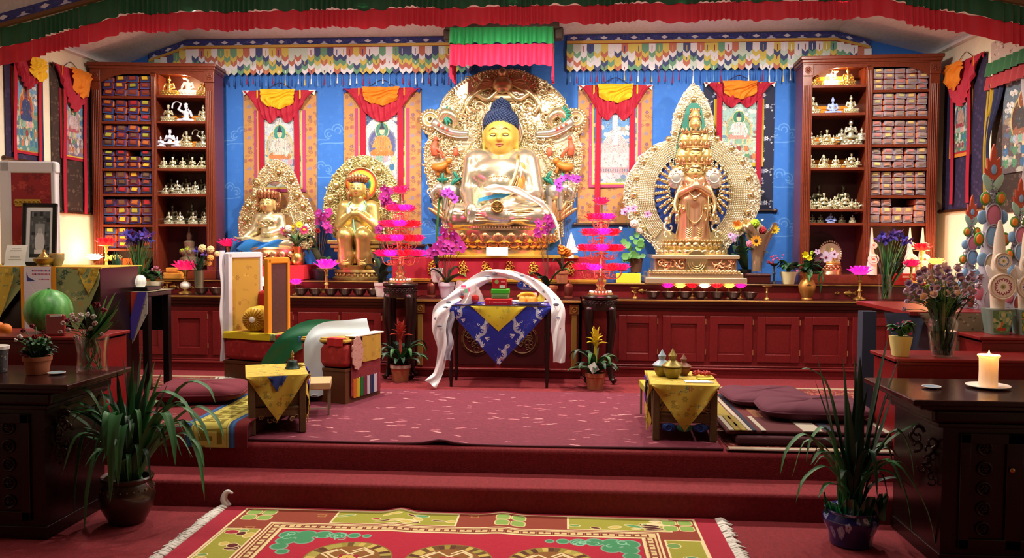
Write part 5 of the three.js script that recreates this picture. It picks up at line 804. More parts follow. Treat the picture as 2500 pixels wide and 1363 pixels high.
// an arrangement: heads are [kind, colour, px, py, radius in px, eye]; stems run from the mouth of the vase
function arrangement(t,z,mouth,heads,o={}){
const base=t.position,g=[];
for(const[kind,m,px,py,r,eye,dz=rr(-0.04,0.05)]of heads){
const p=atZ(px,py,z+dz),q=p.clone().sub(base),k=pxm(px,py,z+dz);flower(t,kind,m,q,r*k,eye);
const e=V(mouth.x,mouth.y,mouth.z).sub(base);g.push(tube([e.clone().add(V(rr(-0.01,0.01),-0.03,rr(-0.01,0.01))),e.clone().lerp(q,0.5).add(V(0,0.02,0)),q.clone().add(V(0,-r*k*0.2,-r*k*0.4))],o.stemR??0.0025,8,5));
}
mk('stems',g,o.stemMat??M.stem,t);
}
function leaves(t,list,m=M.leafDark){for(const[pts,w,fold,mm]of list)mk('leaf',blade(pts,w,10,fold??0.2),mm??m,t);}
const pot=(r0,r1,h,rim=true)=>[lathe([[0,0],[r0,0],[rim?r1*0.96:r1,rim?h*0.76:h*0.98],...(rim?[[r1*1.04,h*0.77],[r1*1.05,h]]:[[r1,h]]),[r1*0.92,h],[r1*0.86,h*0.86],[0,h*0.84]],24)];
// lotus lamps
M.petalPink=glow(0xd8206c,0xff1560,0.55);M.petalRed=glow(0xc81828,0xff1030,0.5);M.petalWhite=glow(0xf4efe6,0xfff0d8,1.1);M.petalYellow=glow(0xf2d070,0xffc860,1.2);M.petalMag=glow(0xd020a0,0xff20c0,0.8);
M.corePink=glow(0xffffff,0xffb8f0,2.6);M.coreWarm=glow(0xffffff,0xfff0c8,2.6);
const lotusPetals=(n,r,h,w,open,ph=0)=>Array.from({length:n},(_,i)=>T(petalG(h,w,0.35,6),0,0,0,open).translate(0,0,r).rotateY(ph+i/n*2*PI));
const LOTUS=merged([...lotusPetals(9,0.4,1.15,0.56,0.62),...lotusPetals(9,0.34,1.2,0.54,0.3,0.35),...lotusPetals(7,0.2,1.1,0.42,0.02,0.2)]),LOTUSCORE=merged(sp(0.3,0.4,0.3,0,0.42,0,10)),LOTUSPLATE=merged(lathe([[0,-0.06],[0.5,-0.06],[1.05,0.06],[1.1,0.1],[0.5,0.0],[0,0.0]],20));
function lotusHead(t,pos,r,petals,core,plateM=M.gold,light){
const c=new THREE.Group();c.name='lotus_lamp_head';c.position.set(...pos);c.scale.setScalar(r);t.add(c);
mk('lamp_petals',LOTUS,petals,c);mk('lamp_core',LOTUSCORE,core,c);mk('plate',LOTUSPLATE,plateM,c);
return c;
}
function lotusLamp(label,px,pyTop,pyBase,z,rpx,petals,core,o={}){ // stands with its base at pyBase
const b=atZ(px,pyBase,z),k=pxm(px,pyTop,z),r=rpx*k,y=o.y??b.y,top=atZ(px,pyTop+rpx*0.7,z).y-y,t=thing('lotus_lamp',label,'lamp',[b.x,y+0.001,z],rr(0,1));
const s=Math.max(0.02,top-0.06*r);
if(s>0.05)mk('stem',lathe([[0,0],[r*0.7,0],[r*0.68,s*0.05],[r*0.2,s*0.14],[r*0.14,s*0.3],[r*0.3,s*0.36],[r*0.14,s*0.44],[r*0.12,s*0.7],[r*0.24,s*0.75],[r*0.12,s*0.82],[r*0.3,s],[0,s]],16),o.stem??M.brass,t);else mk('stem',cy(r*0.5,r*0.4,s),o.stem??M.brass,t);
if(o.egg)mk('ceramic_ball',sp(r*0.55,r*0.42,r*0.55,0,s*0.36,0,14),M.white,t,'white ceramic ball');
lotusHead(t,[0,s+0.06*r,0],r,petals,core,o.plate??M.gold);
if(o.power)pointLight(b.x,y+s+0.6*r,z,o.color??0xff60a0,o.power,0.03);
return t;
}

// ---------------------------------------------------------------- what stands on the altar
{ // middle tier and the red pedestal with gilded dragons
const x0=atZ(1085,690,ZT).x,x1=atZ(1395,690,ZT).x;tier('altar_shelf','raised red back shelf of the altar under the large gilded figure',x0+0.002,x1-0.002);
const z=-8.11,a=atZ(958,660,z).x,b=atZ(1478,660,z).x,top=atZ(1222,553,-8.42).y-70*8.41/2000;
const t=thing('pedestal','wide red pedestal with gilded dragon ornaments under the large seated buddha','pedestal');M.pedRed=cloth(0xa8142c);
mk('body',bxb(a,b,YT+0.001,top-0.02,ZB+0.02,z,0.004),M.pedRed,t);mk('top_board',bxb(atZ(1066,625,z).x,atZ(1412,625,z).x,top-0.026,top-0.001,ZB+0.02,z+0.02,0.004),M.goldLeaf,t,'gilded top board');mk('foot_moulding',bxb(a-0.01,b+0.01,YT+0.001,YT+0.03,z-0.02,z+0.012,0.004),M.goldLeaf,t);
for(const px of[1055,1131,1187,1246,1302,1392]){const g=[],p=atZ(px,657,z);for(let i=0;i<15;i++){const an=i*2.4,r=0.012*Math.sqrt(i);g.push(T(curl(rr(0.014,0.022),0.32),p.x+Math.cos(an)*r*0.9,p.y+Math.sin(an)*r*1.5,z+0.006,0,0,rr(0,6)));}mk('dragon_ornament',g,M.goldLeaf,t,'gilded curling dragon ornament');}
}
{const p0=atZ(560,645,-8.36),p1=atZ(757,645,-8.36),t=thing('cloth_stand','bright red cloth covered stand under the leftmost large statue','stand',[(p0.x+p1.x)/2,YT+0.001,-8.4]),w=p1.x-p0.x,h=p0.y-YT-0.003;mk('red_cover',bx(w,h,0.5,0,h/2,0,0.012),cloth(0xc01a24),t);}
{ // blue silk round the left statue, scarves on the large one
const z=-8.36,k=8.52/2000,o=atZ(645,600,z);const t=thing('silk_cloth','bright blue silk cloth tucked round the lap of the leftmost large statue','cloth',[o.x,o.y,z]);
mk('silk',S(grid(60,8,(u,v)=>{const a=-0.5+u*(PI+1),x=Math.cos(a)*(84-8*v),zz=Math.sin(a)*58;return V(-x,12-v*24+4*Math.sin(u*31+v*4),zz*(0.9+0.1*v)+4*Math.sin(u*40+v*6));},0.6),k),silk(0x1284d8,0.3),t);
const ob=atZ(1222,553,-8.42),kb=8.41/2000,path=[[-34,84,66],[0,88,72],[40,82,76],[80,64,74],[112,44,66],[134,12,62],[144,-20,66],[150,-64,74]];
const u=thing('silk_scarf','white silk scarf draped over the lap and knee of the large seated buddha','scarf',ob);const c=curve(path);
mk('silk',S(grid(8,50,(s,v)=>{const p=c.getPoint(v);return p.add(V(0,(s-0.5)*(18-4*v)+2*Math.sin(v*30+s*5),3*Math.sin(s*9+v*14)));},0.8),kb),silk(0xf2efe8,0.2),u);
const bl=thing('silk_cloth','pale blue silk strip showing under the hands of the large seated buddha','cloth',ob);mk('silk',S(grid(30,3,(s,v)=>V(-48+s*120,66+10*Math.sin(s*3)-v*9,50+14*Math.sin(s*PI)),0.8),kb),silk(0x2f9ad8,0.2),bl);
const or_=thing('silk_knot','orange silk bundle on the right end of the pedestal','cloth',atZ(1380,617,-8.02));mk('silk',[T(bunched(0.13,0.1,0.05,2.5,0.5),0,0.055,0,0,0,-0.5),sp(0.045,0.035,0.03,0.02,-0.01,0,8)],silk(0xe98a10,0.15),or_);
const w=thing('flame_ornament','small white flame shaped ornament right of the large buddha','ornament',atZ(1394,632,-8.1));mk('base',bx(0.06,0.06,0.03,0,0.03,0,0.01),M.white,w);mk('flame',ext([[-0.06,0.06],[0.06,0.06],[0.075,0.13],[0.045,0.11],[0.03,0.17],[0,0.26],[-0.03,0.17],[-0.045,0.11],[-0.075,0.13]],0.02,0.005),mat(0xd8def0,0.4),w);
const card=(label,x0,x1,y0,y1,z2,col,lines,name='card')=>{const a=atZ(x0,y0,z2),b=atZ(x1,y1,z2),q=thing(name,label,name,[(a.x+b.x)/2,b.y,z2]),W=b.x-a.x,H=a.y-b.y;mk('board',T(bx(W,H,0.006,0,H/2,0,0.002),0,0,0,-0.08),mat(col,0.7),q);if(lines)for(let i=0;i<lines;i++)mk('text_line',T(bx(W*0.7,0.003,0.001,0,H*(0.3+i*0.22),0.0045),0,0,0,-0.08),mat(0xb0a898,0.8),q);return q;};
card('blank white card leaning on the throne of the large buddha',1187,1240,604,625,-8.04,0xf4f2ea,0);card('cream card with faint print leaning on the plinth under the ring halo',1671,1730,674,692,-8.1,0xe8d8b0,3);
const yb=card('yellow patterned tissue box right of the lotus lamp tower',1505,1564,668,691,-8.12,0xd8d028,0,'box');mk('box_body',bx(0.235,0.09,0.1,0,0.046,-0.056,0.004),mat(0xffffff,0.7,{map:brocadeTex('#d2ca2a',['#e4de4a','#bdb41e'],40,12),tile:8}),yb);
card('small dark blue folder standing beside the yellow box',1476,1498,668,690,-8.13,0x23447e,0);
}
// lotus lamp towers on carved stands
M.darkCarved=wood(0x1c0b0a,0.3,8);
function plantStand(label,px,pyTop,pyFoot,z,wpx){
const f=atZ(px,pyFoot,z),top=atZ(px,pyTop,z).y,k=pxm(px,pyTop,z),w=wpx*k/2,H=top-YP,t=thing('carved_stand',label,'plant stand',[f.x,YP+0.001,z]);
mk('top_slab',[lathe([[0,H-0.03],[w*0.96,H-0.03],[w,H-0.02],[w,H-0.008],[w*0.96,H],[0,H]],28)],M.darkCarved,t);
mk('apron',[lathe([[0,H-0.03],[w*0.86,H-0.03],[w*0.94,H-0.08],[w*0.9,H-0.13],[w*0.86,H-0.13],[w*0.86,H-0.06],[0,H-0.06]],28)],M.darkCarved,t);
const c=[];for(let i=0;i<44;i++){const a=i/44*2*PI;c.push(T(curl(0.014,0.3),0,0,0).translate(0,H-0.075+(i%2)*0.02,w*0.93).rotateY(a));}mk('carving',c,M.darkCarved,t);
for(let i=0;i<4;i++){const a=PI/4+i*PI/2,C=Math.cos(a),Sn=Math.sin(a);mk('leg',taper([[C*w*0.82,H-0.1,Sn*w*0.82],[C*w*0.9,H*0.7,Sn*w*0.9],[C*w*0.72,H*0.3,Sn*w*0.72],[C*w*0.9,0.05,Sn*w*0.9],[C*w*1.12,0.03,Sn*w*1.12]],[0.042,0.038,0.026,0.026,0.028],18,8),M.darkCarved,t);}
mk('stretcher',[bx(w*1.2,0.02,0.03,0,0.16,0,0.005),bx(0.03,0.02,w*1.2,0,0.16,0,0.005)],M.darkCarved,t);
return{t,y:top,x:f.x,z};
}
function lotusTower(label,px,st,pyTop,tiers){ // tiers: [py, half width px, cups]
const t=thing('lotus_lamp_tower',label,'lamp',[st.x,st.y+0.002,st.z],0.2),k=pxm(px,600,st.z),H=atZ(px,pyTop,st.z).y-st.y;
mk('base',lathe([[0,0],[0.115,0],[0.118,0.012],[0.1,0.03],[0.09,0.034],[0.05,0.05],[0.03,0.075],[0.05,0.1],[0.025,0.13],[0.03,0.16],[0.016,0.18],[0,0.18]],24),M.gold,t);
mk('crystal_ring',Array.from({length:18},(_,i)=>sp(0.009,0.009,0.009,0,0.036,0.094,6).rotateY(i/18*2*PI)),glow(0xffffff,0xfff0e0,0.5),t);
mk('pole',lathe([[0.014,0.17],[0.014,H-0.03],[0,H-0.03]],12),M.gold,t);
tiers.forEach(([py,hw,n],ti)=>{
const y=atZ(px,py,st.z).y-st.y-0.02,R=Math.max(0,(hw-15)*k);
if(R>0.02)mk('tier_plate',lathe([[0,y-0.03],[R*0.4,y-0.03],[R*0.5,y-0.02],[R*0.2,y-0.012],[0,y-0.01]],24),M.gold,t);
for(let i=0;i<n;i++){const a=i/n*2*PI+ti*0.35,x=Math.cos(a)*R,z=Math.sin(a)*R;if(R>0.02)mk('arm',[tube([[0,y-0.03,0],[x*0.45,y-0.075,z*0.45],[x*0.85,y-0.065,z*0.85],[x,y-0.005,z]],0.004,10,5),T(ring(0.014,0.003,0,0,0,12,5),x*0.62,y-0.05,z*0.62,0,-a)],metal(0xe8a878,0.3,0.6),t);lotusHead(t,[x,y,z],15.5*k*(ti===tiers.length-1?1.1:1),(i+ti)%3===0?M.petalMag:(i+ti)%3===1?M.petalPink:M.petalRed,i%2?M.corePink:M.coreWarm);}
});
pointLight(st.x,st.y+H*0.25,st.z+0.3,0xff6090,0.5,0.1);pointLight(st.x,st.y+H*0.7,st.z+0.22,0xff6090,0.35,0.1);
}
const standL=plantStand('dark carved wooden stand under the lotus lamp tower left of the offering table',978,692,925,-7.56,84),standR=plantStand('dark carved wooden stand under the lotus lamp tower right of the offering table',1464,722,932,-7.5,88);
lotusTower('tall tower of glowing pink lotus lamps left of the large buddha',982,standL,462,[[622,62,9],[585,58,9],[550,48,7],[512,36,5],[468,15,1]]);
lotusTower('tall tower of glowing pink lotus lamps right of the large buddha',1464,standR,490,[[655,70,9],[608,58,9],[570,48,7],[533,36,5],[495,15,1]]);
// single lotus lamps
lotusLamp('glowing pink lotus lamp at the left edge of the leftmost large statue',558,590,640,-8.3,19,M.petalPink,M.coreWarm,{y:YT});
lotusLamp('glowing pink lotus lamp on a stem with a white ball, before the left bookcase',453,645,717,-7.98,23,M.petalPink,M.corePink,{egg:1,power:0.12});
lotusLamp('glowing pink lotus lamp on a brass stem left of the enthroned statue',797,642,714,-7.98,22,M.petalMag,M.corePink,{power:0.15});
lotusLamp('glowing pink lotus lamp on a tall brass stem before the right bookcase',2098,657,732,-7.98,22,M.petalMag,M.corePink,{power:0.15});
lotusLamp('red lotus lamp on a lit golden stem in the left corner',260,588,655,-7.95,18,M.petalRed,M.corePink,{stem:glow(0xf2c060,0xffb040,0.8),power:0.35,color:0xffb070});
lotusLamp('white glowing lotus lamp in the left corner beside the wall',231,626,652,-7.95,15,M.petalWhite,M.coreWarm,{power:0.5,color:0xffc890});
lotusLamp('yellow glowing lotus lamp in the left corner before the bookcase',279,628,655,-8.0,13,M.petalYellow,M.coreWarm);
lotusLamp('small pink lotus lamp among the fruit in the left corner',290,668,716,-7.95,15,M.petalPink,M.coreWarm);
lotusLamp('red lotus lamp on a lit golden stem in the right corner',2248,600,690,-7.95,18,M.petalRed,M.corePink,{stem:glow(0xf2c060,0xffb040,0.8),power:0.35,color:0xffb070});
lotusLamp('pink and white lotus lamp left of the lit golden stem, right corner',2224,640,690,-7.97,17,M.petalPink,M.coreWarm);
lotusLamp('yellow glowing lotus lamp in the right corner beside the wall',2284,636,690,-7.95,16,M.petalYellow,M.coreWarm,{power:0.5,color:0xffc890});
lotusLamp('white glowing lotus light low behind the throne chair',637,684,716,-8.0,22,M.petalWhite,M.coreWarm,{power:0.15,color:0xffe0b0});
lotusLamp('pink glowing lotus light low behind the throne chair, right of the white one',722,686,704,-8.06,13,M.petalMag,M.corePink,{power:0.15,y:YA});
// tea lights and offering bowls
const bowlG=merged(lathe([[0,0.004],[0.03,0],[0.034,0.006],[0.058,0.03],[0.072,0.068],[0.075,0.07],[0.068,0.068],[0.055,0.034],[0,0.02]],24)),waterG=merged(cy(0.066,0.066,0.002,0,0.06,0,20));
M.bowlDark=metal(0x8a7468,0.28,0.85);
function bowl(label,px,py,z){const p=atZ(px,py,z),t=thing('offering_bowl',label,'bowl',[p.x,YA+0.001,z],0,'offering bowls along the altar edge');mk('bowl_body',bowlG,M.bowlDark,t);mk('water',waterG,phys(0xf4f4f4,0.05,{metalness:0.2}),t);}
[1594,1633,1672,1711,1751,1790,1831].forEach((px,i)=>{bowl(`${ordinals[i]} from left of seven metal water bowls below the ring halo statue`,px,720,-7.93);
const[pm,cm,nm]=[[M.petalMag,M.corePink,'magenta'],[M.petalYellow,M.coreWarm,'yellow'],[M.petalRed,M.corePink,'red'],[M.petalWhite,M.coreWarm,'white'],[M.petalRed,M.corePink,'red'],[M.petalYellow,M.coreWarm,'yellow'],[M.petalMag,M.corePink,'magenta']][i];const q=[1630,1660,1690,1720,1750,1780,1808][i];
lotusLamp(`small ${nm} lotus light, ${ordinals[i]} from left in the row behind the water bowls`,q,696,712,-8.06,11.5,pm,cm,{y:YA,power:i%3===1?0.12:0,color:0xff9090});});
[735,770,808,843,878,913].forEach((px,i)=>bowl(`${ordinals[i]} from left of six metal water bowls between the throne chair and carved stand`,px,712,-7.95));
[492,528].forEach((px,i)=>bowl(`${['left', 'right'][i]} metal water bowl just left of the throne chair`,px,712,-7.95));
function candlestick(label,px,py0,z,h,m=M.brass){const p=atZ(px,py0,z),t=thing('butter_lamp',label,'lamp holder',[p.x,(z>-8.1?YA:YT)+0.001,z]);mk('holder',lathe([[0,0],[0.028,0],[0.026,0.008],[0.01,0.02],[0.008,h*0.4],[0.016,h*0.5],[0.008,h*0.6],[0.012,h*0.85],[0.045,h*0.96],[0.047,h],[0.03,h*0.97],[0,h*0.95]],16),m,t);}
candlestick('small brass butter lamp stand left of the water bowls',1550,725,-7.97,0.1);candlestick('small brass butter lamp stand right of the water bowls',1872,728,-7.97,0.13);candlestick('dark slender candlestick before the cream flower pot',1889,692,-8.2,0.2,M.dull);candlestick('small brass butter lamp stand near the left bookcase',408,718,-7.97,0.12);
// lidded copper jars
for(const[px,n]of[[1053,'left'],[1388,'right']]){const p=atZ(px,715,-7.86),t=thing('lidded_jar',`brown copper lidded jar on the altar ${n} of the offering table`,'jar',[p.x,YA+0.001,-7.86]);mk('body',lathe([[0,0],[0.05,0],[0.05,0.012],[0.03,0.025],[0.04,0.04],[0.042,0.11],[0,0.11]],20),metal(0x8a4a3c,0.35,0.6),t);mk('lid',lathe([[0.042,0.11],[0.04,0.125],[0.025,0.145],[0.006,0.155],[0.008,0.17],[0,0.178]],20),metal(0x8a4a3c,0.35,0.6),t);}
// ---------------------------------------------------------------- flowers on the altar
function potted(name,label,px,pyBase,z,r0,r1,h,m,y=null){const p=atZ(px,pyBase,z),t=thing(name,label,'plant',[p.x,(y??(z<-8.12?YT:YA))+0.001,z]);const k=pxm(px,pyBase,z);mk('pot',pot(r0*k,r1*k,h*k),m,t);mk('soil',cy(r1*k*0.84,r1*k*0.84,0.004,0,h*k*0.86,0,18),M.soil,t);return{t,top:V(p.x,t.position.y+h*k*0.9,z),k};}
function orchid(label,px,pyBase,z,potSpec,heads,lv,y){
const{t,top,k}=potted('orchid',label,px,pyBase,z,...potSpec,y);arrangement(t,z,top,heads,{stemMat:mat(0x4a3a28,0.7)});
const o=top.clone().sub(t.position);for(const[dx,dy,dz,w,m]of lv)mk('leaf',blade([[o.x,o.y,0.0],[dx*0.4*k,o.y+dy*0.7*k,dz*0.5],[dx*0.8*k,o.y+dy*k,dz],[dx*k,o.y+dy*0.75*k,dz*1.1]],w*k,10,0.15),m??M.leafDark,t);
}
const oc=(m,r,...pts)=>pts.map(([x,y])=>['orchid',m,x,y,r,m==='magenta'?'purple':'magenta']);
orchid('magenta orchid in a white pot left of the lotus lamp tower',930,718,-7.9,[11,16,34,M.white],oc('magenta',13,[940,463],[951,470],[936,480],[938,497],[952,500],[966,505],[932,549],[925,560],[946,488]),[[-34,46,0.08,26],[-20,60,-0.02,24],[26,50,0.06,26],[30,30,0.1,24]]);
orchid('magenta orchid with a dense low cluster in a white pot left of the offering table',1090,722,-7.86,[14,20,36,mat(0xd8d4dc,0.5)],oc('magenta',15,[1085,568],[1108,574],[1078,588],[1096,597],[1116,590],[1126,604],[1061,611],[1052,620],[1080,612],[1102,612],[1070,600]),[[52,22,0.1,28,M.leafOlive],[-40,34,0.04,26],[30,40,-0.04,26]]);
orchid('pale purple orchid on a long stem left of the large buddha',1066,690,-8.0,[12,15,34,M.white],[...oc('purple',11,[1093,467],[1103,476],[1112,488],[1085,473])],[[14,175,0.0,24,M.leaf],[-24,60,0.06,24]],YT);
orchid('magenta orchid with folded petals in a terracotta pot right of the offering table',1336,716,-7.86,[18,25,30,M.terracotta],oc('magenta',14,[1338,534],[1343,549],[1335,562],[1315,546],[1313,568]),[[-44,34,0.06,26],[56,44,0.04,22,M.leaf],[-20,26,0.1,24]]);
orchid('pale purple arching orchid before the throne back right of the large buddha',1372,690,-8.0,[12,16,30,M.terracotta],oc('purple',11,[1362,446],[1372,437],[1386,433],[1366,459],[1401,435],[1410,437]),[[30,24,0.03,22],[-22,30,0.03,22]],YT);
orchid('magenta orchid behind the bouquet left of the enthroned statue',782,690,-8.28,[14,18,26,M.black],oc('magenta',13,[778,521],[790,529],[801,520],[779,540],[797,549],[802,560]),[[-22,50,0.08,34,M.leaf],[26,30,0.06,30,M.leaf],[-28,80,0.02,30]]);
{ // lilac orchid with round green leaves on a dark block
const p=atZ(1545,690,-8.25),b=thing('block','dark wooden block under the green plant right of the lamp tower','block',[p.x,YT+0.001,-8.25]);mk('wood',bx(0.1,0.1,0.1,0,0.05,0,0.006),M.darkCarved,b);
const{t,top}=potted('potted_plant','round leaved green plant with pale lilac flowers right of the lamp tower',1553,660,-8.25,13,16,34,mat(0x4a2a20,0.7),YT+0.102);arrangement(t,-8.25,top,[...oc('pale',10,[1524,517],[1534,511],[1547,509],[1582,523]),['pom','rosewhite',1548,547,11],['pom','rosewhite',1561,565,9],['bud','white',1515,558,7]],{stemR:0.002});
for(let i=0;i<24;i++){const q=atZ(rr(1522,1572),rr(572,638),-8.2+rr(-0.05,0.06)).sub(t.position),l=mk('leaf',FG.roundLeaf??=merged(grid(6,6,(u,v)=>{const a=u*2*PI;return V(Math.cos(a)*v,Math.sin(a)*v,0.12*v*v);},0.02)),M.leafLight,t);l.position.copy(q);l.scale.setScalar(rr(0.026,0.042));l.rotation.set(rr(-0.7,0.2),rr(-0.6,0.6),0);}
}
{ // bouquet in the copper necked vase
const z=-8.22,p=atZ(727,650,z),t=thing('flower_bouquet','mixed bouquet in a brass vase with coppery neck beside the leftmost large statue','bouquet',[p.x,YT+0.001,z]),k=8.3/2000,y=p.y-YT;
mk('pedestal_block',bx(0.14,y,0.12,0,y/2,0,0.006),cloth(0xb01420),t);mk('vase',lathe([[0,y],[0.03,y],[0.06,y+0.04],[0.068,y+0.08],[0.055,y+0.12],[0.04,y+0.135],[0,y+0.135]],24),M.brass,t);mk('vase_neck',lathe([[0.04,y+0.135],[0.038,y+0.15],[0.05,y+0.2],[0.045,y+0.2],[0.034,y+0.15]],24),metal(0xd0703c,0.3,0.7),t,'copper coloured neck');
arrangement(t,z,V(p.x,p.y+0.2,z),[['daisy','pink',694,564,11],['pom','white',704,558,9],['daisy','yellow',716,556,9],['daisy','yellow',731,549,9],['pom','pale',729,558,9],['daisy','hotpink',742,561,11],['rose','red',775,563,13],['pom','white',748,552,6],['pom','white',705,576,5],['bud','pink',714,620,5]]);
for(let i=0;i<26;i++){const a=rr(-1.2,1.2),l=rr(0.12,0.22);mk('leaf',blade([[0,y+0.2,0],[Math.sin(a)*l*0.4,y+0.2+l*0.4,rr(-0.04,0.06)],[Math.sin(a)*l,y+0.2+Math.cos(a)*l*0.9,rr(-0.06,0.1)]],0.03,6),pick([M.leafDark,M.leaf,M.leafOlive]),t);}
}
{ // sunflower bouquet in brown paper
const z=-8.2,p=atZ(1847,668,z),bl=thing('block','dark red wooden block under the sunflower bouquet','block',[p.x,YT+0.001,z]),h=p.y-YT;mk('wood',[bx(0.24,h,0.16,0,h/2,0,0.006),bx(0.25,0.02,0.17,0,h-0.015,0,0.004)],M.altarDark,bl);
const t=thing('flower_bouquet','bouquet with a sunflower, red and yellow heads, in brown paper and a glass vase','bouquet',[p.x,p.y+0.002,z]);mk('glass_vase',lathe([[0,0],[0.052,0],[0.056,0.12],[0.053,0.12],[0.049,0.006],[0,0.006]],24),M.glass,t);
mk('paper_wrap',grid(40,10,(u,v)=>{const a=u*2*PI,r=lerp(0.045,0.15,v*v)*(1+0.08*Math.sin(a*7)*v);return V(Math.cos(a)*r+0.03*v,0.02+v*(0.42+0.06*Math.sin(a*3)),Math.sin(a)*r*0.7);},0.002),phys(0xa88a6c,0.5,{transmission:0.45,thickness:0}),t,'brown see-through paper wrap');
arrangement(t,z+0.06,V(p.x,p.y+0.25,z),[['lily','peach',1802,550,17],['lily','cream',1821,546,15],['pom','lime',1843,546,12],['pom','red',1862,563,10],['daisy','yellow',1891,560,12],['daisy','sun',1846,588,14,'dark'],['pom','dustpink',1829,596,9],['bud','white',1861,538,5]]);
for(let i=0;i<26;i++){const q=atZ(rr(1815,1885),rr(552,620),z+rr(-0.05,0.08)).sub(t.position);mk('leaf',blade([[0.01,0.2,0],q.clone().multiplyScalar(0.6).add(V(0,0.1,0)),q],0.03,6),pick([M.leafOlive,M.leafDark,M.leaf]),t);}
orchid('white flowered dark leaved plant left of the sunflower bouquet',1818,690,-8.3,[12,15,34,M.black],oc('pale',9,[1784,575],[1797,580],[1790,584]),[[-30,60,0.06,34],[-20,84,0.02,30],[16,70,0.02,30],[-34,40,0.08,34]]);
}
function kalanchoe(label,px,pyBase,z,sc,potM,potW,heads,n=34){ // a small flowering plant in a square tapering pot
const p=atZ(px,pyBase,z),k=pxm(px,pyBase,z),y=sc.y,t=thing('potted_kalanchoe',label,'plant',[p.x,y+0.001,z]);mk('pot',T(new THREE.CylinderGeometry(potW*k*0.72,potW*k*0.5,sc.h*k,4,1).rotateY(PI/4).toNonIndexed(),0,sc.h*k/2,0),potM,t);
for(const[px2,py2,r,m]of heads)for(let i=0;i<14;i++){const q=atZ(px2+rr(-r,r),py2+rr(-r*0.45,r*0.45),z+rr(-0.02,0.05)).sub(t.position);flower(t,'bud',m,q,k*3.4);}
for(let i=0;i<n;i++){const a=rr(0,6.28),l=potW*k*rr(0.5,1);mk('leaf',blade([[0,sc.h*k*0.95,0],[Math.cos(a)*l*0.5,sc.h*k+l*rr(0.3,0.9),Math.sin(a)*l*0.5],[Math.cos(a)*l,sc.h*k+l*rr(0.1,0.9),Math.sin(a)*l*0.8]],potW*k*0.45,5),pick([M.leafDark,M.leafDark,M.leaf]),t);}
}
kalanchoe('pink flowering plant in a cream pot before the right bookcase',1924,693,-8.16,{y:YT,h:30},mat(0xd8d0a0,0.6),32,[[1898,630,17,'pink'],[1880,640,7,'crimson']]);
kalanchoe('pink flowering plant in a cream pot left end of the altar',374,713,-7.95,{y:YA,h:30},mat(0xdcd8b8,0.6),36,[[377,660,17,'dustpink']]);
{ // brass vase with yellow flowers
const z=-7.96,p=atZ(1970,728,z),t=thing('flower_bouquet','plain brass vase with trailing leaves and bright yellow flowers before the right bookcase','bouquet',[p.x,YA+0.001,z]);mk('vase',lathe([[0,0],[0.05,0],[0.052,0.008],[0.045,0.02],[0.075,0.09],[0.08,0.13],[0.06,0.18],[0.04,0.2],[0.045,0.24],[0.058,0.26],[0.05,0.26],[0.035,0.2],[0,0.2]],28),metal(0xb07a3a,0.4,0.6),t);mk('emblem',T(ext([[-0.025,0],[0,0.008],[0.025,0],[0,-0.008]],0.004),-0.005,0.145,0.076),M.eyeDark,t);
const top=V(p.x,YA+0.26,z);arrangement(t,z,top,[['lily','lemon',1968,622,12],['lily','lemon',1974,634,11],['bud','lime',1982,617,8],['orchid','pale',1995,615,8],['orchid','lilac',2018,628,15],['orchid','lilac',2036,622,12],['orchid','maroon',2000,630,13],['bud','sun',2012,640,6],['bud','pink',1948,664,7],['orchid','maroon',2006,645,11]]);
for(let i=0;i<34;i++){const q=atZ(rr(1945,2010),rr(635,690),z+rr(-0.06,0.09)).sub(t.position);mk('leaf',blade([[0,0.25,0],q.clone().multiplyScalar(0.55).add(V(0,0.15,0)),q],0.045,6),pick([M.leafDark,M.leafDark,M.leaf]),t);}
for(const[x,y]of[[2003,718],[1998,700]]){const q=atZ(x,y,z+0.05).sub(t.position);mk('leaf',blade([[0.0,0.25,0],[0.09,0.25,0.04],[q.x+0.01,q.y+0.14,0.06],q],0.05,10),M.leaf,t);}
}
function irises(label,px,pyBase,z,y,x0,x1,yTop,spread){const p=atZ(px,pyBase,z),t=thing('iris_bouquet',label,'bouquet',[p.x,y+0.001,z]);mk('glass_vase',lathe([[0,0],[0.062,0],[0.066,0.02],[0.06,0.25],[0.057,0.25],[0.06,0.02],[0,0.012]],24),M.glass,t);const hs=[];for(let i=0;i<16;i++)hs.push(['iris',i%3?'blueviolet':'violet',lerp(x0,x1,(i+rr(0.2,0.8))/16),yTop+rr(-8,14)+Math.abs(i-8)*0.9,rr(10,14)]);arrangement(t,z,V(p.x,y+0.1,z),hs,{stemR:0.0045});for(let i=0;i<40;i++){const hx=atZ(lerp(x0-spread,x1+spread,rnd()),yTop+rr(8,70),z).sub(t.position);mk('leaf',blade([[rr(-0.03,0.03),0.02,rr(-0.03,0.03)],[hx.x*0.4,hx.y*0.55,rr(-0.05,0.05)],[hx.x,hx.y,rr(-0.08,0.08)]],0.016,8,0.1),pick([M.leaf,M.leafDark,M.leafOlive]),t);}}
irises('tall bunch of blue irises before the left bookcase',338,714,-7.94,YA,308,372,572,8);irises('tall bunch of blue irises in a glass vase before the right bookcase',2160,733,-7.93,YA,2142,2218,574,14);
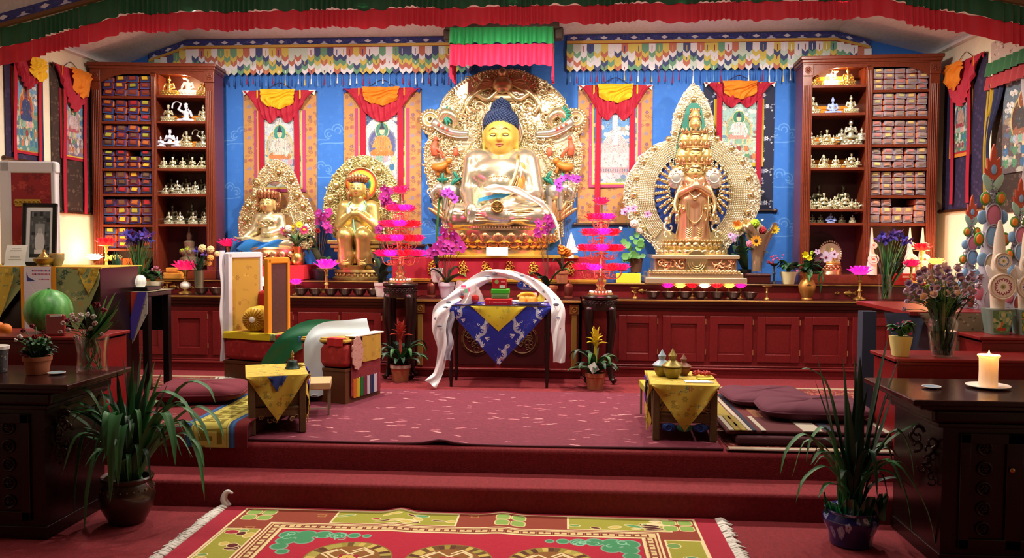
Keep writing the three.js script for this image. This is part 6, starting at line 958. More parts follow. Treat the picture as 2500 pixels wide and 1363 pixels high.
{const z=-7.96,p=atZ(486,718,z),t=thing('flower_bouquet','dim slender vase of cream and purple flowers left of the throne chair','bouquet',[p.x,YA+0.001,z]);mk('vase',lathe([[0,0],[0.04,0],[0.042,0.1],[0.05,0.24],[0.045,0.24],[0.036,0.1],[0,0.02]],20),mat(0x5a5440,0.4,{metalness:0.3}),t);arrangement(t,z,V(p.x,YA+0.24,z),[['pom','cream',494,607,10],['pom','cream',514,609,9],['iris','blueviolet',480,612,9],['iris','violet',502,620,10],['pom','cream',530,620,7],['pom','peach',514,630,8],['pom','cream',496,641,8],['pom','peach',509,643,7],['bud','lime',458,608,7],['bud','lime',444,612,6]]);leaves(t,Array.from({length:12},()=>{const a=rr(-1,1);return[[[0,0.2,0],[a*0.08,0.3,0.03],[a*0.16,rr(0.3,0.44),rr(0,0.06)]],0.03];}),M.leafDark);}
// dim statues in the lowest compartments, white offering cakes, scripture boxes
{const p=bcR.place(null,2030,670,0.12),y=YT+0.09,k=0.0042,t=thing('haloed_statuette','small gilded statue with a round halo on a coppery base, bottom of the right bookcase','statue',[p.x,y+0.002,p.z]);mk('base',[cy(0.1,0.09,0.03),...lotusBase(0.1,0.07,12).map((g)=>g.translate(0,0.03,0))],M.copper,t);const f=mk('figure',FIG.teach,SM.gold,t);f.scale.setScalar(0.17);f.position.y=0.1;mk('halo',[...plateRing(0.11,0.2,-0.07),...beadRow(circlePts(0,0.2,0.11,0.13,30).map(([x,q])=>[x,q,-0.06]),0.012,0.024,true)],SM.pale,t);}
function plateRing(r,y,z){return[T(cy(r,r,0.012,0,0,0,28),0,y,z,PI/2,0,0)];}
{const p=bcL.place(null,463,640,0.15),t=thing('tiered_statuette','dim tall tiered spired ornament at the bottom of the left bookcase','statue',[p.x,YT+0.092,p.z]);mk('tiers',[lathe([[0,0],[0.12,0],[0.12,0.05],[0.09,0.06],[0.1,0.12],[0.07,0.14],[0.085,0.2],[0.05,0.23],[0.06,0.29],[0.025,0.32],[0.03,0.36],[0.012,0.4],[0.004,0.5],[0,0.52]],20),...Array.from({length:14},(_,i)=>sp(0.03,0.03,0.02,0,0.1+(i%2)*0.09,0.085,6).rotateY(i/14*6.28))],mat(0x7a6a54,0.5,{metalness:0.3}),t);}
function offeringCake(label,px,py,z,y,s,m=mat(0xe4d2c4,0.7)){const p=atZ(px,py,z),t=thing('offering_cake',label,'offering',[p.x,y+0.001,z]);mk('cone',lathe([[0,0],[0.055*s,0],[0.05*s,0.12*s],[0.03*s,0.2*s],[0.022*s,0.24*s],[0.018*s,0.32*s],[0.006*s,0.44*s],[0,0.445*s]],16),m,t);for(const[yy,r]of[[0.15,0.05],[0.275,0.032]]){mk('disc',[T(cy(r*s,r*s,0.012*s,0,0,0,24),0,yy*s,0.05*s,PI/2),T(ring(r*0.62*s,0.004*s,0,0,0,24,5),0,yy*s,0.063*s)],m,t);mk('disc_flower',T(sp(r*0.25*s,r*0.25*s,0.006*s,0,0,0,8),0,yy*s,0.063*s),M.coral,t);}}
offeringCake('white pointed offering cake half hidden at the left of the right bookcase compartment',2126,670,-8.25,YT+0.09,1.05);offeringCake('white pointed offering cake with round discs, right of the irises',2219,670,-8.2,YT+0.09,1.05);offeringCake('white pointed offering cake with round discs behind the red lotus lamp',2250,670,-8.2,YT+0.09,1.05);
{const p=atZ(2215,690,-8.1),t=thing('gift_box','glossy red box behind the irises in the right corner','box',[p.x,YT+0.0015,-8.13]);mk('box_body',bx(0.3,0.11,0.1,0.02,0.055,0,0.005),mat(0xc01218,0.3),t);mk('printed_label',bx(0.11,0.02,0.002,0.0,0.08,0.051),mat(0xe8a8a0,0.6),t);}
{const p=bcL.place(null,310,660,0.02),t=thing('cloth_bundle','large orange wrapped bundle at the bottom of the left bookcase behind the irises','scripture',[p.x,YT+0.093,p.z-0.1],bcL.turn);mk('wrapping',bx(0.3,0.12,0.16,0,0.06,0,0.02),cloth(0xd8601c),t);mk('strap',bx(0.014,0.124,0.165,-0.07,0.06,0,0.003),cloth(0x6a1a1a),t);}
{const p=atZ(412,668,-8.12),t=thing('cloth_bundle','small orange wrapped bundle before the left bookcase beside the pink lotus lamp','scripture',[p.x+0.04,YT+0.001,-8.13]);mk('wrapping',[bx(0.2,0.07,0.1,0,0.035,-0.02,0.015),bx(0.14,0.05,0.09,0.0,0.095,-0.02,0.012)],cloth(0xd89a3a),t);}

// ---------------------------------------------------------------- on the platform: offering table, throne, small tables, rugs
M.black=mat(0x0e0b0b,0.35);M.plastic=phys(0xf4e6e8,0.15,{transmission:0.7,thickness:0});
const DRAGON=canvasTex(1024,640,(c,W,H)=>{
c.fillStyle='#1c2a9c';c.fillRect(0,0,W,H);for(let i=0;i<260;i++){c.strokeStyle=pick(['#2a3ab0','#16207c','#3c4cb8','#5a4aa8']);c.lineWidth=rr(2,6);c.beginPath();c.arc(rnd()*W,rnd()*H,rr(6,22),rnd()*6,rnd()*6+2);c.stroke();}
const dragon=(x,y,s,f)=>{c.save();c.translate(x,y);c.scale(s*f,s);c.lineCap='round';c.strokeStyle='#a8b0c4';c.lineWidth=22;c.beginPath();c.moveTo(-10,130);c.bezierCurveTo(80,110,-70,40,10,20);c.bezierCurveTo(90,0,20,-70,60,-90);c.stroke();c.strokeStyle='#d4d8e0';c.lineWidth=5;for(let i=0;i<12;i++){c.beginPath();c.arc(5+30*Math.sin(i*0.9),125-i*18,9,0,4);c.stroke();}c.lineWidth=8;for(const[a,b,d]of[[-30,60,-0.6],[50,40,0.4],[10,-40,-0.4],[-20,110,0.6]])for(let k=-1;k<=1;k++){c.beginPath();c.moveTo(a,b);c.lineTo(a+36*Math.cos(d+k*0.5),b+36*Math.sin(d+k*0.5));c.stroke();}c.fillStyle='#c4cad4';c.beginPath();c.ellipse(66,-98,26,18,-0.4,0,7);c.fill();c.fillStyle='#202a70';c.beginPath();c.arc(72,-102,5,0,7);c.fill();c.restore();};
dragon(330,250,1.1,1);dragon(720,220,1.1,-1);dragon(530,470,1.0,1);dragon(110,90,0.9,1);dragon(920,90,0.9,-1);
for(let i=0;i<14;i++){c.fillStyle=pick(['#8f98c0','#b0566a','#7a86b8']);c.globalAlpha=0.6;c.beginPath();c.ellipse(rnd()*W,rnd()*H,rr(10,30),rr(6,14),rnd()*3,0,7);c.fill();}c.globalAlpha=1;
});
M.brYellow=brocade('#c2a83a',['#8a7a22','#a5682a','#4a7a6a','#d8c858','#7d7a3a'],34,26,3.4);M.brGreen=brocade('#8c9a62',['#3f6a58','#2f4f42','#b8b878','#a88a4a'],40,26,3);M.brGoldDull=brocade('#b08a2e',['#8a6420','#c8a548','#9a7428'],20,24,2.4);
M.yellowCloth=cloth(0xdcc81e);M.paleCloth=silk(0xf0eff2,0.3);M.fringe=cloth(0xe4e2da);
const triSheet=(w,drop,z,wav=0.01,n=24,skew=0)=>grid(n,12,(u,v)=>{const len=drop*(1-Math.abs(u-0.5-skew*0)*2),x=(u-0.5)*w;return V(x,-v*len,z+wav*Math.sin(u*14+v*3)*v+0.015*v*(1-v));},0.003);
function triUV(g,w,h){const p=g.attributes.position,u=g.attributes.uv;for(let i=0;i<p.count;i++)u.setXY(i,p.getX(i)/w+0.5,1+p.getY(i)/h);return g;}
{ // the offering table with its dragon cloth
const a=atY(1097,945,YP),b=atY(1333,952,YP),z0=-7.12,x0=a.x-0.03,x1=b.x+0.05,W=x1-x0,cx=(x0+x1)/2,top=1.042,D=0.4;
const t=thing('offering_table','dark narrow legged offering table before the middle altar cabinet','table',[cx,YP+0.001,z0]),h=top-YP-0.004;
mk('table_top',bx(W,0.03,D,0,h-0.015,-D/2,0.006),M.darkCarved,t);mk('apron',[bx(W*0.94,0.07,0.015,0,h-0.065,-0.03),bx(W*0.94,0.07,0.015,0,h-0.065,-D+0.03)],M.darkCarved,t);
for(const sx of[-1,1])for(const z of[-0.03,-D+0.03])mk('leg',lathe([[0,0],[0.012,0],[0.014,0.05],[0.02,0.09],[0.014,0.12],[0.02,0.4],[0.026,0.44],[0.018,0.47],[0.024,0.5],[0.024,h-0.03],[0,h-0.03]],14,sx*(W/2-0.045),0,z),M.darkCarved,t);
const c=thing('tablecloth','blue silk cloth with silver dragons and a yellow triangle on the offering table','tablecloth',[cx,top,z0]);
mk('cloth_top',bx(W+0.02,0.004,D+0.01,0,0.003,-D/2),mat(0xffffff,0.55,{map:DRAGON,tile:1}),c);
const drop=top-atZ(1222,893,z0).y,big=triUV(triSheet(W+0.02,drop,0.012,0.006,40),W,drop*1.15);big.userData.done=false;mk('dragon_cloth',big,mat(0xffffff,0.55,{map:DRAGON,sheen:0}),c);
const yw=atZ(1283,746,z0).x-atZ(1155,746,z0).x,yd=top-atZ(1222,806,z0).y;mk('yellow_triangle',triSheet(yw*1.06,yd*1.05,0.026,0.003),brocade('#d4c22a',['#a89a24','#e0d258','#7a9a5a'],18,20,4),c,'yellow triangle');mk('hem',bx(W*0.9,0.006,0.006,0,0.004,0.012),M.oldBrass,c);
// khata scarf arched over the offerings and hanging at both sides
const s=thing('silk_scarf','long white printed offering scarf arched over the offering table, ends hanging at both sides','scarf',[0,0,0]);
const pt=(px,py,dz)=>atZ(px,py,z0+dz),path=[pt(1052,938,0.1),pt(1068,915,0.06),pt(1080,850,0.05),pt(1072,800,0.05),pt(1078,760,0.04),pt(1100,735,-0.02),pt(1140,705,-0.12),pt(1185,676,-0.2),pt(1222,669,-0.2),pt(1270,677,-0.18),pt(1310,695,-0.12),pt(1345,725,-0.04),pt(1362,755,0.03),pt(1362,800,0.05),pt(1366,845,0.05),pt(1365,885,0.05)];
const cv=curve(path),wd=[0.12,0.08,0.08,0.13,0.15,0.09,0.12,0.11,0.08,0.07,0.08,0.09,0.12,0.12,0.11,0.1];
mk('silk',grid(10,110,(u,v)=>{const p=cv.getPoint(v),tn2=cv.getTangent(v),side=V(-tn2.y,tn2.x,0).normalize(),f=v*(wd.length-1),i=Math.min(wd.length-2,Math.floor(f)),w=lerp(wd[i],wd[i+1],f-i);return p.addScaledVector(side,(u-0.5)*w).add(V(0,0,0.018*Math.sin(u*8+v*40)+0.02*Math.sin(u*PI)));},0.002),M.paleCloth,s);
const marks=[];for(let i=0;i<16;i++){const v=0.2+i*0.045,p=cv.getPoint(v);marks.push(sp(rr(0.012,0.03),rr(0.006,0.016),0.004,p.x+rr(-0.02,0.02),p.y+rr(-0.02,0.02),p.z+0.026,6));}mk('printed_motif',marks,mat(0x7a7f92,0.8),s,'grey printed motifs');
mk('tail_silk',grid(6,40,(u,v)=>{const p=pt(1095,760,0.02).lerp(pt(1093,880,0.05),v);return p.add(V((u-0.5)*0.09*(1-0.3*v)+0.012*Math.sin(v*12),0,0.014*Math.sin(u*8+v*6)));},0.002),silk(0xb8b4c4,0.3),s);
// offerings
const oz=z0-0.14,on=(px,py,z)=>{const p=atZ(px,py,z);return[p.x,top+0.008,z];};
for(const[px,z,r,n]of[[1132,oz+0.04,0.045,'left'],[1157,oz+0.05,0.048,'right'],[1145,oz-0.05,0.045,'hindmost']]){const q=thing('apple',`red apple, ${n} of the three under clear plastic on the offering table`,'apple',on(px,735,z));mk('fruit',lathe([[0,r*0.25],[r*0.4,r*0.05],[r*0.85,r*0.5],[r,r*1.05],[r*0.85,r*1.6],[r*0.4,r*1.8],[0,r*1.62]],20),phys(0xb02224,0.3,{clearcoat:0.5}),q);mk('stalk',taper([[0,r*1.6,0],[0.004,r*1.9,0]],[0.003,0.002],3,5),M.eyeDark,q);}
{const q=thing('plastic_bag','clear plastic fruit bag with pink and green print on the apples','bag',on(1140,735,oz));mk('film',grid(40,16,(u,v)=>{const a=u*2*PI,r=lerp(0.13,0.07,v)*(1+0.12*Math.sin(a*5+v*5));return V(Math.cos(a)*r*1.15,0.012+v*0.19+0.01*Math.sin(a*3),Math.sin(a)*r*0.8);},0),M.plastic,q);mk('print',[T(bx(0.045,0.02,0.002,0,0,0),-0.02,0.16,0.085,-0.3),T(bx(0.02,0.03,0.002),0.03,0.13,0.094,-0.3)],mat(0xd03a70,0.6),q);mk('print',T(bx(0.022,0.034,0.002),0.005,0.12,0.092,-0.3),mat(0x3a9a6a,0.6),q);}
const box=(label,px,y0,w,h,d,col,z,o={})=>{const p=atZ(px,735,z),q=thing(o.name??'offering_box',label,'box',[p.x,top+y0,z],o.turn??0);mk('box_body',bx(w,h,d,0,h/2,0,0.003),o.m??mat(col,0.4),q);return q;};
const b1=box('flat red box with tiny white lettering, bottom of the stack on the offering table',1218,0.008,0.235,0.052,0.15,0xb81420,oz+0.04);
mk('lettering',new THREE.PlaneGeometry(0.19,0.02).translate(0.01,0.025,0.0765),mat(0xffffff,0.5,{map:canvasTex(256,28,(c,W,H)=>{c.fillStyle='#b81420';c.fillRect(0,0,W,H);c.fillStyle='#f0c8c4';c.font='bold 20px serif';c.fillText('X',8,21);c.font='15px serif';c.fillText('chinese, roasted walnut',52,20);})}),b1);
const b2=box('clear green topped tub in the middle of the stacked offering boxes',1222,0.062,0.15,0.045,0.11,0x9ab890,oz+0.04,{m:mat(0x6f9a62,0.4)});mk('grass_print',Array.from({length:14},(_,i)=>T(bx(0.004,0.022,0.001),-0.06+i*0.009,0.016,0.0562,0,0,rr(-0.4,0.4))),mat(0x3a6a2a,0.6),b2);
box('bright green packet on the green tub of the offering stack',1222,0.108,0.16,0.038,0.11,0x3aa828,oz+0.04);
const b3=box('red box with a round green emblem, top of the offering stack',1219,0.148,0.125,0.088,0.09,0xa81422,oz+0.03);mk('emblem',T(cy(0.018,0.018,0.002,0,0,0,16),-0.02,0.062,0.045,PI/2),mat(0x8a9a5a,0.5),b3);mk('label_print',[bx(0.035,0.014,0.002,0.035,0.064,0.0455)],mat(0xe07a80,0.5),b3);mk('label_print',[bx(0.05,0.024,0.002,0.03,0.02,0.0455)],mat(0xc8c4c8,0.5),b3);
{const q=thing('snack_bag','shiny blue snack bag behind the fruit plate on the offering table','bag',on(1290,700,oz-0.04));mk('bag_body',T(sp(0.105,0.05,0.03,0,0,0,14),0,0.165,0,0,0,-0.05),phys(0x1a3aa8,0.25,{clearcoat:0.6}),q);mk('white_print',[T(new THREE.TorusGeometry(0.012,0.004,5,14,5),-0.02,0.172,0.03),T(new THREE.TorusGeometry(0.014,0.004,5,14,5),0.022,0.165,0.03),bx(0.005,0.035,0.003,-0.04,0.175,0.028)],M.white,q);mk('tray',bx(0.16,0.1,0.06,0,0.055,-0.01,0.02),mat(0xe8c8c4,0.5),q);}
{const q=thing('fruit_plate','pale oval plate for fruit on the right of the offering table','plate',on(1292,736,oz+0.03));mk('plate_body',lathe([[0,0.004],[0.07,0.004],[0.08,0.0],[0.16,0.03],[0.165,0.034],[0.075,0.012],[0,0.01]],30).scale(1,1,0.7),M.white,q);
[[-0.06,0.02,'left'],[0.02,0.045,'right front'],[0.05,-0.02,'right back'],[-0.015,-0.02,'middle back']].forEach(([dx,dz,n])=>{const f=thing('orange',`small orange, ${n} one on the fruit plate of the offering table`,'orange',[q.position.x+dx,q.position.y+0.014,q.position.z+dz]);mk('fruit',sp(0.034,0.031,0.034,0,0.032,0,14),mat(0xdc8a28,0.5,{bumpMap:FUZZ,bumpScale:0.001,tile:6}),f);mk('navel',sp(0.004,0.003,0.004,0,0.063,0,6),M.leaf,f);});
const f=thing('pear','yellow green pear at the right of the fruit plate on the offering table','pear',[q.position.x+0.105,q.position.y+0.022,q.position.z]);mk('fruit',lathe([[0,0],[0.028,0.008],[0.034,0.03],[0.022,0.06],[0.012,0.078],[0,0.08]],16),mat(0xb8b03a,0.5),f);mk('stalk',taper([[0,0.078,0],[0.004,0.095,0]],[0.003,0.002],3,5),M.eyeDark,f);
const bn=thing('banana','yellow banana behind the oranges on the fruit plate','banana',[q.position.x-0.02,q.position.y+0.07,q.position.z-0.05]);mk('fruit',taper([[-0.09,0,0.02],[-0.03,0.022,0],[0.04,0.022,0],[0.08,0.0,0.02]],[0.006,0.017,0.017,0.005],14,8),mat(0xd8b42a,0.5),bn);mk('tip',sp(0.006,0.006,0.006,0.082,-0.002,0.02,6),M.eyeDark,bn);}
}
function bromeliad(label,px,pyBase,z,flowerM,hTop,tag){
const p=atY(px,pyBase,YP),t=thing('bromeliad',label,'plant',[p.x,YP+0.001,p.z]),k=pxm(px,pyBase,p.z);mk('pot',pot(19*k,24*k,40*k),M.terracotta,t);mk('soil',cy(20*k,20*k,0.004,0,34*k,0,16),M.soil,t);
for(let i=0;i<22;i++){const a=i*2.4,l=k*rr(52,76),up=i<8?1.1:rr(0.3,0.8);mk('leaf',blade([[0,34*k,0],[Math.cos(a)*l*0.35,34*k+l*up*0.6,Math.sin(a)*l*0.3],[Math.cos(a)*l*0.8,34*k+l*up*0.75,Math.sin(a)*l*0.7],[Math.cos(a)*l,34*k+l*up*0.45,Math.sin(a)*l*0.9]],12*k,10,0.3),i%3?M.leafDark:M.leaf,t);}
const s=new THREE.Group();s.name='flower_spike';t.add(s);mk('stem',taper([[0,36*k,0],[0,hTop*k*0.8,0]],[0.012,0.014],6,8),flowerM,s);
for(let i=0;i<15;i++){const a=i*2.4,y=k*lerp(hTop*0.62,hTop*0.86,i/14),l=k*lerp(34,24,i/14);mk('bract',blade([[0,y,0],[Math.cos(a)*l*0.3,y+l*0.5,Math.sin(a)*l*0.3],[Math.cos(a)*l*(0.95-i*0.045),y+l*(0.55+i*0.035),Math.sin(a)*l*(0.95-i*0.045)]],11*k,6,0.3),flowerM,s);}
if(tag)mk('paper_tag',T(bx(0.07,0.08,0.002,0,0,0),-0.02,56*k,0.1,-0.3,0.3,0.5),mat(0xd8dcd4,0.6),t);else mk('label_band',T(cy(25.4*k,25.6*k,7*k,0,0,0,20,true),0,32*k,0),mat(0xc8c0b4,0.6),t);
}
bromeliad('bromeliad with a red flower in a clay pot before the left carved stand',978,930,0,flowerMat(0xb4301c),148,0);bromeliad('bromeliad with a yellow flower and paper tag in a clay pot before the right carved stand',1453,950,0,flowerMat(0xdcc81c),152,1);
{ // the throne bench
const turn=-20*PI/180,t=thing('throne_bench','low carved throne bench with red cushion top and two upright brocade side panels','bench',[-2.85,YP+0.001,-6.66],turn),W=1.22,D=0.5;
M.throneWood=wood(0x5a3318,0.45,10);M.redCushion=brocade('#9a1c1e',['#b03a30','#7c1216','#a42a28'],30,20,3);
mk('wooden_base',[bxb(0,W,0,0.285,-D,0,0.006),bxb(-0.006,W+0.006,0.262,0.285,-D,0.006,0.003)],M.throneWood,t);
mk('red_cushion',bxb(-0.01,W+0.01,0.286,0.485,-D-0.01,0.012,0.05),M.redCushion,t);mk('seat_mat',[bxb(-0.005,W+0.005,0.486,0.51,-D,0.01,0.01),bxb(0.01,W-0.02,0.508,0.522,-D+0.01,0,0.006)],M.brGoldDull,t,'brown and gold seat mat');
const cloak=(name,x0,x1,drop,m,z=0.016,top=0.524,label)=>mk(name,grid(14,10,(u,v)=>{const x=lerp(x0,x1,u),q=v*(drop+0.06);return q<0.06?V(x,top,z-0.06+q):V(x+0.004*Math.sin(q*20),top-(q-0.06),z+0.006*Math.sin(u*11+q*9));},0.003),m,t,label);
cloak('yellow_cloth',0.0,0.5,0.055,M.yellowCloth,0.018,0.526,'yellow cloth edge');cloak('patterned_patch',0.5,0.56,0.05,M.brGreen);cloak('red_patch',0.56,0.68,0.055,cloth(0xc02a2a));cloak('orange_patch',0.68,0.76,0.05,M.brOrange);cloak('red_patch',1.06,1.2,0.06,cloth(0xb01c24));cloak('blue_patch',0.76,0.8,0.045,cloth(0x3a6a9c));
// the end of the bench: brocade cover, striped band, petalled and gold flaps
const side=(name,z0,z1,y0,y1,m,off,label)=>mk(name,grid(8,6,(u,v)=>V(W+0.014+off+0.004*Math.sin(u*12),lerp(y1,y0,v)-0.006*Math.sin(u*PI),lerp(z0,z1,u)),0.004),m,t,label);
side('end_cover',-0.06,-D+0.02,0.06,0.5,brocade('#7a1c26',['#a02c38','#5c121c','#8c2430'],26,26,3),0);[[0xd87a1c],[0xc8b82a],[0x2a6a34],[0x7a2a48],[0xc8c4cc],[0x1c2a5c],[0xc8c4cc],[0x8a2a44]].forEach(([c],i)=>side('stripe',-0.08-i*0.048,-0.08-(i+1)*0.048,0.05,0.2,cloth(c),0.006));
side('gold_flap',-0.2,-D+0.03,0.32,0.525,M.brGoldDull,0.012,'gold brocade flap');mk('petalled_flap',T(ext(new THREE.Shape(circlePts(0,0,0.075,0.13,40).map(([x,y],i)=>new THREE.Vector2(x*(1+0.08*Math.sin(i*1.9)),y*(1+0.05*Math.sin(i*1.9))))),0.006,0.002),W+0.028,0.4,-0.12,0,PI/2),brocade('#b88a80',['#8a2a30','#d8b8a8','#a85a50'],40,14,8),t,'rose petalled flap');mk('white_hem',T(bx(0.1,0.012,0.42,W-0.02,0.53,-0.3,0.005),0,0,0),cloth(0xd8d0c0),t);
// side panels
const panel=(x,y0,y1,z0,z1,edge,face,edgeN)=>{const h=y1-y0,d=Math.abs(z1-z0),f=0.045,p=new THREE.Group();p.name='side_panel';t.add(p);mk('panel_face',bxb(x,x+0.022,y0,y1,z1,z0,0.004),face,p);mk('panel_border',[bxb(x-0.012,x+0.034,y1-f,y1+0.006,z1,z0,0.01),bxb(x-0.012,x+0.034,y0,y1,z0-f,z0+0.006,0.01),bxb(x-0.012,x+0.034,y0,y1,z1-0.006,z1+f*0.6,0.01)],edge,p,edgeN);};
panel(0.02,0.52,1.18,-0.01,-0.42,silk(0xe4e2ec,0.1),M.brGoldDull,'white scarf over the edge');panel(0.44,0.524,1.14,0.0,-0.27,cloth(0xd88a14),wood(0x4a2a22,0.6,10),'orange cloth border');
mk('white_scarf',grid(5,24,(u,v)=>V(0.008-0.005*Math.sin(u*6),1.2-v*0.92,0.016+(u-0.5)*0.06+0.01*Math.sin(v*14)),0.003),silk(0xe4e2ec,0.15),t);mk('cream_scarf',grid(5,24,(u,v)=>V(0.40+0.02*Math.sin(v*5),1.02-v*0.4,-0.1+(u-0.5)*0.07+0.02*Math.sin(v*9)),0.003),silk(0xeadfb0,0.15),t);
mk('back_cushion',[bxb(0.02,0.27,0.53,0.85,-D+0.02,-D+0.13,0.04)],cloth(0xa01a1c),t,'red back cushion');
const bolst=thing('bolster_cushion','shiny yellow bolster cushion with gathered end and white button on the throne','cushion',t.localToWorld(V(0.26,0.524,-0.1)),turn+0.35);t.updateMatrixWorld(true);bolst.position.copy(t.localToWorld(V(0.25,0.524,-0.13)));
const bp=[];for(let i=0;i<=14;i++){const s=i/14*2-1;bp.push([0.105*Math.pow(Math.max(0,1-Math.pow(Math.abs(s),6)),0.5),s*0.13]);}mk('bolster',T(lathe(bp,28),0,0.107,0,PI/2),mat(0xffffff,0.45,{map:noiseTex(0xd8b02c,12,14),tile:3}),bolst);mk('gathers',Array.from({length:22},(_,i)=>taper([[0.022,0,0.122],[0.07,0,0.124],[0.096,0,0.1]],[0.003,0.006,0.002],5,5).rotateZ(i/22*2*PI).translate(0,0.107,0)),mat(0xb8861c,0.5),bolst);mk('button',T(sp(0.026,0.026,0.012,0,0,0,12),0,0.107,0.128),M.white,bolst);
const bd=thing('prayer_beads','small heap of black prayer beads on the throne bench right of the side panel','beads',t.localToWorld(V(0.66,0.524,-0.3)),turn);const bg=[];for(let i=0;i<46;i++){const a=i*0.62;bg.push(sp(0.011,0.011,0.011,Math.cos(a)*(0.05-i*0.0006),0.011+i*0.0008,Math.sin(a)*0.04,6));}mk('bead_loop',bg,M.black,bd);mk('tassel',taper([[0.05,0.012,0],[0.09,0.012,0.02],[0.12,0.008,0.04]],[0.008,0.01,0.004],6,6),M.black,bd);
const drape=(name,label,m,path,w,cat)=>{const q=thing(name,label,cat,[0,0,0]),c=curve(path.map((p)=>t.localToWorld(V(...p))));const ax=V(Math.cos(-turn),0,Math.sin(-turn)).multiplyScalar(1);mk('fabric',grid(8,60,(u,v)=>{const p=c.getPoint(v),tg=c.getTangent(v),wdt=typeof w==='function'?w(v):w;let sd=V().crossVectors(tg,V(0.42,0.3,0.86)).normalize();if(sd.x<0)sd.negate();return p.addScaledVector(sd,(u-0.5)*wdt).add(V(0,0.006*Math.sin(u*9+v*6),0.006*Math.sin(u*9+v*8)));},0.003),m,q);mk('hem',tube([c.getPoint(0.985).add(V(-0.04,0,0.005)),c.getPoint(0.99).add(V(0,0,0.005)),c.getPoint(0.985).add(V(0.04,0,0.005))],0.004,6,5),m,q);return q;};
drape('silk_scarf','dark green silk scarf draped diagonally over the throne bench front',silk(0x0c6a44,0.1,0.5),[[1.05,0.54,-0.36],[0.95,0.55,-0.24],[0.84,0.55,-0.06],[0.74,0.48,0.06],[0.62,0.34,0.1],[0.54,0.22,0.12]],(v)=>0.14+0.05*Math.sin(v*PI),'scarf');
drape('silk_scarf','pale blue white scarf hanging down the front of the throne bench',silk(0xccdde4,0.1,0.6),[[1.16,0.57,-0.42],[1.08,0.56,-0.24],[0.99,0.55,-0.04],[0.965,0.5,0.035],[0.96,0.3,0.045],[0.965,0.06,0.05]],0.16,'scarf');
}
// small carved tables with square cloths laid corner down
M.tableWood=wood(0x5f4a2c,0.5,12);M.tableGilt=mat(0x9c8a5a,0.45,{metalness:0.4});
function smallTable(label,clothLabel,pos,turn,w,d,h,o){
const t=thing('low_table',label,'table',pos,turn),l=0.045;mk('table_top',bx(w+0.06,0.025,d+0.06,0,h-0.014,-d/2,0.006),M.tableWood,t);
for(const x of[-w/2,w/2])for(const z of[0,-d])mk('leg',[bx(l,h-0.03,l,x,(h-0.03)/2,z,0.006)],M.tableWood,t);
for(const[z,r]of[[0,0],[-d,0]]){mk('rail',[bx(w,0.05,0.02,0,0.14,z,0.004),bx(w,0.018,0.03,0,0.17,z,0.004)],M.tableWood,t);mk('upper_panel',bx(w,h-0.2,0.012,0,0.18+(h-0.2)/2-0.01,z-0.01),o.panel?M.oldBrass:M.tableWood,t);}
for(const x of[-w/2,w/2])mk('side_panel',[bx(0.012,h-0.16,d,x,h-0.16+0.03-(h-0.16)/2,-d/2)],M.tableWood,t);
const sc=[];for(let i=0;i<(o.panel?40:8);i++)sc.push(T(curl(rr(0.012,0.02),0.3),rr(-0.42,0.42)*w,o.panel?rr(0.2,h-0.06):0.09+(i%2)*0.02,0.008,0,0,rr(0,6)));mk('carved_scrolls',sc,M.tableGilt,t,'gilt carved scrolls');
if(o.panel)for(const[i,c]of[[-1,0x1f4a9c],[0,0x2f8a6a],[1,0x1f4a9c]])mk('cloud_bracket',[T(sp(w*0.14,0.028,0.014,0,0,0,12),i*w*0.28,0.085,0.006),T(ring(0.02,0.005,0,0,0,14,5),i*w*0.28,0.085,0.02)],mat(c,0.5),t,'painted cloud bracket');
const c=thing('tablecloth',clothLabel,'tablecloth',[pos[0],pos[1]+h,pos[2]],turn),W=w+0.075;mk('cloth_top',bx(W,0.004,d+0.075,0,0.003,-d/2,0.001),M.brYellow,c);
const tri=triSheet(W,o.drop,0,0.014,24);mk('front_corner',tri.translate(0,0.003,0.04),M.brYellow,c);if(o.blue)mk('blue_patch',triSheet(W*0.32,o.drop*0.36,0.05,0.01).translate(0.0,0.003,0),M.brBlue??=brocade('#243c86',['#3a5aa0','#1a2a60'],14,16,5),c);
const s=o.side;mk('side_corner',T(triSheet(d+0.075,o.sideDrop,0,0.02),0,0,0,0,s*PI/2).translate(s*(W/2+0.002),0.003,-d/2),M.brYellow,c);mk('purple_patch',T(triSheet(d*0.42,o.sideDrop*0.55,0,0.01),0,0,0,0,s*PI/2).translate(s*(W/2+0.016),0.0,-d/2),cloth(0x3a2c9c),c,'purple triangle');mk('fringe',Array.from({length:20},(_,i)=>{const u=(i+0.5)/20,y=-o.sideDrop*(1-Math.abs(u-0.5)*2);return cy(0.003,0.002,0.04,s*(W/2+0.012),y-0.03,-d/2+(u-0.5)*(d+0.07),4);}),cloth(0xc8b83a),c);
return t;
}
